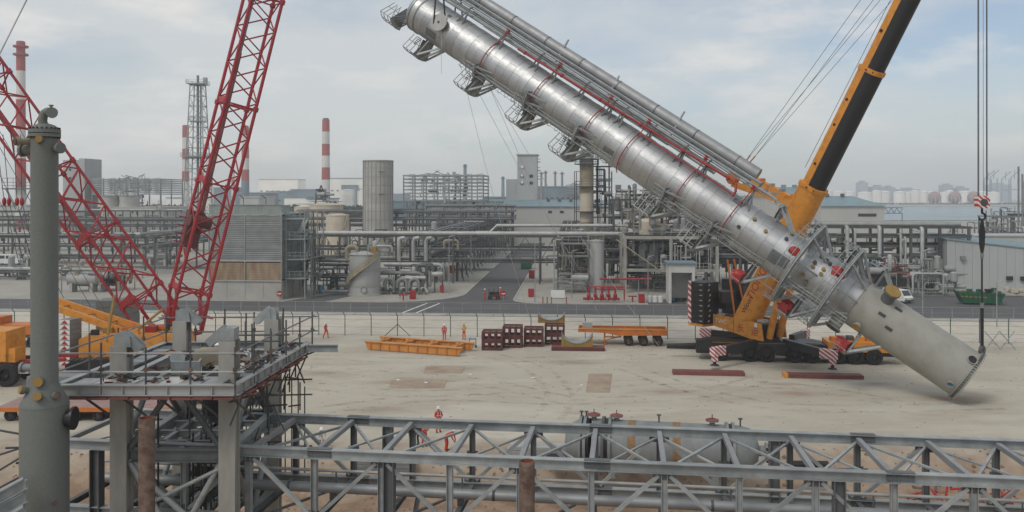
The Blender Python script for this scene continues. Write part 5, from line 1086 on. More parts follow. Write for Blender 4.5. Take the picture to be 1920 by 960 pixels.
# ---------------------------------------------------------------- vehicles at the left edge
def lorry():
    p = gnd(-20, 651); t = thing('lorry', 'orange flatbed lorry parked behind the slim vessel at left', 'lorry', p)
    Q = lambda a, b_, z: p + PU * a + PV * b_ + UP * z
    b = MB(); b.box(Q(2.8, 1.2, 1.9), (5.6, 2.4, 1.0), -PY); b.obj('load_box', 'orange', t); b = MB(); b.box(Q(2.8, 1.2, 1.2), (5.9, 2.2, .3), -PY); b.obj('chassis', 'rust', t)
    b = MB(); b.box(Q(.0, 1.2, 2.6), (2.0, 2.3, 1.2), -PY); b.obj('cab', 'orange', t)
    for a in (.6, 3.4, 4.7): wheel(t, Q(a, .15, .55), -PV, .55, .4, 'rubber', 'steelgrey'); wheel(t, Q(a, 2.3, .55), PV, .55, .4)
    bar('rope_roll', 'black', t, Q(4.4, .6, 2.55), Q(5.6, .6, 2.55), .18, 8); b = MB(); b.box(Q(2.0, -.02, 2.0), (.9, .02, .3), -PY); b.obj('plate', 'offwhite', t)
lorry()
def heavy_carrier():
    p = gnd(-120, 724); t = thing('heavy_carrier', 'yellow machine on a big-wheeled red carrier at the left edge', 'carrier', p); Q = lambda a, b_, z: p + V((a, b_, z))
    b = MB(); b.box(Q(3.2, 1.5, 3.4), (5.6, 3.0, 2.6)); b.obj('body', 'yellow', t); b = MB(); b.box(Q(5.9, 1.0, 2.6), (1.6, 1.6, 1.2)); b.obj('front_box', 'yellow', t)
    for y in (0.4, 2.6): b = MB(); b.beam(Q(0, y, 1.75), Q(10.5, y + .8, 2.05), .3, .3); b.obj('drawbar', 'redpipe', t)
    b = MB(); b.box(Q(3.2, 1.5, 1.7), (6.5, 2.4, .5)); b.obj('frame', 'maroon', t)
    for a in (1.5, 3.6, 6.2): wheel(t, Q(a, -.1, 1.0), (0, -1, 0), 1.0, .7, 'rubber', 'black'); wheel(t, Q(a, 3.0, 1.0), (0, 1, 0), 1.0, .7, 'rubber', 'black')
    b = MB(); b.box(Q(7.6, .2, 1.3), (.9, .7, .4)); b.tube(Q(7.0, .2, 1.3), Q(8.6, .3, 1.35), .15, n=10); b.obj('axle_unit', 'pipelight', t)
    b = MB(); b.pipe([Q(6.8, 0, 2.0), Q(7.3, 0, 2.15), Q(7.5, 0, 1.8), Q(7.3, 0, 1.4)], .03, 5); b.obj('hose', 'black', t)
heavy_carrier()
def low_loader(p, L, label, m, lip):
    t = thing('low_loader', label, 'trailer', p); Q = lambda a, b_, z: V(p) + V((a, b_, z))
    for k in range(6): beam('deck_board', m, t, Q(.01, .25 + k * .5, 1.0), Q(L, .25 + k * .5, 1.0), .48, .1)
    beam('side_rail', lip, t, Q(0, -.06, .9), Q(L, -.06, .9), .12, .32); beam('side_rail', lip, t, Q(0, 3.05, .9), Q(L, 3.05, .9), .12, .32); beam('spine', 'maroon', t, Q(.2, 1.5, .7), Q(L - .2, 1.5, .7), 1.2, .4)
    for k in range(int(L / 1.6)): wheel(t, Q(.9 + k * 1.6, .3, .42), (0, -1, 0), .42, .35); wheel(t, Q(.9 + k * 1.6, 2.7, .42), (0, 1, 0), .42, .35)
mat('pinkdeck', (.36, .24, .215), .85, v=.1, sc=.8)
low_loader((-37.5, 62.0, 0), 14, 'low trailer with faded pink deck and orange edge under the tower frame', 'pinkdeck', 'orange')
low_loader((-24.6, 66.5, 0), 5, 'short pink-decked trailer seen through the tower frame legs', 'pinkdeck', 'orange')
t = thing('site_cabin', 'long grey metal container behind the tower frame', 'container', (-31.5, 68, 0)); b = MB(); b.box((-31.5, 68, 1.3), (13, 2.4, 1.9)); b.obj('body', 'primer_light', t)
for k in range(8): b = MB(); b.box((-37.2 + 1.6 * k, 66.78, 1.3), (1.3, .03, 1.5)); b.obj('panel', 'pipegrey', t)
b = MB(); b.box((-31.5, 68, .2), (13.2, 2.2, .3)); b.obj('skid', 'black', t)
# ================================================================ the plant beyond the road
def PX(px, Y, z=0.0): return V(((px - 960) * Y / F, Y, z))
def zat(py, Y): return H - (py - YH) * Y / F
def Lf(o): return lambda a, b_, z: o + PU * a + PV * b_ + UP * z
def grid(t, o, W, D, levels, nu, nv, cm='steelgrey', bm='steelgrey', cw=.32, bh=.3, cols=True, skip=()):
    Q = Lf(o); us = [W * i / nu for i in range(nu + 1)]; vs = [D * j / nv for j in range(nv + 1)]; top = levels[-1]
    if cols:
        for i, u_ in enumerate(us):
            for j, v_ in enumerate(vs):
                if i in skip: continue
                beam('column', cm, t, Q(u_, v_, 0), Q(u_, v_, top), cw, cw, PV)
    for z in levels:
        for v_ in vs: beam('beam', bm, t, Q(-cw, v_, z), Q(W + cw, v_, z), cw * .7, bh)
        for u_ in us: beam('cross_beam', bm, t, Q(u_, cw * .4, z - .012), Q(u_, D - cw * .4, z - .012), cw * .6, bh)
def run(t, o, W, D, z, n, mats=('pipegrey', 'pipegrey', 'pipelight', 'steelgrey', 'pipedark'), rr=(.1, .3), along='u', jig=0):
    Q = Lf(o)
    for k in range(n):
        r = R.uniform(*rr); off = (D if along == 'u' else W) * (k + .5 + R.uniform(-.25, .25)) / n; zz_ = z + r + .16
        a, c = (Q(-1 - R.uniform(0, jig), off, zz_), Q(W + 1 + R.uniform(0, jig), off, zz_)) if along == 'u' else (Q(off, -1, zz_), Q(off, D + 1, zz_)); bar('pipe', R.choice(mats), t, a, c, r, 8)
def clutter(t, o, W, D, z0, z1, n, mats=('pipegrey', 'pipelight', 'steelgrey', 'pipedark', 'pipetan', 'galv_dark'), tan=0):
    Q = Lf(o)
    for k in range(n):
        a, b_ = R.uniform(0, W), R.uniform(0, D); m = R.choice(mats); q = R.random(); r = R.choice((.06, .08, .12, .18, .25))
        if q < .34:
            za = R.uniform(z0, z0 + (z1 - z0) * .5); zb = R.uniform(za + .8, z1 + .3); bar('pipe', m, t, Q(a, b_, za), Q(a, b_, zb), r, 7)
        elif q < .62:
            L_ = R.uniform(1.2, min(6, W)); a = R.uniform(0, max(.1, W - L_)); z = R.uniform(z0, z1); bar('pipe', m, t, Q(a, b_, z), Q(a + L_, b_, z), r, 7)
        elif q < .80:
            z = R.uniform(z0, z1 - .5); b = MB(); h_ = R.uniform(.6, 2.2); l_ = R.uniform(.8, 2.6) * R.choice((-1, 1)); rr = r
            b.pipe([Q(a, b_, z), Q(a, b_, z + h_ - .25), Q(a + l_ * .08, b_, z + h_ - .05), Q(a + math.copysign(.3, l_), b_, z + h_), Q(a + l_, b_, z + h_), Q(a + l_ + math.copysign(.2, l_), b_, z + h_ - .12), Q(a + l_ + math.copysign(.28, l_), b_, z + h_ - .4), Q(a + l_ + math.copysign(.28, l_), b_, max(z0, z + h_ - R.uniform(.8, 2.2)))], rr, 7); b.obj('bent_pipe', m, t)
        elif q < .90:
            z = R.uniform(z0, z1 - 1); rr = R.uniform(.3, .65); L_ = R.uniform(1.2, 2.8); b = MB(); ax = PU if R.random() < .6 else UP
            b.lathe([(.001, -.25), (rr * .7, -.16), (rr, 0), (rr, L_), (rr * .7, L_ + .16), (.001, L_ + .25)], 14, Q(a, b_, z + rr), ax); b.obj('drum', R.choice(('tankgrey', 'pipelight', 'pipegrey')), t)
        elif q < .96:
            z = R.uniform(z0, z1); block('equipment_box', R.choice(mats), t, Q(a, b_, z + .4), (R.uniform(.4, 1.2), .6, R.uniform(.5, 1.1)), -PY)
        else:
            z = R.uniform(z0, z1); b = MB(); b.ball(Q(a, b_, z), .22, 8); b.obj('valve', R.choice(('hydrant', 'pipedark', 'pipegrey')), t)
def rails(t, o, W, D, z, m='galv', sides='nswe', gap=1.6, h=1.1):
    Q = Lf(o); segs = {'s': ((0, 0), (W, 0)), 'n': ((0, D), (W, D)), 'w': ((0, 0), (0, D)), 'e': ((W, 0), (W, D))}
    for s in sides:
        a, c = segs[s]; p, q = Q(*a, z), Q(*c, z); n = max(1, int((q - p).length / gap))
        for hh in (h * .5, h): bar('handrail', m, t, p + UP * hh, q + UP * hh, .035, 5)
        for i in range(n + 1): bar('rail_post', m, t, p.lerp(q, i / n), p.lerp(q, i / n) + UP * h, .035, 5)
# ---------------------------------------------------------------- cooling tower with louvres and stair tower
def cooling_tower():
    Y = 134.5; o = PX(392, Y, .06); W = 139 * Y / F; D = 13.0; Q = Lf(o)
    t = thing('cooling_tower', 'boxy grey louvred cooling tower with rusty slats above a pale concrete base', 'cooling tower', o)
    zc, zr, zl, zt = zat(527, Y), zat(490, Y), zat(404, Y), zat(386, Y)
    b = MB(); b.box(Q(W / 2, D / 2, zc / 2), (W, D, zc), -PY); base = b.obj('basin', 'concrete', t)
    for k in range(3): beam('basin_joint', 'concrete_dark', base, Q(W * (.25 + .25 * k), -.012, .05), Q(W * (.25 + .25 * k), -.012, zc - .05), .06, .02, PV)
    b = MB(); b.box(Q(W / 2, D / 2, (zc + zl) / 2), (W - .5, D - .5, zl - zc - .02), -PY); b.obj('inner_casing', 'pipedark', t)
    n = 11
    for k in range(n):
        z = zc + .12 + k * (zr - zc - .2) / n
        for s in (0, 1): beam('rusty_slat', 'rustwood', t, Q(.15 + s * W / 2, .04, z), Q(W / 2 - .1 + s * W / 2, .04, z + .0), .12, .235)
    n = 24
    for k in range(n):
        z = zr + .2 + k * (zl - zr - .2) / n
        for s in (0, 1): beam('louvre', 'louvre', t, Q(.12 + s * W / 2, .0, z), Q(W / 2 - .07 + s * W / 2, .0, z), .2, .23)
    for a in (0, W / 2, W): beam('corner_post', 'louvregreen', t, Q(a, -.06, zc), Q(a, -.06, zl + .2), .16, .2, PV)
    for z in (zc + .02, zr + .03, zl): beam('sill_beam', 'pipelight', t, Q(-.1, -.08, z), Q(W + .1, -.08, z), .2, .16)
    for k in range(12): z = zc + .3 + k * (zl - zc - .4) / 12; beam('side_panel', 'louvre', t, Q(W - .1, .2, z + .35), Q(W - .1, D - .2, z + .35), .12, .78)
    b = MB(); b.box(Q(W / 2, D / 2, zl + .12), (W + .3, D + .3, .2), -PY); b.obj('fan_deck', 'louvregreen', t)
    n = 22
    for k in range(n): beam('deck_screen', 'louvregreen', t, Q(W * k / n + .02, .0, (zl + zt) / 2 + .1), Q(W * (k + 1) / n - .03, .0, (zl + zt) / 2 + .1), .05, zt - zl - .1)
    beam('screen_cap', 'louvregreen', t, Q(0, -.05, zt + .1), Q(W, -.05, zt + .1), .15, .12)
    for a in (.35, .75): b = MB(); b.lathe([(1.9, zl), (1.7, zl + .9), (1.8, zl + 1.5)], 24, Q(W * a, D * .55, 0)); b.obj('fan_stack', 'louvregreen', t)
    for a in (.3, .62): p = Q(W * a, D * .4, zt); b = MB(); b.tube(p - UP * 1.6, p + UP * 1.1, .06, n=6); b.beam(p + UP * 1.15, p + UP * 1.6 - PU * .7, .3, .12); b.obj('deck_lamp', 'steelgrey', t)
    # stair tower at the right-hand end
    o2 = Q(W + .4, 1.0, 0); S = thing('stair_tower', 'open pale green steel stair tower beside the cooling tower', 'stair tower', o2); Q2 = Lf(o2); W2, D2 = 3.0, 10
    for a in (0, W2):
        for v_ in (0, D2 * .33, D2 * .66, D2): beam('column', 'louvregreen', S, Q2(a, v_, 0), Q2(a, v_, zl + .5), .16, .16, PV)
    for k, z in enumerate((3.2, 6.2, 9.4, 12.6)):
        beam('landing', 'louvregreen', S, Q2(W2 / 2, -.3, z), Q2(W2 / 2, 2.8, z), W2 + .4, .12); rails(S, Q2(-.2, -.3, 0), W2 + .4, 2.8, z + .06, 'louvregreen', 'sew', .8)
        for a in (0, W2): beam('side_beam', 'louvregreen', S, Q2(a, .1, z), Q2(a, D2 - .1, z), .12, .2)
        if k < 3: beam('stair_flight', 'louvregreen', S, Q2(W2 * .3 + .9 * (k % 2), 2.8, z), Q2(W2 * .3 + .9 * (k % 2), 7.5, z + 3.1), .8, .25); bar('brace', 'louvregreen', S, Q2(W2, .1, z), Q2(W2, D2 * .33, z + 3), .06, 6)
    clutter(S, Q2(W2 * .2, 3, 0), W2, 6, 1, zl, 26, ('louvregreen', 'galv_dark', 'pipegrey', 'steelgrey'))
    p = Q2(W2 + 1.2, .5, 0); bar('downpipe', 'steelgrey', S, p, p + UP * (zl + .4), .12, 8)
cooling_tower()
def spiral_tank():
    Y = 140.5; c = PX(684, Y, .06); r = 2.55; h = zat(477, Y); t = thing('stair_tank', 'squat grey tank wrapped by a yellowish spiral stair', 'tank', c)
    nb = 5
    for k in range(nb): b = MB(); b.lathe([(r, h * k / nb), (r + .012 * (k % 2), h * k / nb + .02), (r + .012 * (k % 2), h * (k + 1) / nb - .015)], 40, c); b.obj('shell_course', 'tankgrey', t)
    b = MB(); b.lathe([(r + .12, h - .05), (r + .12, h + .08), (r, h + .1), (r * .6, h + .35), (.001, h + .5)], 40, c); b.obj('roof', 'pipelight', t)
    b = MB(); b.lathe([(r + .25, 0), (r + .25, .2), (r, .22)], 40, c); b.obj('footing', 'concrete', t)
    pts = []
    for k in range(18):
        a0 = rad(185 + k * 8.5); z = .9 + (h - 1.0) * k / 17; p = c + V((math.cos(a0) * (r + .55), math.sin(a0) * (r + .55), z)); q = c + V((math.cos(a0) * r, math.sin(a0) * r, z)); beam('step', 'pipetan', t, q, p, .42, .09); pts.append(p)
    for hh, rr in ((0, .09), (.55, .035), (1.05, .04)): b = MB(); b.pipe([p + UP * hh for p in pts], rr, 5); b.obj('stair_rail', 'pipetan', t)
    b = MB()
    for p, q in zip(pts, pts[1:]): b.add([p + UP * .05, q + UP * .05, q + UP * .95, p + UP * .95], [(0, 1, 2, 3)])
    b.obj('stair_screen', 'pipetan', t)
    b = MB(); b.pipe([c + V((-2.2, -.5, h - 1)), c + V((-2.9, -.6, h - .6)), c + V((-2.9, -.6, h + .9)), c + V((-2.5, -.6, h + 1.3)), c + V((-1.6, -.6, h + 1.3)), c + V((-1.2, -.6, h + 1.0)), c + V((-1.2, -.6, h + .3))], .3, 10); b.obj('overflow_bend', 'pipetan', t)
    b = MB(); b.lathe([(.001, .14), (.38, .14), (.38, 0), (.5, 0), (.5, .12)], 18, c + V((.3, -r - .02, 1.0)), V((.1, -1, 0))); b.obj('manway', 'tankgrey', t)
    b = MB(); b.lathe([(r + .05, h + 1.05), (r + .1, h + 1.05)], 30, c); b.obj('roof_rail', 'pipetan', t)
    for k in range(10): a = k * .63; bar('roof_post', 'pipetan', t, c + V((math.cos(a) * (r + .08), math.sin(a) * (r + .08), h)), c + V((math.cos(a) * (r + .08), math.sin(a) * (r + .08), h + 1.05)), .035, 5)
    clutter(t, c + V((.6, -1.2, 0)), 1.6, 1.6, h + .3, h + 1.3, 10, ('pipetan', 'ochre', 'pipelight'))
spiral_tank()
def exchangers():
    o = PX(716, 141, .06); Q = Lf(o); t = thing('cooling_water_pipes', 'bank of fat grey looped pipes right of the stair tank', 'pipework', o)
    for k, (z, y, L_) in enumerate(((4.6, 4, 9.5), (4.4, 5.5, 10), (3.6, 2.6, 7.5), (3.4, 1.2, 6.5), (.9, .2, 7.5), (.7, 1.2, 5.2))):
        b = MB(); b.pipe([Q(-.5, y, z), Q(L_ - .8, y, z), Q(L_ - .25, y, z - .15), Q(L_, y, z - .6), Q(L_, y, max(.3, z - 2.6))], .34, 12); b.obj('main_pipe', 'pipegrey' if k % 2 else 'pipelight', t)
    for a in (1.3, 5.4, 3.4):
        b = MB(); b.pipe([Q(a - .75, -.1, .4), Q(a - .75, -.1, 1.9), Q(a - .5, -.1, 2.4), Q(a, -.1, 2.6), Q(a + .5, -.1, 2.4), Q(a + .75, -.1, 1.9), Q(a + .75, -.1, .4)], .3, 12); b.obj('loop_pipe', 'pipegrey', t)
    b = MB(); b.pipe([Q(3.0, .6, 2.0), Q(3.2, .6, 2.6), Q(7.2, .6, 2.7)], .32, 12); b.obj('header_pipe', 'pipelight', t)
    for a in (1.5, 4.0, 6.2):
        b = MB(); b.pipe([Q(a, 6.6, 5.0), Q(a, 6.6, 8.4), Q(a + .25, 6.6, 8.9), Q(a + 1.0, 6.6, 9.0)], .32, 12); b.obj('riser_pipe', 'pipelight', t)
    for k in range(7): wh = Q(.4 + k * 1.1, -.5, .85); bar('valve_wheel', 'pipedark', t, wh, wh + PV * .1, .28, 10); bar('pipe_support', 'concrete', t, Q(.4 + k * 1.1, .4, 0), Q(.4 + k * 1.1, .4, .6), .2, 6)
    clutter(t, Q(0, 1, 0), 9, 6, .4, 3.8, 34, ('pipegrey', 'pipelight', 'pipedark', 'steelgrey')); 
    for k in range(8): beam('support_frame', 'steelgrey', t, Q(.5 + k * 1.3, 3.2, 0), Q(.5 + k * 1.3, 3.2, 4.2), .18, .18, PV)
    block('red_box', 'hydrant', t, Q(9.6, 2.6, .7), (.6, .5, 1.1), -PY)
    o2 = PX(585, 141, .06); t2 = thing('pump_row', 'row of pumps and small pipes left of the stair tank', 'pumps', o2); clutter(t2, o2, 6, 9, .2, 3.5, 34); Q2 = Lf(o2)
    for k in range(4): b = MB(); b.lathe([(.35, 0), (.35, 1.1), (.2, 1.35), (.001, 1.4)], 12, Q2(1.2 + .9 * k, .8 + 2 * k, .1)); b.obj('blue_motor', 'blueplastic', t2)
    for z, y in ((5.2, 5), (4.4, 6)): bar('pipe', 'pipegrey', t2, Q2(-.5, y, z), Q2(9, y, z), .32, 10)
exchangers()
# ---------------------------------------------------------------- pipe racks
def rack_across():
    Y = 160; o = PX(584, Y, .06); W = (1440 - 584) * Y / F; D = 5.0; t = thing('pipe_rack', 'pipe rack spanning left to right over the side road, topped by one pale pipe', 'pipe rack', o); Q = Lf(o)
    lv = (zat(490, Y), zat(468, Y), zat(443, Y)); n = 16
    for i in range(n + 1):
        a = W * i / n
        uu = a + (o - P0).dot(PU)
        if -10.5 < uu < .5: continue
        for v_ in (0, D): beam('column', 'steelgrey', t, Q(a, v_, 0), Q(a, v_, lv[-1] + .2), .3, .3, PV)
    for z in lv:
        for v_ in (0, D): beam('beam', 'steelgrey', t, Q(0, v_, z), Q(W, v_, z), .22, .28)
        for i in range(n + 1): beam('cross_beam', 'steelgrey', t, Q(W * i / n, .12, z), Q(W * i / n, D - .12, z), .2, .26)
    for i in range(n):
        bar('brace', 'steelgrey', t, Q(W * i / n, 0, lv[0]), Q(W * (i + .5) / n, 0, lv[-1]), .06, 6); bar('brace', 'steelgrey', t, Q(W * (i + .5) / n, 0, lv[-1]), Q(W * (i + 1) / n, 0, lv[0]), .06, 6)
    b = MB(); z = lv[-1] + .55; b.pipe([Q(-2, .2, z), Q(W * .995, .2, z)], .42, 14); b.obj('top_pipe', 'pipelight', t)
    b = MB(); b.pipe([Q(W * .36, 2.5, z + .1), Q(W * .39, 2.5, z + .1), Q(W * .405, 2.5, z + 1.4), Q(W, 2.5, z + 1.5)], .3, 12); b.obj('top_pipe', 'pipelight', t)
    run(t, o, W, D, lv[0], 5); run(t, o, W, D, lv[1], 6, rr=(.08, .22)); run(t, o, W, D, lv[2], 3, rr=(.1, .2))
    rails(t, Q(0, -.4, 0), W, .0, lv[0], 'steelgrey', 's', 2.4); clutter(t, Q(0, 0, 0), W * .38, D, lv[0], lv[-1] + .8, 50); clutter(t, Q(W * .6, 0, 0), W * .4, D, lv[0], lv[-1] + 1.5, 40)
rack_across()
def rack_along(u0, u1, v0, v1, gap, lv, name, label, splay=True, n=6, cm='steelgrey', pm=None, clut=30):
    o = pf(u0, v0, .06); t = thing(name, label, 'pipe rack', o); Q = Lf(o); W, D = u1 - u0, v1 - v0; k = 0
    m = int(D / gap)
    for j in range(m + 1):
        v_ = D * j / m
        for a, s in ((0, -1), (W, 1)):
            beam('column', cm, t, Q(a, v_, 0), Q(a, v_, lv[-1] + .3), .3, .3, PV)
            if splay: bar('raking_leg', cm, t, Q(a + s * 1.1, v_ + .8, 0), Q(a, v_, lv[0]), .1, 6)
        for z in lv: beam('cross_beam', cm, t, Q(-.6, v_, z), Q(W + .6, v_, z), .25, .3)
    for z in lv:
        for a in (0, W): beam('beam', cm, t, Q(a, 0, z), Q(a, D, z), .2, .25)
        run(t, o, W, D, z, n, along='v', **({'mats': pm} if pm else {}))
    clutter(t, o, W, D * .5, lv[0], lv[-1] + .8, clut); return t
rack_along(-21, -13.5, 44, 190, 6.5, (4.2, 6.6, 9.0), 'pipe_rack', 'dark pipe rack with splayed legs receding along the left of the side road')
rack_along(5.5, 12, 60, 190, 9, (5, 7.5), 'pipe_rack', 'pipe rack receding along the right of the side road', False, 4)
def rack_wide(px0, px1, Y, tops, n, label, nu, D=5, cm='steelgrey', clut=24, mats=None, z0=0):
    o = PX(px0, Y, .06); W = (px1 - px0) * Y / F; t = thing('pipe_rack', label, 'pipe rack', o); lv = tuple(sorted(zat(y, Y) for y in tops)); grid(t, o, W, D, lv, nu, 1, cm, cm, .3, .28)
    for z in lv: run(t, o, W, D, z, n, **({'mats': mats} if mats else {}))
    clutter(t, o, W, D, .3, lv[-1] + .6, clut); return t, o, W
rack_wide(-60, 330, 205, (446, 462, 484), 5, 'dark pipe rack on the left at the level of the white van', 9)
rack_wide(-80, 420, 250, (414, 424, 440), 5, 'upper pipe rack on the left under the concrete fan drums', 10, clut=40)
rack_wide(-60, 180, 165, (510, 530), 3, 'low pipe rack at the left edge near the road', 5, clut=30, mats=('pipelight', 'pipegrey', 'pipelight'))
rack_wide(160, 335, 300, (396, 410, 422), 4, 'far pale pipe rack left of the red boom', 6, clut=40)
rack_wide(-60, 350, 330, (398, 408), 4, 'farthest pipe rack along the left side', 8, clut=20)
rack_along(-84, -77, 52, 130, 9, (5.5, 8.0), 'pipe_rack', 'slanting pipe rack behind the red mast foot', False, 4)
rack_wide(560, 960, 235, (398, 412, 424), 5, 'rack of small pipes at the foot of the concrete silo', 9, clut=70)
rack_wide(800, 960, 270, (388, 396, 408), 4, 'process rack under the slatted cooler structure', 5, D=8, clut=70)
# low vessels at left
def drum_plant(px, py, label, L_=4.0, r=1.0, m='tankgrey', frame_m='pipetan'):
    o = gnd(px, py, .06); Q = Lf(o); t = thing('drum_skid', label, 'drum', o)
    b = MB(); b.lathe([(.001, -.5), (r * .7, -.32), (r, 0), (r, L_), (r * .7, L_ + .32), (.001, L_ + .5)], 22, Q(.6, 1, r + 1.2), PU); b.obj('drum', m, t)
    for a in (1.2, L_ - .2): b = MB(); b.box(Q(a, 1, .8), (.5, 1.6, 1.6), -PY); b.obj('saddle', 'concrete', t)
    for a in (0, L_ + 1.6):
        for y in (-.4, 2.4): beam('post', frame_m, t, Q(a, y, 0), Q(a, y, r * 2 + 2), .14, .14, PV)
    for y in (-.4, 2.4): beam('walkway', frame_m, t, Q(0, y, r * 2 + 2), Q(L_ + 1.6, y, r * 2 + 2), .5, .12)
    rails(t, Q(0, -.4, 0), L_ + 1.6, 2.8, r * 2 + 2.05, frame_m, 'sew', 1.2); clutter(t, o, L_ + 2, 3, .3, 3.4, 20)
drum_plant(118, 548, 'grey horizontal drum with ochre walkway, seen through the red mast', 5, 1.1); drum_plant(180, 545, 'dark pump frame with ochre posts right of the grey drum', 4, .7, 'pipedark'); drum_plant(40, 500, 'pale drum skid behind the slim vessel', 5, 1.0, 'pipelight', 'pipegrey'); drum_plant(270, 498, 'drum skid between the red mast and the boom', 5, .9, 'pipelight', 'steelgrey')
# ---------------------------------------------------------------- process unit right of the side road
def process_unit():
    Y = 143; o = PX(1172, Y, .06); Q = Lf(o); t = thing('table_structure', 'pale concrete two-storey table structure full of equipment', 'process structure', o)
    W, D = 15.2, 12; lv = (zat(507, Y), zat(446, Y)); grid(t, o, W, D, lv, 2, 2, 'fireproof', 'fireproof', .5, .5)
    beam('deck', 'pipedark', t, Q(W / 2, .4, lv[1] + .3), Q(W / 2, D - .4, lv[1] + .3), W - .3, .1); beam('deck', 'pipedark', t, Q(W / 2, 3.5, lv[0] + .3), Q(W / 2, D - .4, lv[0] + .3), W - .3, .1)
    rails(t, o, W, D, lv[1] + .35, 'pipelight', 'sew', 1.5); rails(t, Q(5, -1.5, 0), 9, 1.5, lv[0] + .2, 'pipelight', 'sew', 1.2)
    b = MB(); b.lathe([(.001, .0), (1.4, .5), (1.8, 1.2), (1.8, 4.6), (1.4, 5.2), (.001, 5.6)], 24, Q(4.5, 6, lv[0] - 1)); b.obj('reactor', 'tankgrey', t); b = MB(); b.lathe([(1.5, 0), (1.5, 2.5), (.001, 3)], 24, Q(10, 5, lv[1] + .3)); b.obj('reactor_top', 'pipelight', t)
    b = MB(); b.lathe([(2.3, 0), (2.3, 2.2), (1.9, 2.6), (.001, 2.9)], 28, Q(5.0, 5, lv[1] + .35)); b.obj('reactor_top', 'tankcream', t)
    clutter(t, Q(0, .6, 0), W, 5, .4, lv[0], 45, ('pipedark', 'steelgrey', 'pipegrey', 'pipedark')); clutter(t, Q(0, .4, 0), W, 6, lv[0] + .3, lv[1] - .4, 60, ('pipedark', 'steelgrey', 'pipegrey', 'pipelight')); clutter(t, o, W, D, lv[1] + .4, lv[1] + 4.5, 90)
    for k in range(14): a = 7 + R.uniform(0, 7); bar('standpipe', 'pipelight', t, Q(a, -1.0, lv[0] + .2), Q(a, -1.0, lv[1] - 1.2), .06, 6)
    bar('stair_stringer', 'pipetan', t, Q(-1.5, -1, lv[1] - .3), Q(6, -1.2, lv[0] - .2), .09, 6); bar('stair_stringer', 'pipetan', t, Q(-1.5, -2, lv[1] - .3), Q(6, -2.2, lv[0] - .2), .09, 6); bar('brace', 'fireproof', t, Q(8.8, 0, .2), Q(12, 0, lv[0]), .15, 6)
    # back wall of darker equipment
    o = PX(1150, 158, .06); t = thing('equipment_structure', 'dark multi-level pipe structure behind the concrete table', 'process structure', o); grid(t, o, 24, 9, (4, 8, 12, 15.5), 5, 1, 'steelgrey', 'steelgrey', .35, .3)
    for z in (4, 8, 12): run(t, o, 24, 9, z, 5, rr=(.12, .35)); 
    for z in (8, 12, 15.5): rails(t, o, 24, .0, z, 'pipelight', 's', 2)
    clutter(t, o, 24, 6, .5, 12, 170); clutter(t, o, 16, 6, 12, 18, 80); Q = Lf(o)
    for a, z, r, L_ in ((2, 13.2, .8, 6), (9, 16.3, .7, 5), (4, 9.4, .9, 4), (13, 12.8, .9, 5)): b = MB(); b.lathe([(.001, -.4), (r * .7, -.25), (r, 0), (r, L_), (r * .7, L_ + .25), (.001, L_ + .4)], 20, Q(a, 1.2, z), PU); b.obj('exchanger_shell', 'pipegrey', t)
    # slim skid on the left
    o = PX(1046, 143, .06); t = thing('pipe_module', 'grey pipe module left of the plain round tank', 'process structure', o); grid(t, o, 5.2, 9, (3.2, 6.2, 8.2), 2, 2, 'steelgrey', 'pipegrey', .22, .2); clutter(t, o, 5.2, 8, .3, 3.2, 60, ('pipelight', 'galv', 'pipegrey', 'steelgrey')); clutter(t, o, 5.2, 8, 3.2, 8.4, 70); Q = Lf(o); rails(t, o, 5.2, 9, 8.3, 'pipelight', 'sew', 1.3)
    b = MB(); b.lathe([(.001, 0), (1.6, .3), (1.6, 3), (.001, 3.3)], 24, Q(2.5, 3, 6.2)); b.obj('drum', 'pipedark', t)
    b = MB(); b.pipe([Q(-.6, -.5, 0), Q(-.6, -.5, 8.6), Q(-.3, -.5, 8.9), Q(.5, -.5, 8.9)], .12, 8); b.obj('lamp_pipe', 'pipelight', t)
    for k in range(9): bar('rack_rail', 'pipelight', t, Q(-.4, -1 - .2 * k, .6 + .25 * k), Q(4.8, -1 - .2 * k, .6 + .25 * k), .05, 6)
    o = PX(1060, 160, .06); t = thing('pipe_module', 'pipe structure at the foot of the tan column', 'process structure', o); grid(t, o, 11, 8, (4.5, 8.5), 3, 1, 'steelgrey', 'steelgrey', .28, .28); clutter(t, o, 11, 6, 4, 10, 80); rails(t, o, 11, 0, 8.6, 'pipetan', 's', 1.4)
    # plain round tank
    Yt = 145; c = PX(1117, Yt, .06); h = zat(452, Yt); t = thing('round_tank', 'plain upright pale grey round tank with a flat top', 'tank', c); b = MB(); b.lathe([(1.42, 0), (1.42, h)], 36, c); b.obj('shell', 'tankgrey', t); b = MB(); b.lathe([(1.5, h - .15), (1.5, h + .05), (.001, h + .25)], 36, c); b.obj('roof', 'tankgrey', t); b = MB(); b.lathe([(1.43, h * .45), (1.45, h * .46), (1.43, h * .47)], 36, c); b.obj('seam', 'tankgrey', t); rails(t, c - PU * 1.4 - PV * 1.4, 2.8, 2.8, h + .05, 'pipetan', 'swe', .7, .9)
    # tan column
    Yc = 168; c = PX(1100, Yc, .06); h = zat(284, Yc); r = 1.36; t = thing('tan_column', 'tall weathered tan column ringed by dark platforms', 'column', c)
    nb = 9
    for k in range(nb): b = MB(); b.lathe([(r + .012 * (k % 2), h * k / nb), (r + .012 * (k % 2), h * (k + 1) / nb - .02)], 30, c); b.obj('shell_course', 'pipetan' if k in (3, 6, 7) else 'tankcream' if k in (4, 5) else 'tankgrey', t)
    b = MB(); b.lathe([(r, h), (r * .7, h + .5), (.001, h + .7)], 30, c); b.obj('head', 'tankgrey', t)
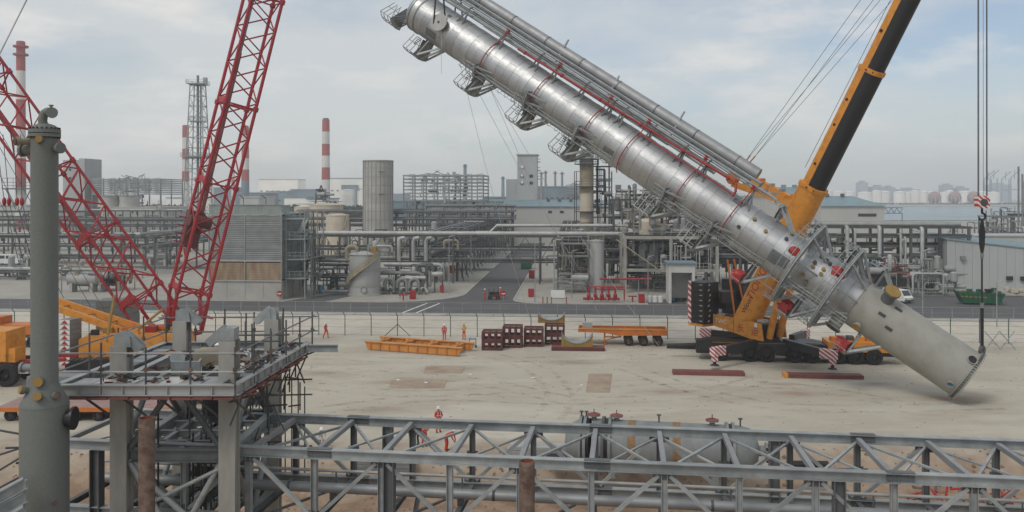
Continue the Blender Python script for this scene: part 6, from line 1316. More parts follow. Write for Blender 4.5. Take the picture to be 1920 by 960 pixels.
    for y in (398, 351, 309, 300):
        z = zat(y, Yc); b = MB(); b.lathe([(r, z), (r + 1.1, z), (r + 1.1, z + .15), (r, z + .15)], 24, c); b.obj('platform', 'steelgrey', t)
        if y < 390:
            for hh in (.55, 1.1): b = MB(); b.pipe([c + V((math.cos(a) * (r + 1.05), math.sin(a) * (r + 1.05), z + hh)) for a in [k * math.pi / 9 for k in range(18)]], .035, 5, closed=True); b.obj('handrail', 'steelgrey', t)
            for k in range(9): a = k * .7; bar('rail_post', 'steelgrey', t, c + V((math.cos(a) * (r + 1.05), math.sin(a) * (r + 1.05), z)), c + V((math.cos(a) * (r + 1.05), math.sin(a) * (r + 1.05), z + 1.1)), .035, 5)
    for a, rr, m, z1 in ((2.2, .14, 'steelgrey', 24), (2.6, .1, 'pipegrey', 22), (3.6, .2, 'pipedark', 19), (4.4, .16, 'steelgrey', 23), (-2.0, .08, 'steelgrey', 21), (-2.4, .08, 'steelgrey', 21), (4.9, .12, 'pipedark', 21)): bar('riser_pipe', m, t, c + PU * a, c + PU * a + UP * z1, rr, 8)
    for z in (12, 14.5, 17, 19.5, 22, 23.5): beam('pipe_support', 'pipedark', t, c + PU * 1.3 + UP * z, c + PU * 4.9 + UP * z, .15, .2); beam('ladder_tie', 'steelgrey', t, c - PU * 2.4 + UP * (z - 1), c - PU * 1.3 + UP * (z - 1), .1, .1)
    clutter(t, c + PU * 1.6 - PV * .5, 3.5, 2, 12, 24, 26, ('steelgrey', 'pipedark', 'pipegrey'))
process_unit()
def fire_manifold():
    o = PX(1093, 130.5, .06); Q = Lf(o); t = thing('fire_manifold', 'bright red fire-water valve manifold beside the road', 'pipework', o)
    bar('header', 'hydrant', t, Q(0, 0, .55), Q(5.6, 0, .55), .2, 10)
    for k in range(5):
        a = .9 + k * 1.0; bar('riser', 'hydrant', t, Q(a, 0, .3), Q(a, 0, 2.3), .17, 8); b = MB(); b.ball(Q(a, 0, 1.1), .32, 10); b.obj('valve_body', 'redpipe', t); bar('flange', 'redpipe', t, Q(a, 0, .78), Q(a, 0, .9), .33, 10); bar('flange', 'offwhite' if k in (1, 3) else 'redpipe', t, Q(a - .3, -.1, .55), Q(a - .2, -.1, .55), .3, 10)
    for a, z in ((.9, 2.35), (1.9, 2.0)): bar('upper_pipe', 'hydrant', t, Q(a, .3, z), Q(6.4, .3, z), .1, 8)
    bar('upper_pipe', 'hydrant', t, Q(2.6, 2, 3.4), Q(10.2, 2, 3.4), .14, 8); bar('upper_pipe', 'hydrant', t, Q(6.3, .3, 2.1), Q(6.3, .3, .2), .1, 8); bar('riser', 'hydrant', t, Q(.9, .3, .5), Q(.9, .3, 2.35), .1, 8); bar('riser', 'hydrant', t, Q(10.1, 2, 2.2), Q(10.1, 2, 4.2), .14, 8)
    for a in (3.6, 6.4, 8.6): bar('support', 'galv', t, Q(a, 2, 0), Q(a, 2, 3.3), .07, 6)
    for k in range(5): bar('sprinkler_tag', 'offwhite', t, Q(3.8 + .25 * k, 1.6, 3.5), Q(3.85 + .25 * k, 1.6, 3.9), .08, 5)
    for i, (px, py) in enumerate(((1018, 570), (1026, 570), (1034, 570), (1062, 570))):
        p = gnd(px, py, .06); b = MB(); b.tube(p, p + UP * 1.0, .07, n=8); b.tube(p + UP * 1.0, p + UP * 1.05, .09, n=8); b.obj('red_bollard', 'hydrant', None, ('thin red post, first from the left by the white board', 'thin red post, second from the left by the white board', 'thin red post, third from the left by the white board', 'thin red post just right of the white board')[i], 'post', 'red posts by the road')
    p = gnd(1046, 560, .06); b = MB(); b.box(p + UP * .75, (2.2, .1, 1.2), -PY); t = thing('white_board', 'blank white board leaning by the grey pipe module', 'board', p); b.obj('panel', 'white', t); bar('leg', 'galv', t, p - PU * .8 + PV * .1, p - PU * .8 + UP * 1.3 + PV * .1, .05, 6); bar('leg', 'galv', t, p + PU * .8 + PV * .1, p + PU * .8 + UP * 1.3 + PV * .1, .05, 6)
    for i, (px, py) in enumerate(((414, 560), (774, 561), (1203, 568), (996, 557), (997, 522), (848, 512), (563, 545))):
        p = gnd(px, py, .06); t = thing('hydrant_box', ('red hose box in front of the cooling tower base', 'red hose box near the stair tank by the road', 'red hose box right of the red manifold', 'red hose box on the right kerb of the side road', 'red hose box farther along the right kerb of the side road', 'red hose box under the receding pipe rack', 'small red hose box beside the stair tower')[i], 'hose box', p, 'red hose boxes')
        s = 1.0 if i < 4 else 1.2; b = MB(); b.box(p + UP * (.75 * s), (.95 * s, .5, 1.2 * s), -PY); o = b.obj('cabinet', 'hydrant', t); b = MB(); b.box(p + UP * (.75 * s) - PV * .26, (.02, .02, 1.0 * s), -PY); b.obj('door_seam', 'redpipe', o); b = MB(); b.box(p + UP * .1, (.85 * s, .4, .18), -PY); b.obj('feet', 'redpipe', t)
    for i, (px, py) in enumerate(((392, 560), (756, 563), (1186, 566))):
        p = gnd(px, py, .06); t = thing('fire_hydrant', ('red fire hydrant left of the hose box at the cooling tower', 'red fire hydrant left of the hose box near the stair tank', 'red fire hydrant left of the hose box by the manifold')[i], 'hydrant', p, 'red fire hydrants'); bar('standpipe', 'hydrant', t, p, p + UP * .95, .12, 8); bar('cross_arm', 'hydrant', t, p - PU * .55 + UP * .85, p + PU * .55 + UP * .85, .09, 8)
        for q in (-.55, .55): b = MB(); b.ball(p + PU * q + UP * .85, .14, 8); b.obj('outlet', 'redpipe', t)
    for i, (px, py) in enumerate(((524, 562), (944, 562))):
        p = gnd(px, py, .06); t = thing('no_entry_sign', ('round red no-entry sign at the corner of the cooling tower', 'round red no-entry sign at the mouth of the side road')[i], 'sign', p); bar('post', 'galv', t, p, p + UP * 1.0, .04, 6); b = MB(); b.lathe([(.001, .02), (.45, .02), (.45, -.02), (.001, -.02)], 20, p + UP * .95, -PV); o = b.obj('disc', 'hydrant', t); b = MB(); b.box(p + UP * .95 - PV * .026, (.6, .01, .16), -PY); b.obj('white_bar', 'white', o)
fire_manifold()
def shelter():
    o = PX(1254, 129, .06); Q = Lf(o); W, D, h = 3.9, 4, zat(496, 129); t = thing('shelter', 'small white open-fronted shelter with dark flat roof', 'shelter', o)
    for a in (.2, W - .2): b = MB(); b.box(Q(a, D / 2, h / 2), (.4, D, h), -PY); b.obj('wall', 'offwhite', t)
    b = MB(); b.box(Q(W / 2, D - .2, h / 2), (W - .82, .3, h - .02), -PY); b.obj('wall', 'offwhite', t); b = MB(); b.box(Q(W / 2, .2, h - .65), (W - .82, .36, 1.28), -PY); b.obj('lintel', 'offwhite', t); b = MB(); b.box(Q(W / 2, D / 2, h + .14), (W + .7, D + .6, .24), -PY); b.obj('roof', 'farblue', t)
    for k in range(4): b = MB(); b.lathe([(.3, 0), (.3, .5), (.001, .55)], 12, Q(.9 + .6 * k, 2.4, .05)); b.obj('barrel', R.choice(('black', 'green', 'blueplastic')), t)
shelter()
p = gnd(1238, 568, .06); t = thing('white_tank_row', 'row of white plastic drums left of the shelter', 'drums', p)
for k in range(4): b = MB(); b.lathe([(.4, 0), (.4, .9), (.001, 1.0)], 14, p + PU * (-2.4 + .85 * k) + PV * 1.0); b.obj('drum', 'white', t)
p = gnd(987, 504, .06); t = thing('green_container', 'dark green container standing in the side road', 'container', p); b = MB(); b.box(p + UP * 1.2, (2.3, 3, 2.1), -PY); b.obj('body', 'green', t); b = MB(); b.box(p + UP * 2.3, (2.4, 3.1, .1), -PY); b.obj('lid', 'pipelight', t)
for k in range(5): b = MB(); b.box(p + PU * (-.9 + .45 * k) - PV * 1.52 + UP * 1.2, (.08, .04, 1.9), -PY); b.obj('rib', 'green', t)
# ---------------------------------------------------------------- lamp posts
for i, (px, py, h_) in enumerate(((842, 552, 9.5), (1003, 566, 9.0), (1072, 560, 7.5), (750, 560, 6.5), (883, 532, 9.0), (1215, 568, 7), (1385, 574, 5), (1730, 598, 9), (1869, 612, 5.5), (930, 500, 8), (295, 552, 9))):
    p = gnd(px, py, .06); t = thing('lamp_post', 'slim grey lamp post ' + ('at the rounded kerb left of the side road', 'on the right kerb of the side road mouth', 'in front of the grey pipe module', 'beside the looped pipes', 'farther up the left kerb of the side road', 'just left of the shelter', 'behind the black ballast of the yellow crane', 'by the road right of the column tail', 'with crossed feet right of the tail sling', 'far up the side road', 'between the red mast and the red boom')[i], 'lamp post', p, 'lamp posts'); b = MB(); b.tube(p, p + UP * h_, .08, .05, 8); b.obj('pole', 'galv', t); b = MB(); b.beam(p + UP * h_, p + UP * (h_ + .25) + PU * .9, .2, .1); b.obj('lamp_head', 'pipelight', t)
# ---------------------------------------------------------------- right side: rack, pipes, shed, van, skip
def right_side():
    Y = 152; o = PX(1335, Y, .06); W = (1800 - 1335) * Y / F; D = 6; t = thing('pipe_rack', 'tall pipe rack with pale columns behind the column tail', 'pipe rack', o); Q = Lf(o); lv = (zat(482, Y), zat(461, Y), zat(444, Y), zat(426, Y)); grid(t, o, W, D, lv, 9, 1, 'steelgrey', 'steelgrey', .42, .4)
    for z in lv[:3]: run(t, o, W, D, z, 4, rr=(.1, .22))
    for q in range(3): bar('top_pipe', 'pipelight' if q == 0 else 'pipegrey', t, Q(-1, .3 + 1.4 * q, lv[3] + .55), Q(W * .97, .3 + 1.4 * q, lv[3] + .55), .36, 12)
    for px, hh, m in ((1580, 426, 'pipelight'), (1594, 430, 'pipelight'), (1638, 426, 'pipelight'), (1676, 440, 'pipelight'), (1684, 445, 'pipelight'), (1714, 428, 'pipelight'), (1440, 430, 'pipelight'), (1500, 430, 'pipelight'), (1720, 470, 'pipegrey')):
        a = (px - 1335) * Y / F; z = zat(hh, Y); b = MB(); b.pipe([Q(a, -.7, .4), Q(a, -.7, z - .4), Q(a + .05, -.55, z - .1), Q(a + .05, -.2, z + .05), Q(a + .05, 1.0, z + .05)], .34 if px in (1580, 1638, 1714) else .22, 12); b.obj('down_pipe', m, t)
    clutter(t, Q(0, -1, 0), W, 6, lv[0], lv[2], 70, ('pipelight', 'pipegrey', 'pipedark', 'steelgrey')); clutter(t, Q(W * .45, -4, 0), W * .55, 5, .3, lv[0], 120, ('pipelight', 'pipegrey', 'pipedark', 'pipelight', 'steelgrey'))
    for k in range(10): a = W * .62 + k * 1.0; bar('slim_pipe', 'pipelight', t, Q(a, -1.5, 2), Q(a, -1.5, 5.2), .07, 6)
    o = PX(1625, 141, .06); Q = Lf(o); t = thing('pump_skid', 'dark maroon compressor skid with pipes behind the white van', 'pump skid', o)
    b = MB(); b.box(Q(3.4, 2, 2.0), (6.4, 3, 2.6), -PY); b.obj('enclosure', 'pipedark', t); beam('top_rail', 'oxide', t, Q(0, .3, 3.6), Q(7, .3, 3.6), .2, .3); clutter(t, o, 7.5, 3, .5, 4.6, 60, ('oxide', 'pipegrey', 'pipedark', 'maroon', 'pipelight')); rails(t, Q(-1, -1, 0), 9, 0, .3, 'pipelight', 's', 1.4, 1.0)
    b = MB(); b.box(Q(1.6, 1, 5.0), (3.2, 1.0, .25), -PY); b.obj('blue_tarp', 'blueplastic', t); b = MB(); b.box(Q(2.6, .9, 5.15), (1.4, .8, .2), -PY); b.obj('white_tarp', 'tarp', t)
    o = PX(1708, 139, .06); Q = Lf(o); t = thing('valve_station', 'white looped pipes and valves left of the big pale shed', 'pipework', o)
    for k in range(5): b = MB(); a = .3 + .6 * k; b.pipe([Q(a, .4 * k, .4), Q(a, .4 * k, 3.2 - .3 * k), Q(a + .3, .4 * k, 3.6 - .3 * k), Q(a + 4.5, .4 * k, 3.6 - .3 * k), Q(a + 4.8, .4 * k, 3.2 - .3 * k), Q(a + 4.8, .4 * k, .4)], .18, 10); b.obj('looped_pipe', 'pipelight', t)
    clutter(t, o, 7, 3, .3, 3, 50, ('pipelight', 'pipegrey', 'pipedark')); rails(t, Q(-.5, -1.4, 0), 7.5, 0, .2, 'galv', 's', 1.2)
    # the pale shed
    o = PX(1776, 146, .06); Q = lambda a, b_, z: o + V((.966, -.26, 0)) * a + V((.26, .966, 0)) * b_ + UP * z
    t = thing('metal_shed', 'big pale metal-clad shed with low blue roof at the right edge', 'shed', o); W = 26; zl, zr = zat(450, 146), zat(470, 141)
    slope = lambda a: zl + (zr - zl) * a / 13.5; n = 20
    b = MB(); b.prism([Q(0, 0.1, 0), Q(W, .1, 0), Q(W, .1, slope(W) - .1), Q(0, .1, zl - .1)], V((.26, .966, 0)) * 30); b.obj('core', 'cladgrey', t)
    for k in range(n):
        a0, a1 = W * k / n, W * (k + 1) / n - .03; b = MB(); b.prism([Q(a0, -.0, 0), Q(a1, -.0, 0), Q(a1, 0, slope(a1)), Q(a0, 0, slope(a0))], V((.26, .966, 0)) * .08); b.obj('wall_panel', 'cladgrey', t)
    b = MB(); b.prism([Q(-.3, -.2, zl + .02), Q(W, -.2, slope(W) + .02), Q(W, -.2, slope(W) + .2), Q(-.3, -.2, zl + .2)], V((.26, .966, 0)) * .5); b.obj('eave', 'roofblue', t); b = MB(); b.prism([Q(-.3, .35, zl + .05), Q(W, .35, slope(W) + .05), Q(W, .35, slope(W) + .18), Q(-.3, .35, zl + .18)], V((.26, .966, 0)) * 30 + UP * .3); b.obj('roof', 'roofblue', t)
    for a in (9.5, 11.6): b = MB(); b.box(Q(a, -.2, 2.4), (1.0, .3, .7)); b.obj('wall_unit', 'windowdark', t)
    o = PX(1800, 190, .06); t = thing('low_shed', 'low cream building with blue roof behind the pale shed', 'building', o); b = MB(); b.box(Lf(o)(19, 5, 3.6), (34, 10, 7.2), -PY); b.obj('wall', 'cladlight', t); b = MB(); b.box(Lf(o)(19, 5, 7.3), (34.6, 10.6, .2), -PY); b.obj('roof', 'cladgrey', t)
    for k in range(6): b = MB(); b.box(Lf(o)(5 + 5 * k, -.03, 5.6), (1.6, .1, .9), -PY); b.obj('window', 'windowdark', t)
    # van
    c = gnd(1683, 566, .07); vd = V((.35, -.94, 0)); vn = V((.94, .35, 0)); Q = lambda a, b_, z: c + vd * a + vn * b_ + UP * z
    t = thing('van', 'white minivan parked facing the road beside the column tail', 'van', c)
    prof = [(2.2, .35), (2.25, .85), (1.95, 1.1), (1.35, 1.95), (-2.1, 2.0), (-2.25, 1.7), (-2.25, .35)]
    b = MB(); b.prism([Q(a, -.85, z) for a, z in prof], vn * 1.7); b.obj('body', 'white', t)
    b = MB(); b.prism([Q(1.93, -.72, 1.16), Q(1.93, .72, 1.16), Q(1.42, .66, 1.88), Q(1.42, -.66, 1.88)], vd * .03 + UP * .02); b.obj('windscreen', 'glass', t)
    for s in (-1, 1):
        for a0, a1 in ((.55, 1.35), (-.7, .4), (-2.0, -.85)): b = MB(); b.prism([Q(a0, .852 * s, 1.2), Q(a1, .852 * s, 1.2), Q(a1 - .12 * (a1 > 1), .852 * s, 1.8), Q(a0, .852 * s, 1.8)], vn * .01 * s); b.obj('side_window', 'glass', t)
        for a in (1.45, -1.45): wheel(t, Q(a, .75 * s, .33), vn * s, .33, .2)
        b = MB(); b.box(Q(2.24, .6 * s, .75), (.3, .1, .18), math.atan2(vn.y, vn.x)); b.obj('headlight', 'pipelight', t)
    b = MB(); b.box(Q(2.25, 0, .45), (1.66, .14, .24), math.atan2(vn.y, vn.x)); b.obj('bumper', 'steelgrey', t)
    c = gnd(14, 497, .07); t = thing('van', 'white van parked among the pipe racks at the far left', 'van', c); Q = lambda a, b_, z: c + PU * a + PV * b_ + UP * z; b = MB(); b.prism([Q(-4, 0, .4), Q(2.6, 0, .4), Q(2.7, 0, 1.2), Q(1.9, 0, 1.5), Q(1.3, 0, 2.4), Q(-4, 0, 2.5)], PV * 2); b.obj('body', 'white', t); b = MB(); b.prism([Q(-.4, -.02, 1.5), Q(1.6, -.02, 1.5), Q(1.1, -.02, 2.2), Q(-.4, -.02, 2.2)], PV * .01); b.obj('side_window', 'glass', t); b = MB(); b.prism([Q(-3.6, -.02, 1.5), Q(-.7, -.02, 1.5), Q(-.7, -.02, 2.2), Q(-3.6, -.02, 2.2)], PV * .01); b.obj('side_window', 'glass', t)
    for a in (-2.6, 1.4):
        for y in (.1, 1.9): wheel(t, Q(a, y, .4), -PV if y < 1 else PV, .4, .25)
    # skip
    c = gnd(1802, 571, .07); t = thing('waste_skip', 'green waste skip with yellow stripe, heaped with rubbish', 'skip', c); Q = lambda a, b_, z: c + V((.985, -.17, 0)) * a + V((.17, .985, 0)) * b_ + UP * z
    b = MB(); b.prism([Q(.4, 0, .25), Q(5.4, 0, .25), Q(6.2, 0, 1.7), Q(-.4, 0, 1.9)], V((.17, .985, 0)) * 2.2); b.obj('hull', 'green', t); b = MB(); b.prism([Q(.0, -.02, 1.15), Q(3.6, -.02, 1.05), Q(3.6, -.02, 1.2), Q(-.05, -.02, 1.3)], V((.17, .985, 0)) * .02); b.obj('yellow_stripe', 'ochre', t)
    for k in range(9): b = MB(); b.box(Q(.4 + .65 * k, -.06, 1.0), (.1, .1, 1.5)); b.obj('rib', 'green', t)
    for k in range(14): block('rubbish', R.choice(('pipetan', 'pipelight', 'black', 'rust', 'green')), t, Q(R.uniform(.3, 5.5), R.uniform(.4, 1.8), 1.9 + R.uniform(0, .3)), (R.uniform(.3, .9), .5, R.uniform(.2, .5)), R.uniform(0, 3))
    c = gnd(1892, 556, .07); t = thing('debris_pile', 'pale boards and sacks heaped against the shed wall', 'debris', c)
    for k in range(8): block('board', R.choice(('pipetan', 'offwhite', 'tankcream')), t, c + V((R.uniform(-1.5, 3), R.uniform(0, 1), .3 + .15 * k)), (R.uniform(.6, 1.6), .5, R.uniform(.2, .9)), R.uniform(0, 3))
    # crossed trestles on the sand at right
    for i, px in enumerate((1862, 1890)):
        c = gnd(px, 655); t = thing('trestle', ('crossed grey steel trestle right of the tail sling, nearer the lamp post', 'crossed grey steel trestle at the right edge by the fence')[i], 'trestle', c, 'crossed trestles at the fence')
        for s in (-1, 1): bar('leg', 'galv', t, c - V((.8 * s, 0, 0)), c + V((.8 * s, .2, 1.9)), .05, 6)
        bar('bar', 'galv', t, c + V((-.5, 0, .6)), c + V((.5, 0, .6)), .04, 6)
    # pipe towers at the right edge
    o = PX(1862, 230, .06); t = thing('pipe_structure', 'grey platforms and tall pipes beyond the shed at the right edge', 'process structure', o); grid(t, o, 14, 8, (6, 10.5), 3, 1, 'steelgrey', 'pipegrey', .35, .35); clutter(t, o, 14, 6, 3, 13, 60, ('pipedark', 'pipegrey', 'pipelight')); Q = Lf(o); rails(t, o, 14, 0, 10.7, 'steelgrey', 's', 1.6)
    for a, z in ((6.6, 24), (7.6, 22), (8.2, 20)): bar('tall_pipe', 'pipegrey', t, Q(a, 0, 8), Q(a, 0, z), .25, 8)
    o = PX(1795, 215, .06); t = thing('conveyor_gallery', 'low grey gallery frames near the waterfront', 'process structure', o); grid(t, o, 12, 4, (4, 8), 4, 1, 'pipegrey', 'pipegrey', .25, .25); clutter(t, o, 12, 4, 4, 10, 20)
right_side()
# ================================================================ far plant, stacks, buildings, skyline
def chimney(px, ytop, ybase, wpx, Y, bands, label, flare=False, z0=0):
    c = PX(px, Y); r = wpx * Y / F / 2; zt = zat(ytop, Y); t = thing('chimney', label, 'chimney', c, 'red and white banded chimneys'); n = len(bands)
    zs = [zat(b_[0], Y) for b_ in bands] + [z0]
    for i, (y, m) in enumerate(bands):
        z1, z2 = zs[i], zs[i + 1]; f = lambda z: r * (1 + .25 * (1 - z / zt)); b = MB(); b.lathe([(f(z2), z2), (f(z1), z1)], 24, c); b.obj('band', m, t)
    b = MB(); b.lathe([(r * .7, zt - 1), (r * .7, zt + .2)], 20, c); b.obj('flue', 'steelgrey', t)
    return t, c, r
Wc, Rc = 'chimneywhite', 'chimneyred'
t, c, r = chimney(39, 78, 430, 15, 405, ((78, Rc), (133, Wc), (187, Rc), (243, Wc), (297, Rc), (352, Wc), (408, Rc)), 'tallest red and white chimney, at the left edge behind the red mast')
for y in (89, 104): b = MB(); z = zat(y, 405); b.lathe([(r, z), (r * 1.75, z), (r * 1.75, z + .8), (r, z + .8)], 20, c); b.obj('gallery', 'chimneyred', t)
z = zat(354, 405); b = MB(); b.box(c + UP * z, (13, 8, .6)); b.obj('platform', 'steelgrey', t)
for k in range(6):
    for hh in (1.5, 3.0, 5.0): bar('platform_rail', 'steelgrey', t, c + V((-6.5, -4, z + hh)), c + V((6.5, -4, z + hh)), .1, 5)
    bar('platform_post', 'steelgrey', t, c + V((-6.5 + 2.6 * k, -4, z)), c + V((-6.5 + 2.6 * k, -4, z + 5)), .1, 5)
for q in (-1, 1): bar('platform_strut', 'steelgrey', t, c + V((6 * q, -2, z)), c + V((0, -2, z - 12)), .3, 6)
chimney(348, 235, 380, 11.5, 640, ((235, Rc), (258, Wc), (279, Rc), (299, Wc), (321, Rc), (340, Wc)), 'red and white chimney behind the lattice flare tower', z0=0)
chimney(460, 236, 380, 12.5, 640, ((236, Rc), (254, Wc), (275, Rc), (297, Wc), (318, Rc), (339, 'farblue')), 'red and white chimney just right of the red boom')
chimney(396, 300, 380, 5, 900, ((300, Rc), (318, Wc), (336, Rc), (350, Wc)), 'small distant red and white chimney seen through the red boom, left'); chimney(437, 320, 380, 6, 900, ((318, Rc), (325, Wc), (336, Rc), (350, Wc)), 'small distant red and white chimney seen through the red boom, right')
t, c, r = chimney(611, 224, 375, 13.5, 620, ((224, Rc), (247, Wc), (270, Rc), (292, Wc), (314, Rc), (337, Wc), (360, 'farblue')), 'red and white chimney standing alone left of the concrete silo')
for q in (-1, 0, 1): b = MB(); b.tube(c + V((r * .45 * q, 0, zat(224, 620))), c + V((r * .45 * q, 0, zat(221.5, 620))), r * .3, n=10); b.obj('flue_tip', 'steelgrey', t)
# flare tower
def flare():
    Y = 300; c = PX(371, Y); t = thing('flare_tower', 'slim grey lattice flare tower left of the red boom', 'lattice tower', c); zt = zat(160, Y); hw = lambda z: (2.0 + (1 - z / zt) * 2.2)
    cs = ((-1, -1), (1, -1), (1, 1), (-1, 1)); P = lambda k, z: c + V((cs[k % 4][0] * hw(z), cs[k % 4][1] * hw(z), z)); n = 15
    for k in range(4): bar('leg', 'galv', t, P(k, 0), P(k, zt), .2, 6)
    for i in range(n):
        z0, z1 = zt * i / n, zt * (i + 1) / n
        for k in range(4): bar('ring_bar', 'galv', t, P(k, z1), P(k + 1, z1), .11, 5); a, b_ = (k, k + 1) if i % 2 else (k + 1, k); bar('diagonal', 'galv', t, P(a, z0), P(b_, z1), .09, 5)
    bar('flare_stack', 'pipegrey', t, c, c + UP * (zt + 3.5), .45, 10); bar('side_pipe', 'pipegrey', t, c + V((1, 0, 0)), c + V((1, 0, zt)), .25, 8)
    for y, w_ in ((158, 3.1), (294, 4.4), (228, 2.6)):
        z = zat(y, Y); b = MB(); b.box(c + UP * z, (w_ * 2, w_ * 2, .25)); o = b.obj('platform', 'galv', t)
        for hh in (.6, 1.2): b = MB(); b.pipe([c + V((a * w_, d * w_, z + hh)) for a, d in cs], .07, 5, closed=True); b.obj('handrail', 'galv', o)
        for k in range(4): bar('rail_post', 'galv', o, c + V((cs[k][0] * w_, cs[k][1] * w_, z)), c + V((cs[k][0] * w_, cs[k][1] * w_, z + 1.2)), .07, 5)
    b = MB(); b.box(c + V((2.6, 0, zt + 1.4)), (1.2, 1.2, 2.6)); b.obj('igniter_box', 'galv', t)
flare()
# concrete silo
def silo():
    Y = 232; c = PX(709, Y); r = 27.5 * Y / F; h = zat(301, Y); t = thing('concrete_silo', 'tall round ribbed concrete silo in the middle distance', 'silo', c)
    n = 22
    for k in range(n):
        b = MB(); a0, a1 = 2 * math.pi * k / n, 2 * math.pi * (k + .96) / n; b.lathe([(r, 0), (r, h)], 3, c, UP, a0, a1); b.obj('stave', 'concrete', t)
        a = 2 * math.pi * (k + .98) / n; x, y, _, _ = frm(V((0, 0, 0)), UP); p = c + x * (math.cos(a) * (r + .02)) + y * (math.sin(a) * (r + .02)); bar('rib', 'concrete_dark', t, p, p + UP * h, .13, 5)
    b = MB(); b.lathe([(r - .06, 0), (r - .06, h - .05), (.001, h + .1)], 40, c); b.obj('core', 'concrete_dark', t)
    for y in (316, 332, 348, 364, 380, 396, 412): z = zat(y, Y); b = MB(); b.lathe([(r + .01, z), (r + .06, z), (r + .06, z + .12), (r + .01, z + .12)], 40, c); b.obj('hoop', 'concrete_dark', t)
    b = MB(); b.lathe([(r + .2, h - .25), (r + .2, h), (r - .1, h)], 40, c); b.obj('rim', 'concrete_dark', t)
    p = c + V((.8, -r - .1, 0)); beam('wall_mark', 'steelgrey', t, p + UP * zat(323, Y), p + PU * 1.6 + UP * zat(323, Y), .1, .2); beam('wall_mark', 'steelgrey', t, p + UP * zat(365, Y), p + PU * 1.6 + UP * zat(365, Y), .1, .2)
silo()
def tank(px, Y, wpx, ytop, label, m='tankcream', stair=True, name='storage_tank', group=None, courses=5, rail=True):
    c = PX(px, Y); r = wpx / 2 * Y / F; h = zat(ytop, Y); t = thing(name, label, 'tank', c, group)
    for k in range(courses): b = MB(); e = .02 * (k % 2); b.lathe([(r + e, h * k / courses), (r + e, h * (k + 1) / courses - .03)], 36, c); b.obj('shell_course', m, t)
    b = MB(); b.lathe([(r + .1, h - .2), (r + .1, h), (r * .5, h + r * .09), (.001, h + r * .13)], 36, c); b.obj('roof', m, t)
    if stair:
        b = MB(); pts = [c + V((math.cos(rad(-100 + k * 5)) * (r + .4), math.sin(rad(-100 + k * 5)) * (r + .4), h * k / 14)) for k in range(15)]; b.pipe(pts, .22, 5); b.obj('stair', 'pipetan', t)
    if rail:
        b = MB(); b.pipe([c + V((math.cos(k * .35) * r, math.sin(k * .35) * r, h + 1)) for k in range(18)], .06, 4, closed=True); b.obj('roof_rail', 'steelgrey', t)
    return t
tank(612, 262, 62, 384, 'wide cream tank with gantry on its roof, behind the cooling tower stair'); tank(633, 222, 43, 403, 'smaller cream tank with slanting stair, left of the silo'); tank(572, 300, 40, 388, 'cream tank half hidden at the left of the wide one')
c = PX(602, 262); z0 = zat(384, 262); t = thing('roof_gantry', 'small dark gantry on the roof of the wide cream tank', 'gantry', c + UP * z0); clutter(t, c + V((-2, -1, 0)), 4, 2, z0 + .5, z0 + 5, 16, ('steelgrey', 'pipedark')); 
for q in (-1, 1): bar('leg', 'steelgrey', t, c + V((2 * q, 0, z0)), c + V((0, 0, z0 + 6)), .2, 6)
tank(652, 640, 24, 356, 'pale round tank right of the lone chimney', 'tankwhite', False, 'storage_tank', 'pale mid-distance tanks'); tank(683, 640, 26, 358, 'pale round tank partly behind the silo', 'tankwhite', False, 'storage_tank', 'pale mid-distance tanks')
# slatted air-cooler structures
def slatted(px0, px1, Y, y0, y1, ys, label, nu=6, D=14, cl=60):
    o = PX(px0, Y); W = (px1 - px0) * Y / F; Q = Lf(o); t = thing('slatted_structure', label, 'process structure', o); zt = zat(y0, Y); zb = zat(y1, Y)
    for i in range(nu + 1):
        for v_ in (0, D): beam('column', 'pipegrey', t, Q(W * i / nu, v_, 0), Q(W * i / nu, v_, zt), .35, .35, PV)
    for k in range(ys):
        z = zb + (zt - zb) * k / (ys - 1)
        for v_ in (0, D * .5, D): beam('slat_beam', 'galv', t, Q(-.3, v_ - .02, z), Q(W + .3, v_ - .02, z), .25, .42)
        for a in (0, W): beam('slat_beam', 'galv', t, Q(a, 0, z), Q(a, D, z), .25, .42)
        for i in range(nu): bar('louvre_strut', 'galv', t, Q(W * i / nu, .2, z), Q(W * (i + 1) / nu, .2, z + .5), .09, 5)
    for z in (zb * .45, zb * .72): beam('floor', 'steelgrey', t, Q(W / 2, 0, z), Q(W / 2, D, z), W, .3)
    clutter(t, o, W, D * .6, 1, zb, cl, ('pipegrey', 'pipedark', 'steelgrey', 'pipelight')); clutter(t, Q(W * .2, 0, 0), W * .6, D * .4, zb, zt + .5, cl // 2, ('steelgrey', 'pipegrey', 'galv_dark'))
    for k in range(8): bar('roof_vent', 'steelgrey', t, Q(W * R.uniform(.2, .6), D / 2, zt), Q(W * R.uniform(.2, .6), D / 2, zt + R.uniform(.5, 2.4)), .12, 5)
slatted(757, 907, 285, 329, 376, 8, 'slatted steel cooler structure between the silo and the grey block', 7, 16, 110)
slatted(173, 306, 330, 336, 364, 9, 'slatted steel structure above two concrete fan drums, left', 6, 18, 90)
for i, (px, w_) in enumerate(((206, 42), (243, 38))):
    Y = 318; c = PX(px, Y); r = w_ / 2 * Y / F; z0, z1 = zat(388, Y), zat(366, Y); t = thing('fan_drum', ('left concrete fan drum below the slatted structure', 'right concrete fan drum below the slatted structure')[i], 'fan drum', c, 'concrete fan drums'); b = MB(); b.lathe([(r * 1.0, z0), (r * .92, (z0 + z1) / 2), (r * .98, z1), (r * .9, z1), (r * .86, z0)], 32, c); b.obj('drum_wall', 'concrete', t); b = MB(); b.lathe([(r * 1.03, z1 - .2), (r * 1.03, z1), (r * .96, z1)], 32, c); b.obj('rim', 'concrete_dark', t)
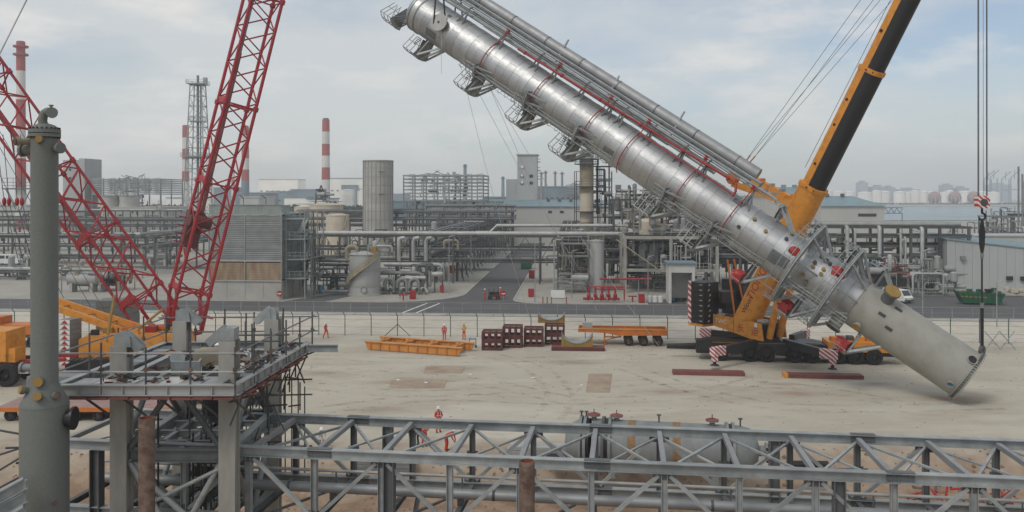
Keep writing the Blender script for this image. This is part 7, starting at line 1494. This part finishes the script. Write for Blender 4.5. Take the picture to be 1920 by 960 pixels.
def building(px0, px1, Y, ytop, label, m='cladlight', D=20, roof=None, wins=(), name='building', ry=0, ybase=None, nwin=None, gable=0):
    o = PX(px0, Y); W = (px1 - px0) * Y / F; h = zat(ytop, Y); Q = Lf(o); t = thing(name, label, 'building', o); b = MB(); b.box(Q(W / 2, D / 2, h / 2), (W, D, h), -PY); b.obj('wall', m, t)
    if roof:
        b = MB()
        if gable: b.prism([Q(-.5, -.6, h), Q(-.5, D + .6, h), Q(-.5, D / 2, h + gable)], PU * (W + 1))
        else: b.box(Q(W / 2, D / 2, h + .2), (W + .8, D + .8, .4), -PY)
        b.obj('roof', roof, t)
    for (a, y, w_, hh) in wins:
        p = PX(a, Y); z = zat(y, Y); b = MB(); s = Y / F; b.box(V((p.x, 0, 0)) + V((0, Q((a - px0) * s, -.05, 0).y, z)), (w_ * s, .3, hh * s), -PY); b.obj('window', 'windowdark', t)
    return t, Q, W, h
building(188, 310, 312, 388, 'pale low concrete block carrying the fan drums', 'concrete', 20); building(118, 150, 335, 300, 'pale tower block with dark right side, behind the red mast', 'cladgrey', 14, None, ((132, 318, 4, 4), (140, 305, 4, 4), (132, 334, 4, 4))); building(148, 159, 330, 297, 'slim stair shaft of the pale tower block', 'cladgrey', 12); building(-40, 100, 420, 386, 'long low building with pale green roof at far left', 'cladlight', 20, 'louvregreen')
t, Q, W, h = building(970, 1007, 300, 291, 'grey windowless tower block with four small windows', 'cladgrey', 9, 'cladgrey', ((979, 330, 6, 5), (996, 330, 6, 5), (979, 343, 6, 5), (996, 343, 6, 5)), 'tower_block')
for y in (314, 330, 343): b = MB(); b.lathe([(.001, .3), (.5, .25), (.5, 0)], 14, Q(1.7, -.1, zat(y - 1, 300)), -PV); b.obj('vent_cowl', 'white', t)
for z in (18, 21, 24): b = MB(); b.box(Q(W + .6, 1, z + 4), (1.2, 1.6, .2)); b.obj('side_balcony', 'steelgrey', t); bar('balcony_rail', 'steelgrey', t, Q(W, .3, z + 5), Q(W + 1.2, .3, z + 5), .08, 5)
building(949, 970, 301, 336, 'lower annex left of the grey tower block', 'cladgrey', 9); t, Q, W, h = building(945, 1140, 290, 387, 'long low grey building with pale blue roof under the tower block', 'cladlight', 16, 'roofblue', ((1031, 397, 7, 4), (1053, 397, 7, 4), (1120, 375, 8, 4)), gable=2.2)
for a in (.42, .53, .64, .75): b = MB(); b.box(Q(W * a, 6, h + 2.0), (1.0, 1, .9)); b.obj('roof_vent', 'steelgrey', t)
t, Q, W, h = building(1435, 1552, 345, 369, 'far blue-roofed hall with vents, behind the yellow crane knuckle', 'cladlight', 24, 'roofblue', gable=4.0)
for a in (.05, .22, .4, .58, .74): b = MB(); b.box(Q(W * a, 12, h + 4.2), (1.6, 1.6, 1.6)); b.obj('roof_vent', 'roofblue', t)
o = PX(1540, 300); Q = Lf(o); W = 21.5; h = zat(387, 300); t = thing('warehouse', 'pale warehouse with blue roof and one long window strip', 'building', o); b = MB(); b.box(Q(W / 2, 9, h / 2), (W, 18, h), -PY); b.obj('wall', 'cladlight', t); b = MB(); b.prism([Q(-.4, -.6, h), Q(W + .4, -.6, h), Q(W - 8, 9, h + 3.4), Q(-.4, 9, h + 3.4)], UP * .25); b.prism([Q(W + .4, -.6, h), Q(W + .4, 18, h), Q(W - 8, 9, h + 3.4)], UP * .2); b.obj('roof', 'roofblue', t); b = MB(); b.box(Q(W * .73, -.06, h - 3.0), (6.2, .2, 1.0), -PY); b.obj('window_strip', 'windowdark', t)
for a in (.2, .45): b = MB(); b.box(Q(W * a, 8, h + 4), (1.1, 1.1, 1.0)); b.obj('roof_vent', 'steelgrey', t)
b = MB(); o = PX(1655, 330); t = thing('gantry_bridge', 'dark lattice gantry jutting right from the warehouse', 'gantry', o); Q = Lf(o); z0 = zat(400, 330)
for z in (z0, z0 + 2.2): beam('chord', 'farblue', t, Q(0, 0, z), Q(7.5, 0, z), .4, .3)
for k in range(7): bar('lacing', 'farblue', t, Q(k * 1.07, 0, z0 + 2.2 * (k % 2)), Q((k + 1) * 1.07, 0, z0 + 2.2 * ((k + 1) % 2)), .14, 5)
bar('leg', 'farblue', t, Q(7.3, 0, 0), Q(7.3, 0, z0), .2, 6)
# mid-distance town and works, hazy
random_b = random.Random(5)
LBL = []
for i, (x0, x1, y, Y, m, nm) in enumerate(((485, 560, 337, 1050, 'tankwhite', 'large pale hall on the horizon right of the red boom'), (545, 600, 356, 900, 'farblue', 'long low dark-blue shed left of the lone chimney'), (618, 690, 335, 1000, 'tankwhite', 'bright white hall behind the lone chimney'), (452, 500, 362, 700, 'farblue', 'bluish shed roofs right of the red boom'), (500, 540, 360, 760, 'roofblue', 'pale blue roofed shed on the far plain'), (533, 580, 371, 560, 'tankwhite', 'bright cream low block left of the lone chimney'), (450, 486, 371, 560, 'cladlight', 'tan block just right of the red boom'), (575, 612, 374, 540, 'tankwhite', 'small bright houses beside the cream tanks'), (905, 950, 371, 600, 'roofblue', 'blue shed left of the grey annex'), (738, 760, 364, 900, 'farblue', 'small blue block right of the silo'), (1000, 1090, 351, 700, 'farblue', 'blue-grey works building right of the tower block'), (640, 668, 348, 990, 'farblue', 'dark blue plant block in front of the bright hall'), (400, 440, 352, 900, 'farblue', 'blue plant block seen through the red boom'), (312, 345, 372, 700, 'tankwhite', 'pale shed under the flare tower'), (1160, 1240, 366, 800, 'cladlight', 'pale shed beyond the tan column'), (1280, 1420, 368, 800, 'roofblue', 'blue shed hidden mostly by the slanted column'), (700, 960, 378, 520, 'farblue', 'long dark low hall behind the slatted cooler'))):
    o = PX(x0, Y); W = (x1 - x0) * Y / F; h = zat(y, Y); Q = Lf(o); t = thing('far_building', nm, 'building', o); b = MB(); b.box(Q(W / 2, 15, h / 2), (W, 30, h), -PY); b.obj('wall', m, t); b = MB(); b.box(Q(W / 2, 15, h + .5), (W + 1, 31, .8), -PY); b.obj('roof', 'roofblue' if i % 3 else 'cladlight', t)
    if Y < 1100:
        for k in range(max(2, int((x1 - x0) / 10))): b = MB(); b.box(Q(W * (k + .5) / max(2, int((x1 - x0) / 10)), -.1, h * .6), (W * .05 + .6, .4, 1.2), -PY); b.obj('window', 'windowdark', t)
for i, (px, y, Y) in enumerate(((1015, 322, 700), (1023, 320, 700), (1041, 321, 700), (1054, 322, 700), (872, 308, 760), (943, 331, 800))):
    c = PX(px, Y); t = thing('thin_stack', 'thin grey stack, ' + ('first right of the tower block', 'second right of the tower block', 'third right of the tower block', 'fourth right of the tower block', 'rising behind the slatted cooler', 'hazy, left of the tower block')[i], 'stack', c, 'thin grey stacks'); b = MB(); b.tube(c, c + UP * zat(y, Y), 1.3 if i < 4 else 2.0, .8 if i < 4 else 1.4, 10); b.obj('shaft', 'farblue' if i > 3 else 'pipegrey', t); b = MB(); b.tube(c + UP * zat(y + 3, Y), c + UP * zat(y + 4.5, Y), 2.0, n=10); b.obj('gallery', 'steelgrey', t)
slatted(1062, 1092, 690, 347, 362, 4, 'hazy far works frame with stacks right of the tower block', 4, 14, 10)
# tree belts on the plain
def belt(name, x0, x1, Y, ytop, n, label):
    b = MB(); h = max(3.0, zat(ytop, Y)); s = Y / F
    for k in range(n):
        x = (R.uniform(x0, x1) - 960) * s; y = Y + R.uniform(-10, 10); z = R.uniform(.5, h) * (.6 + .4 * mnoise.noise(V((x * .05, 0, 3)))); q = R.uniform(.5, 1.1) * h * .14
        a = V((R.uniform(-1, 1), R.uniform(-1, 1), R.uniform(-1, 1))).normalized() * q; c_ = V((R.uniform(-1, 1), R.uniform(-1, 1), R.uniform(-1, 1))).normalized() * q; p = V((x, y, max(.3, z))); b.add([p - a - c_, p + a - c_, p + a + c_, p - a + c_], [(0, 1, 2, 3)])
    b.obj(name, 'leaf', None, label, 'trees', None, 'stuff')
belt('far_trees', 440, 700, 520, 374, 2600, 'dark belt of trees on the plain left of the silo'); belt('far_trees', 735, 960, 560, 372, 1600, 'hazy tree belt right of the silo'); belt('far_trees', -60, 330, 600, 378, 1500, 'hazy tree belt at far left'); belt('far_trees', 1540, 1920, 1395, 378, 2500, 'low trees in front of the white tank farm'); belt('far_trees', 980, 1500, 900, 368, 1600, 'hazy trees far behind the process unit')
# tank farm across the water
XS = (1553, 1572, 1590, 1622, 1644, 1660, 1687, 1700, 1716, 1733, 1747, 1771, 1781, 1809, 1842, 1862); Wd = (16, 26, 26, 26, 18, 16, 22, 16, 20, 14, 22, 16, 14, 22, 20, 22)
for i, (px, w_) in enumerate(zip(XS, Wd)):
    Y = 1440 + 30 * (i % 3); c = PX(px, Y); r = w_ / 2 * Y / F; h = zat(358.5 + (i % 4) * .9, Y); t = thing('shore_tank', 'white oil tank across the water, counted %s from the left of the row' % ('first', 'second', 'third', 'fourth', 'fifth', 'sixth', 'seventh', 'eighth', 'ninth', 'tenth', 'eleventh', 'twelfth', 'thirteenth', 'fourteenth', 'fifteenth', 'sixteenth')[i], 'tank', c, 'white oil tanks across the water'); b = MB(); b.lathe([(r, 0), (r, h)], 28, c); b.obj('shell', 'tankwhite', t); b = MB(); b.lathe([(r + .3, h - .6), (r + .3, h), (r * .5, h + 1.4), (.001, h + 2)], 28, c); b.obj('roof', 'tankwhite', t)
for i, px in enumerate((1752, 1790, 1826)):
    Y = 1400; c = PX(px, Y, .5); r = 11.5 * Y / F; t = thing('gas_sphere', 'brownish spherical gas tank across the water, ' + ('left of the three', 'middle of the three', 'right of the three')[i], 'tank', c, 'spherical gas tanks'); b = MB(); b.ball(c + UP * (r + 1.5), r, 22); b.obj('sphere', 'pinkdeck', t)
    for k in range(10): a = k * .628; bar('leg', 'offwhite', t, c + V((math.cos(a) * r, math.sin(a) * r, 0)), c + V((math.cos(a) * r, math.sin(a) * r, r + 1.5)), .5, 6)
for k, (px, y, w_) in enumerate(((1616, 342, 14), (1645, 350, 26), (1665, 351, 18), (1773, 347, 16), (1800, 352, 22), (1870, 346, 40), (1700, 355, 40))):
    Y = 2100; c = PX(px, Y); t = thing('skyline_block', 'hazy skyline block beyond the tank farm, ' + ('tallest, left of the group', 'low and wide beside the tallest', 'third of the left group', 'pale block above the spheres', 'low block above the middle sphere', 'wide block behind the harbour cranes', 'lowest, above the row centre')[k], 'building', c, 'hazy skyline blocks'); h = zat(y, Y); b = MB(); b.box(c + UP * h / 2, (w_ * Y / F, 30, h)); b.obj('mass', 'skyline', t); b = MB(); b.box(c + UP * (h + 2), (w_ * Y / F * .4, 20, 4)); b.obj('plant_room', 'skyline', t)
for i, px in enumerate((1852, 1863, 1885, 1902)):
    Y = 1900; c = PX(px, Y); t = thing('harbour_crane', 'faint harbour crane in the haze, ' + ('first from the left', 'second from the left', 'third from the left', 'last at the right edge')[i], 'crane', c, 'harbour cranes in the haze'); h = zat(322 - 3 * (i % 2), Y); 
    for dx in (-8, 8): bar('leg', 'farblue', t, c + V((dx, 0, 0)), c + V((dx, 0, h * .75)), 1.2, 5)
    bar('crossbeam', 'farblue', t, c + V((-8, 0, h * .4)), c + V((8, 0, h * .4)), 1.0, 5); bar('boom', 'farblue', t, c + V((-9, 0, h * .75)), c + V((12, 0, h * 1.0)), 1.1, 5); bar('mast', 'farblue', t, c + V((0, 0, h * .72)), c + V((1, 0, h)), .9, 5)
# tag lines hanging from the column down to the ground
W_, P_, s_ = CI['W'], CI['P'], CI['s_at']
for i, (x0, y0, x1, y1, th) in enumerate(((866, 118, 1000, 618, -80), (876, 122, 1140, 585, -60), (896, 172, 1240, 655, -95), (900, 176, 1130, 600, -90), (852, 60, 866, 150, -10))):
    a = W_(P_(CI['RC'] + .1, th, s_(x0, y0))); e = gnd(x1, y1) if i < 4 else a - UP * 4.5; n = 12; pts = [a.lerp(e, k / n) - UP * (1.2 * math.sin(math.pi * k / n) if i < 4 else 0) for k in range(n + 1)]
    t = thing('tag_line', ('pale tag line from the column top to the brown stillages', 'thin pale tag line from the column top to the road', 'pale tag line from the second platform towards the trailer', 'thin pale tag line from the second platform to the fence', 'short pale rope end hanging below the near trunnion')[i], 'rope', e); b = MB(); b.pipe(pts, .022, 5); b.obj('rope', 'ropelight', t)
# ---------------------------------------------------------------- the hazy air
hz = MB(); hz.box((0, 1700, 60), (4600, 3500, 130))
hm = bpy.data.materials.new('haze'); hm.use_nodes = True; t_ = hm.node_tree
for n_ in list(t_.nodes):
    if n_.type == 'BSDF_PRINCIPLED': t_.nodes.remove(n_)
pv = N('ShaderNodeVolumePrincipled', t_); pv.inputs['Density'].default_value = .0004; pv.inputs['Color'].default_value = (.93, .96, 1.0, 1); pv.inputs['Anisotropy'].default_value = .2
ou = [n_ for n_ in t_.nodes if n_.type == 'OUTPUT_MATERIAL'][0]; t_.links.new(pv.outputs[0], ou.inputs['Volume'])
me = hz.mesh('haze', hm); ho = bpy.data.objects.new('haze', me); COL.objects.link(ho); tag(ho, 'pale grey haze hanging over the whole plant and yard', 'haze', kind='stuff')
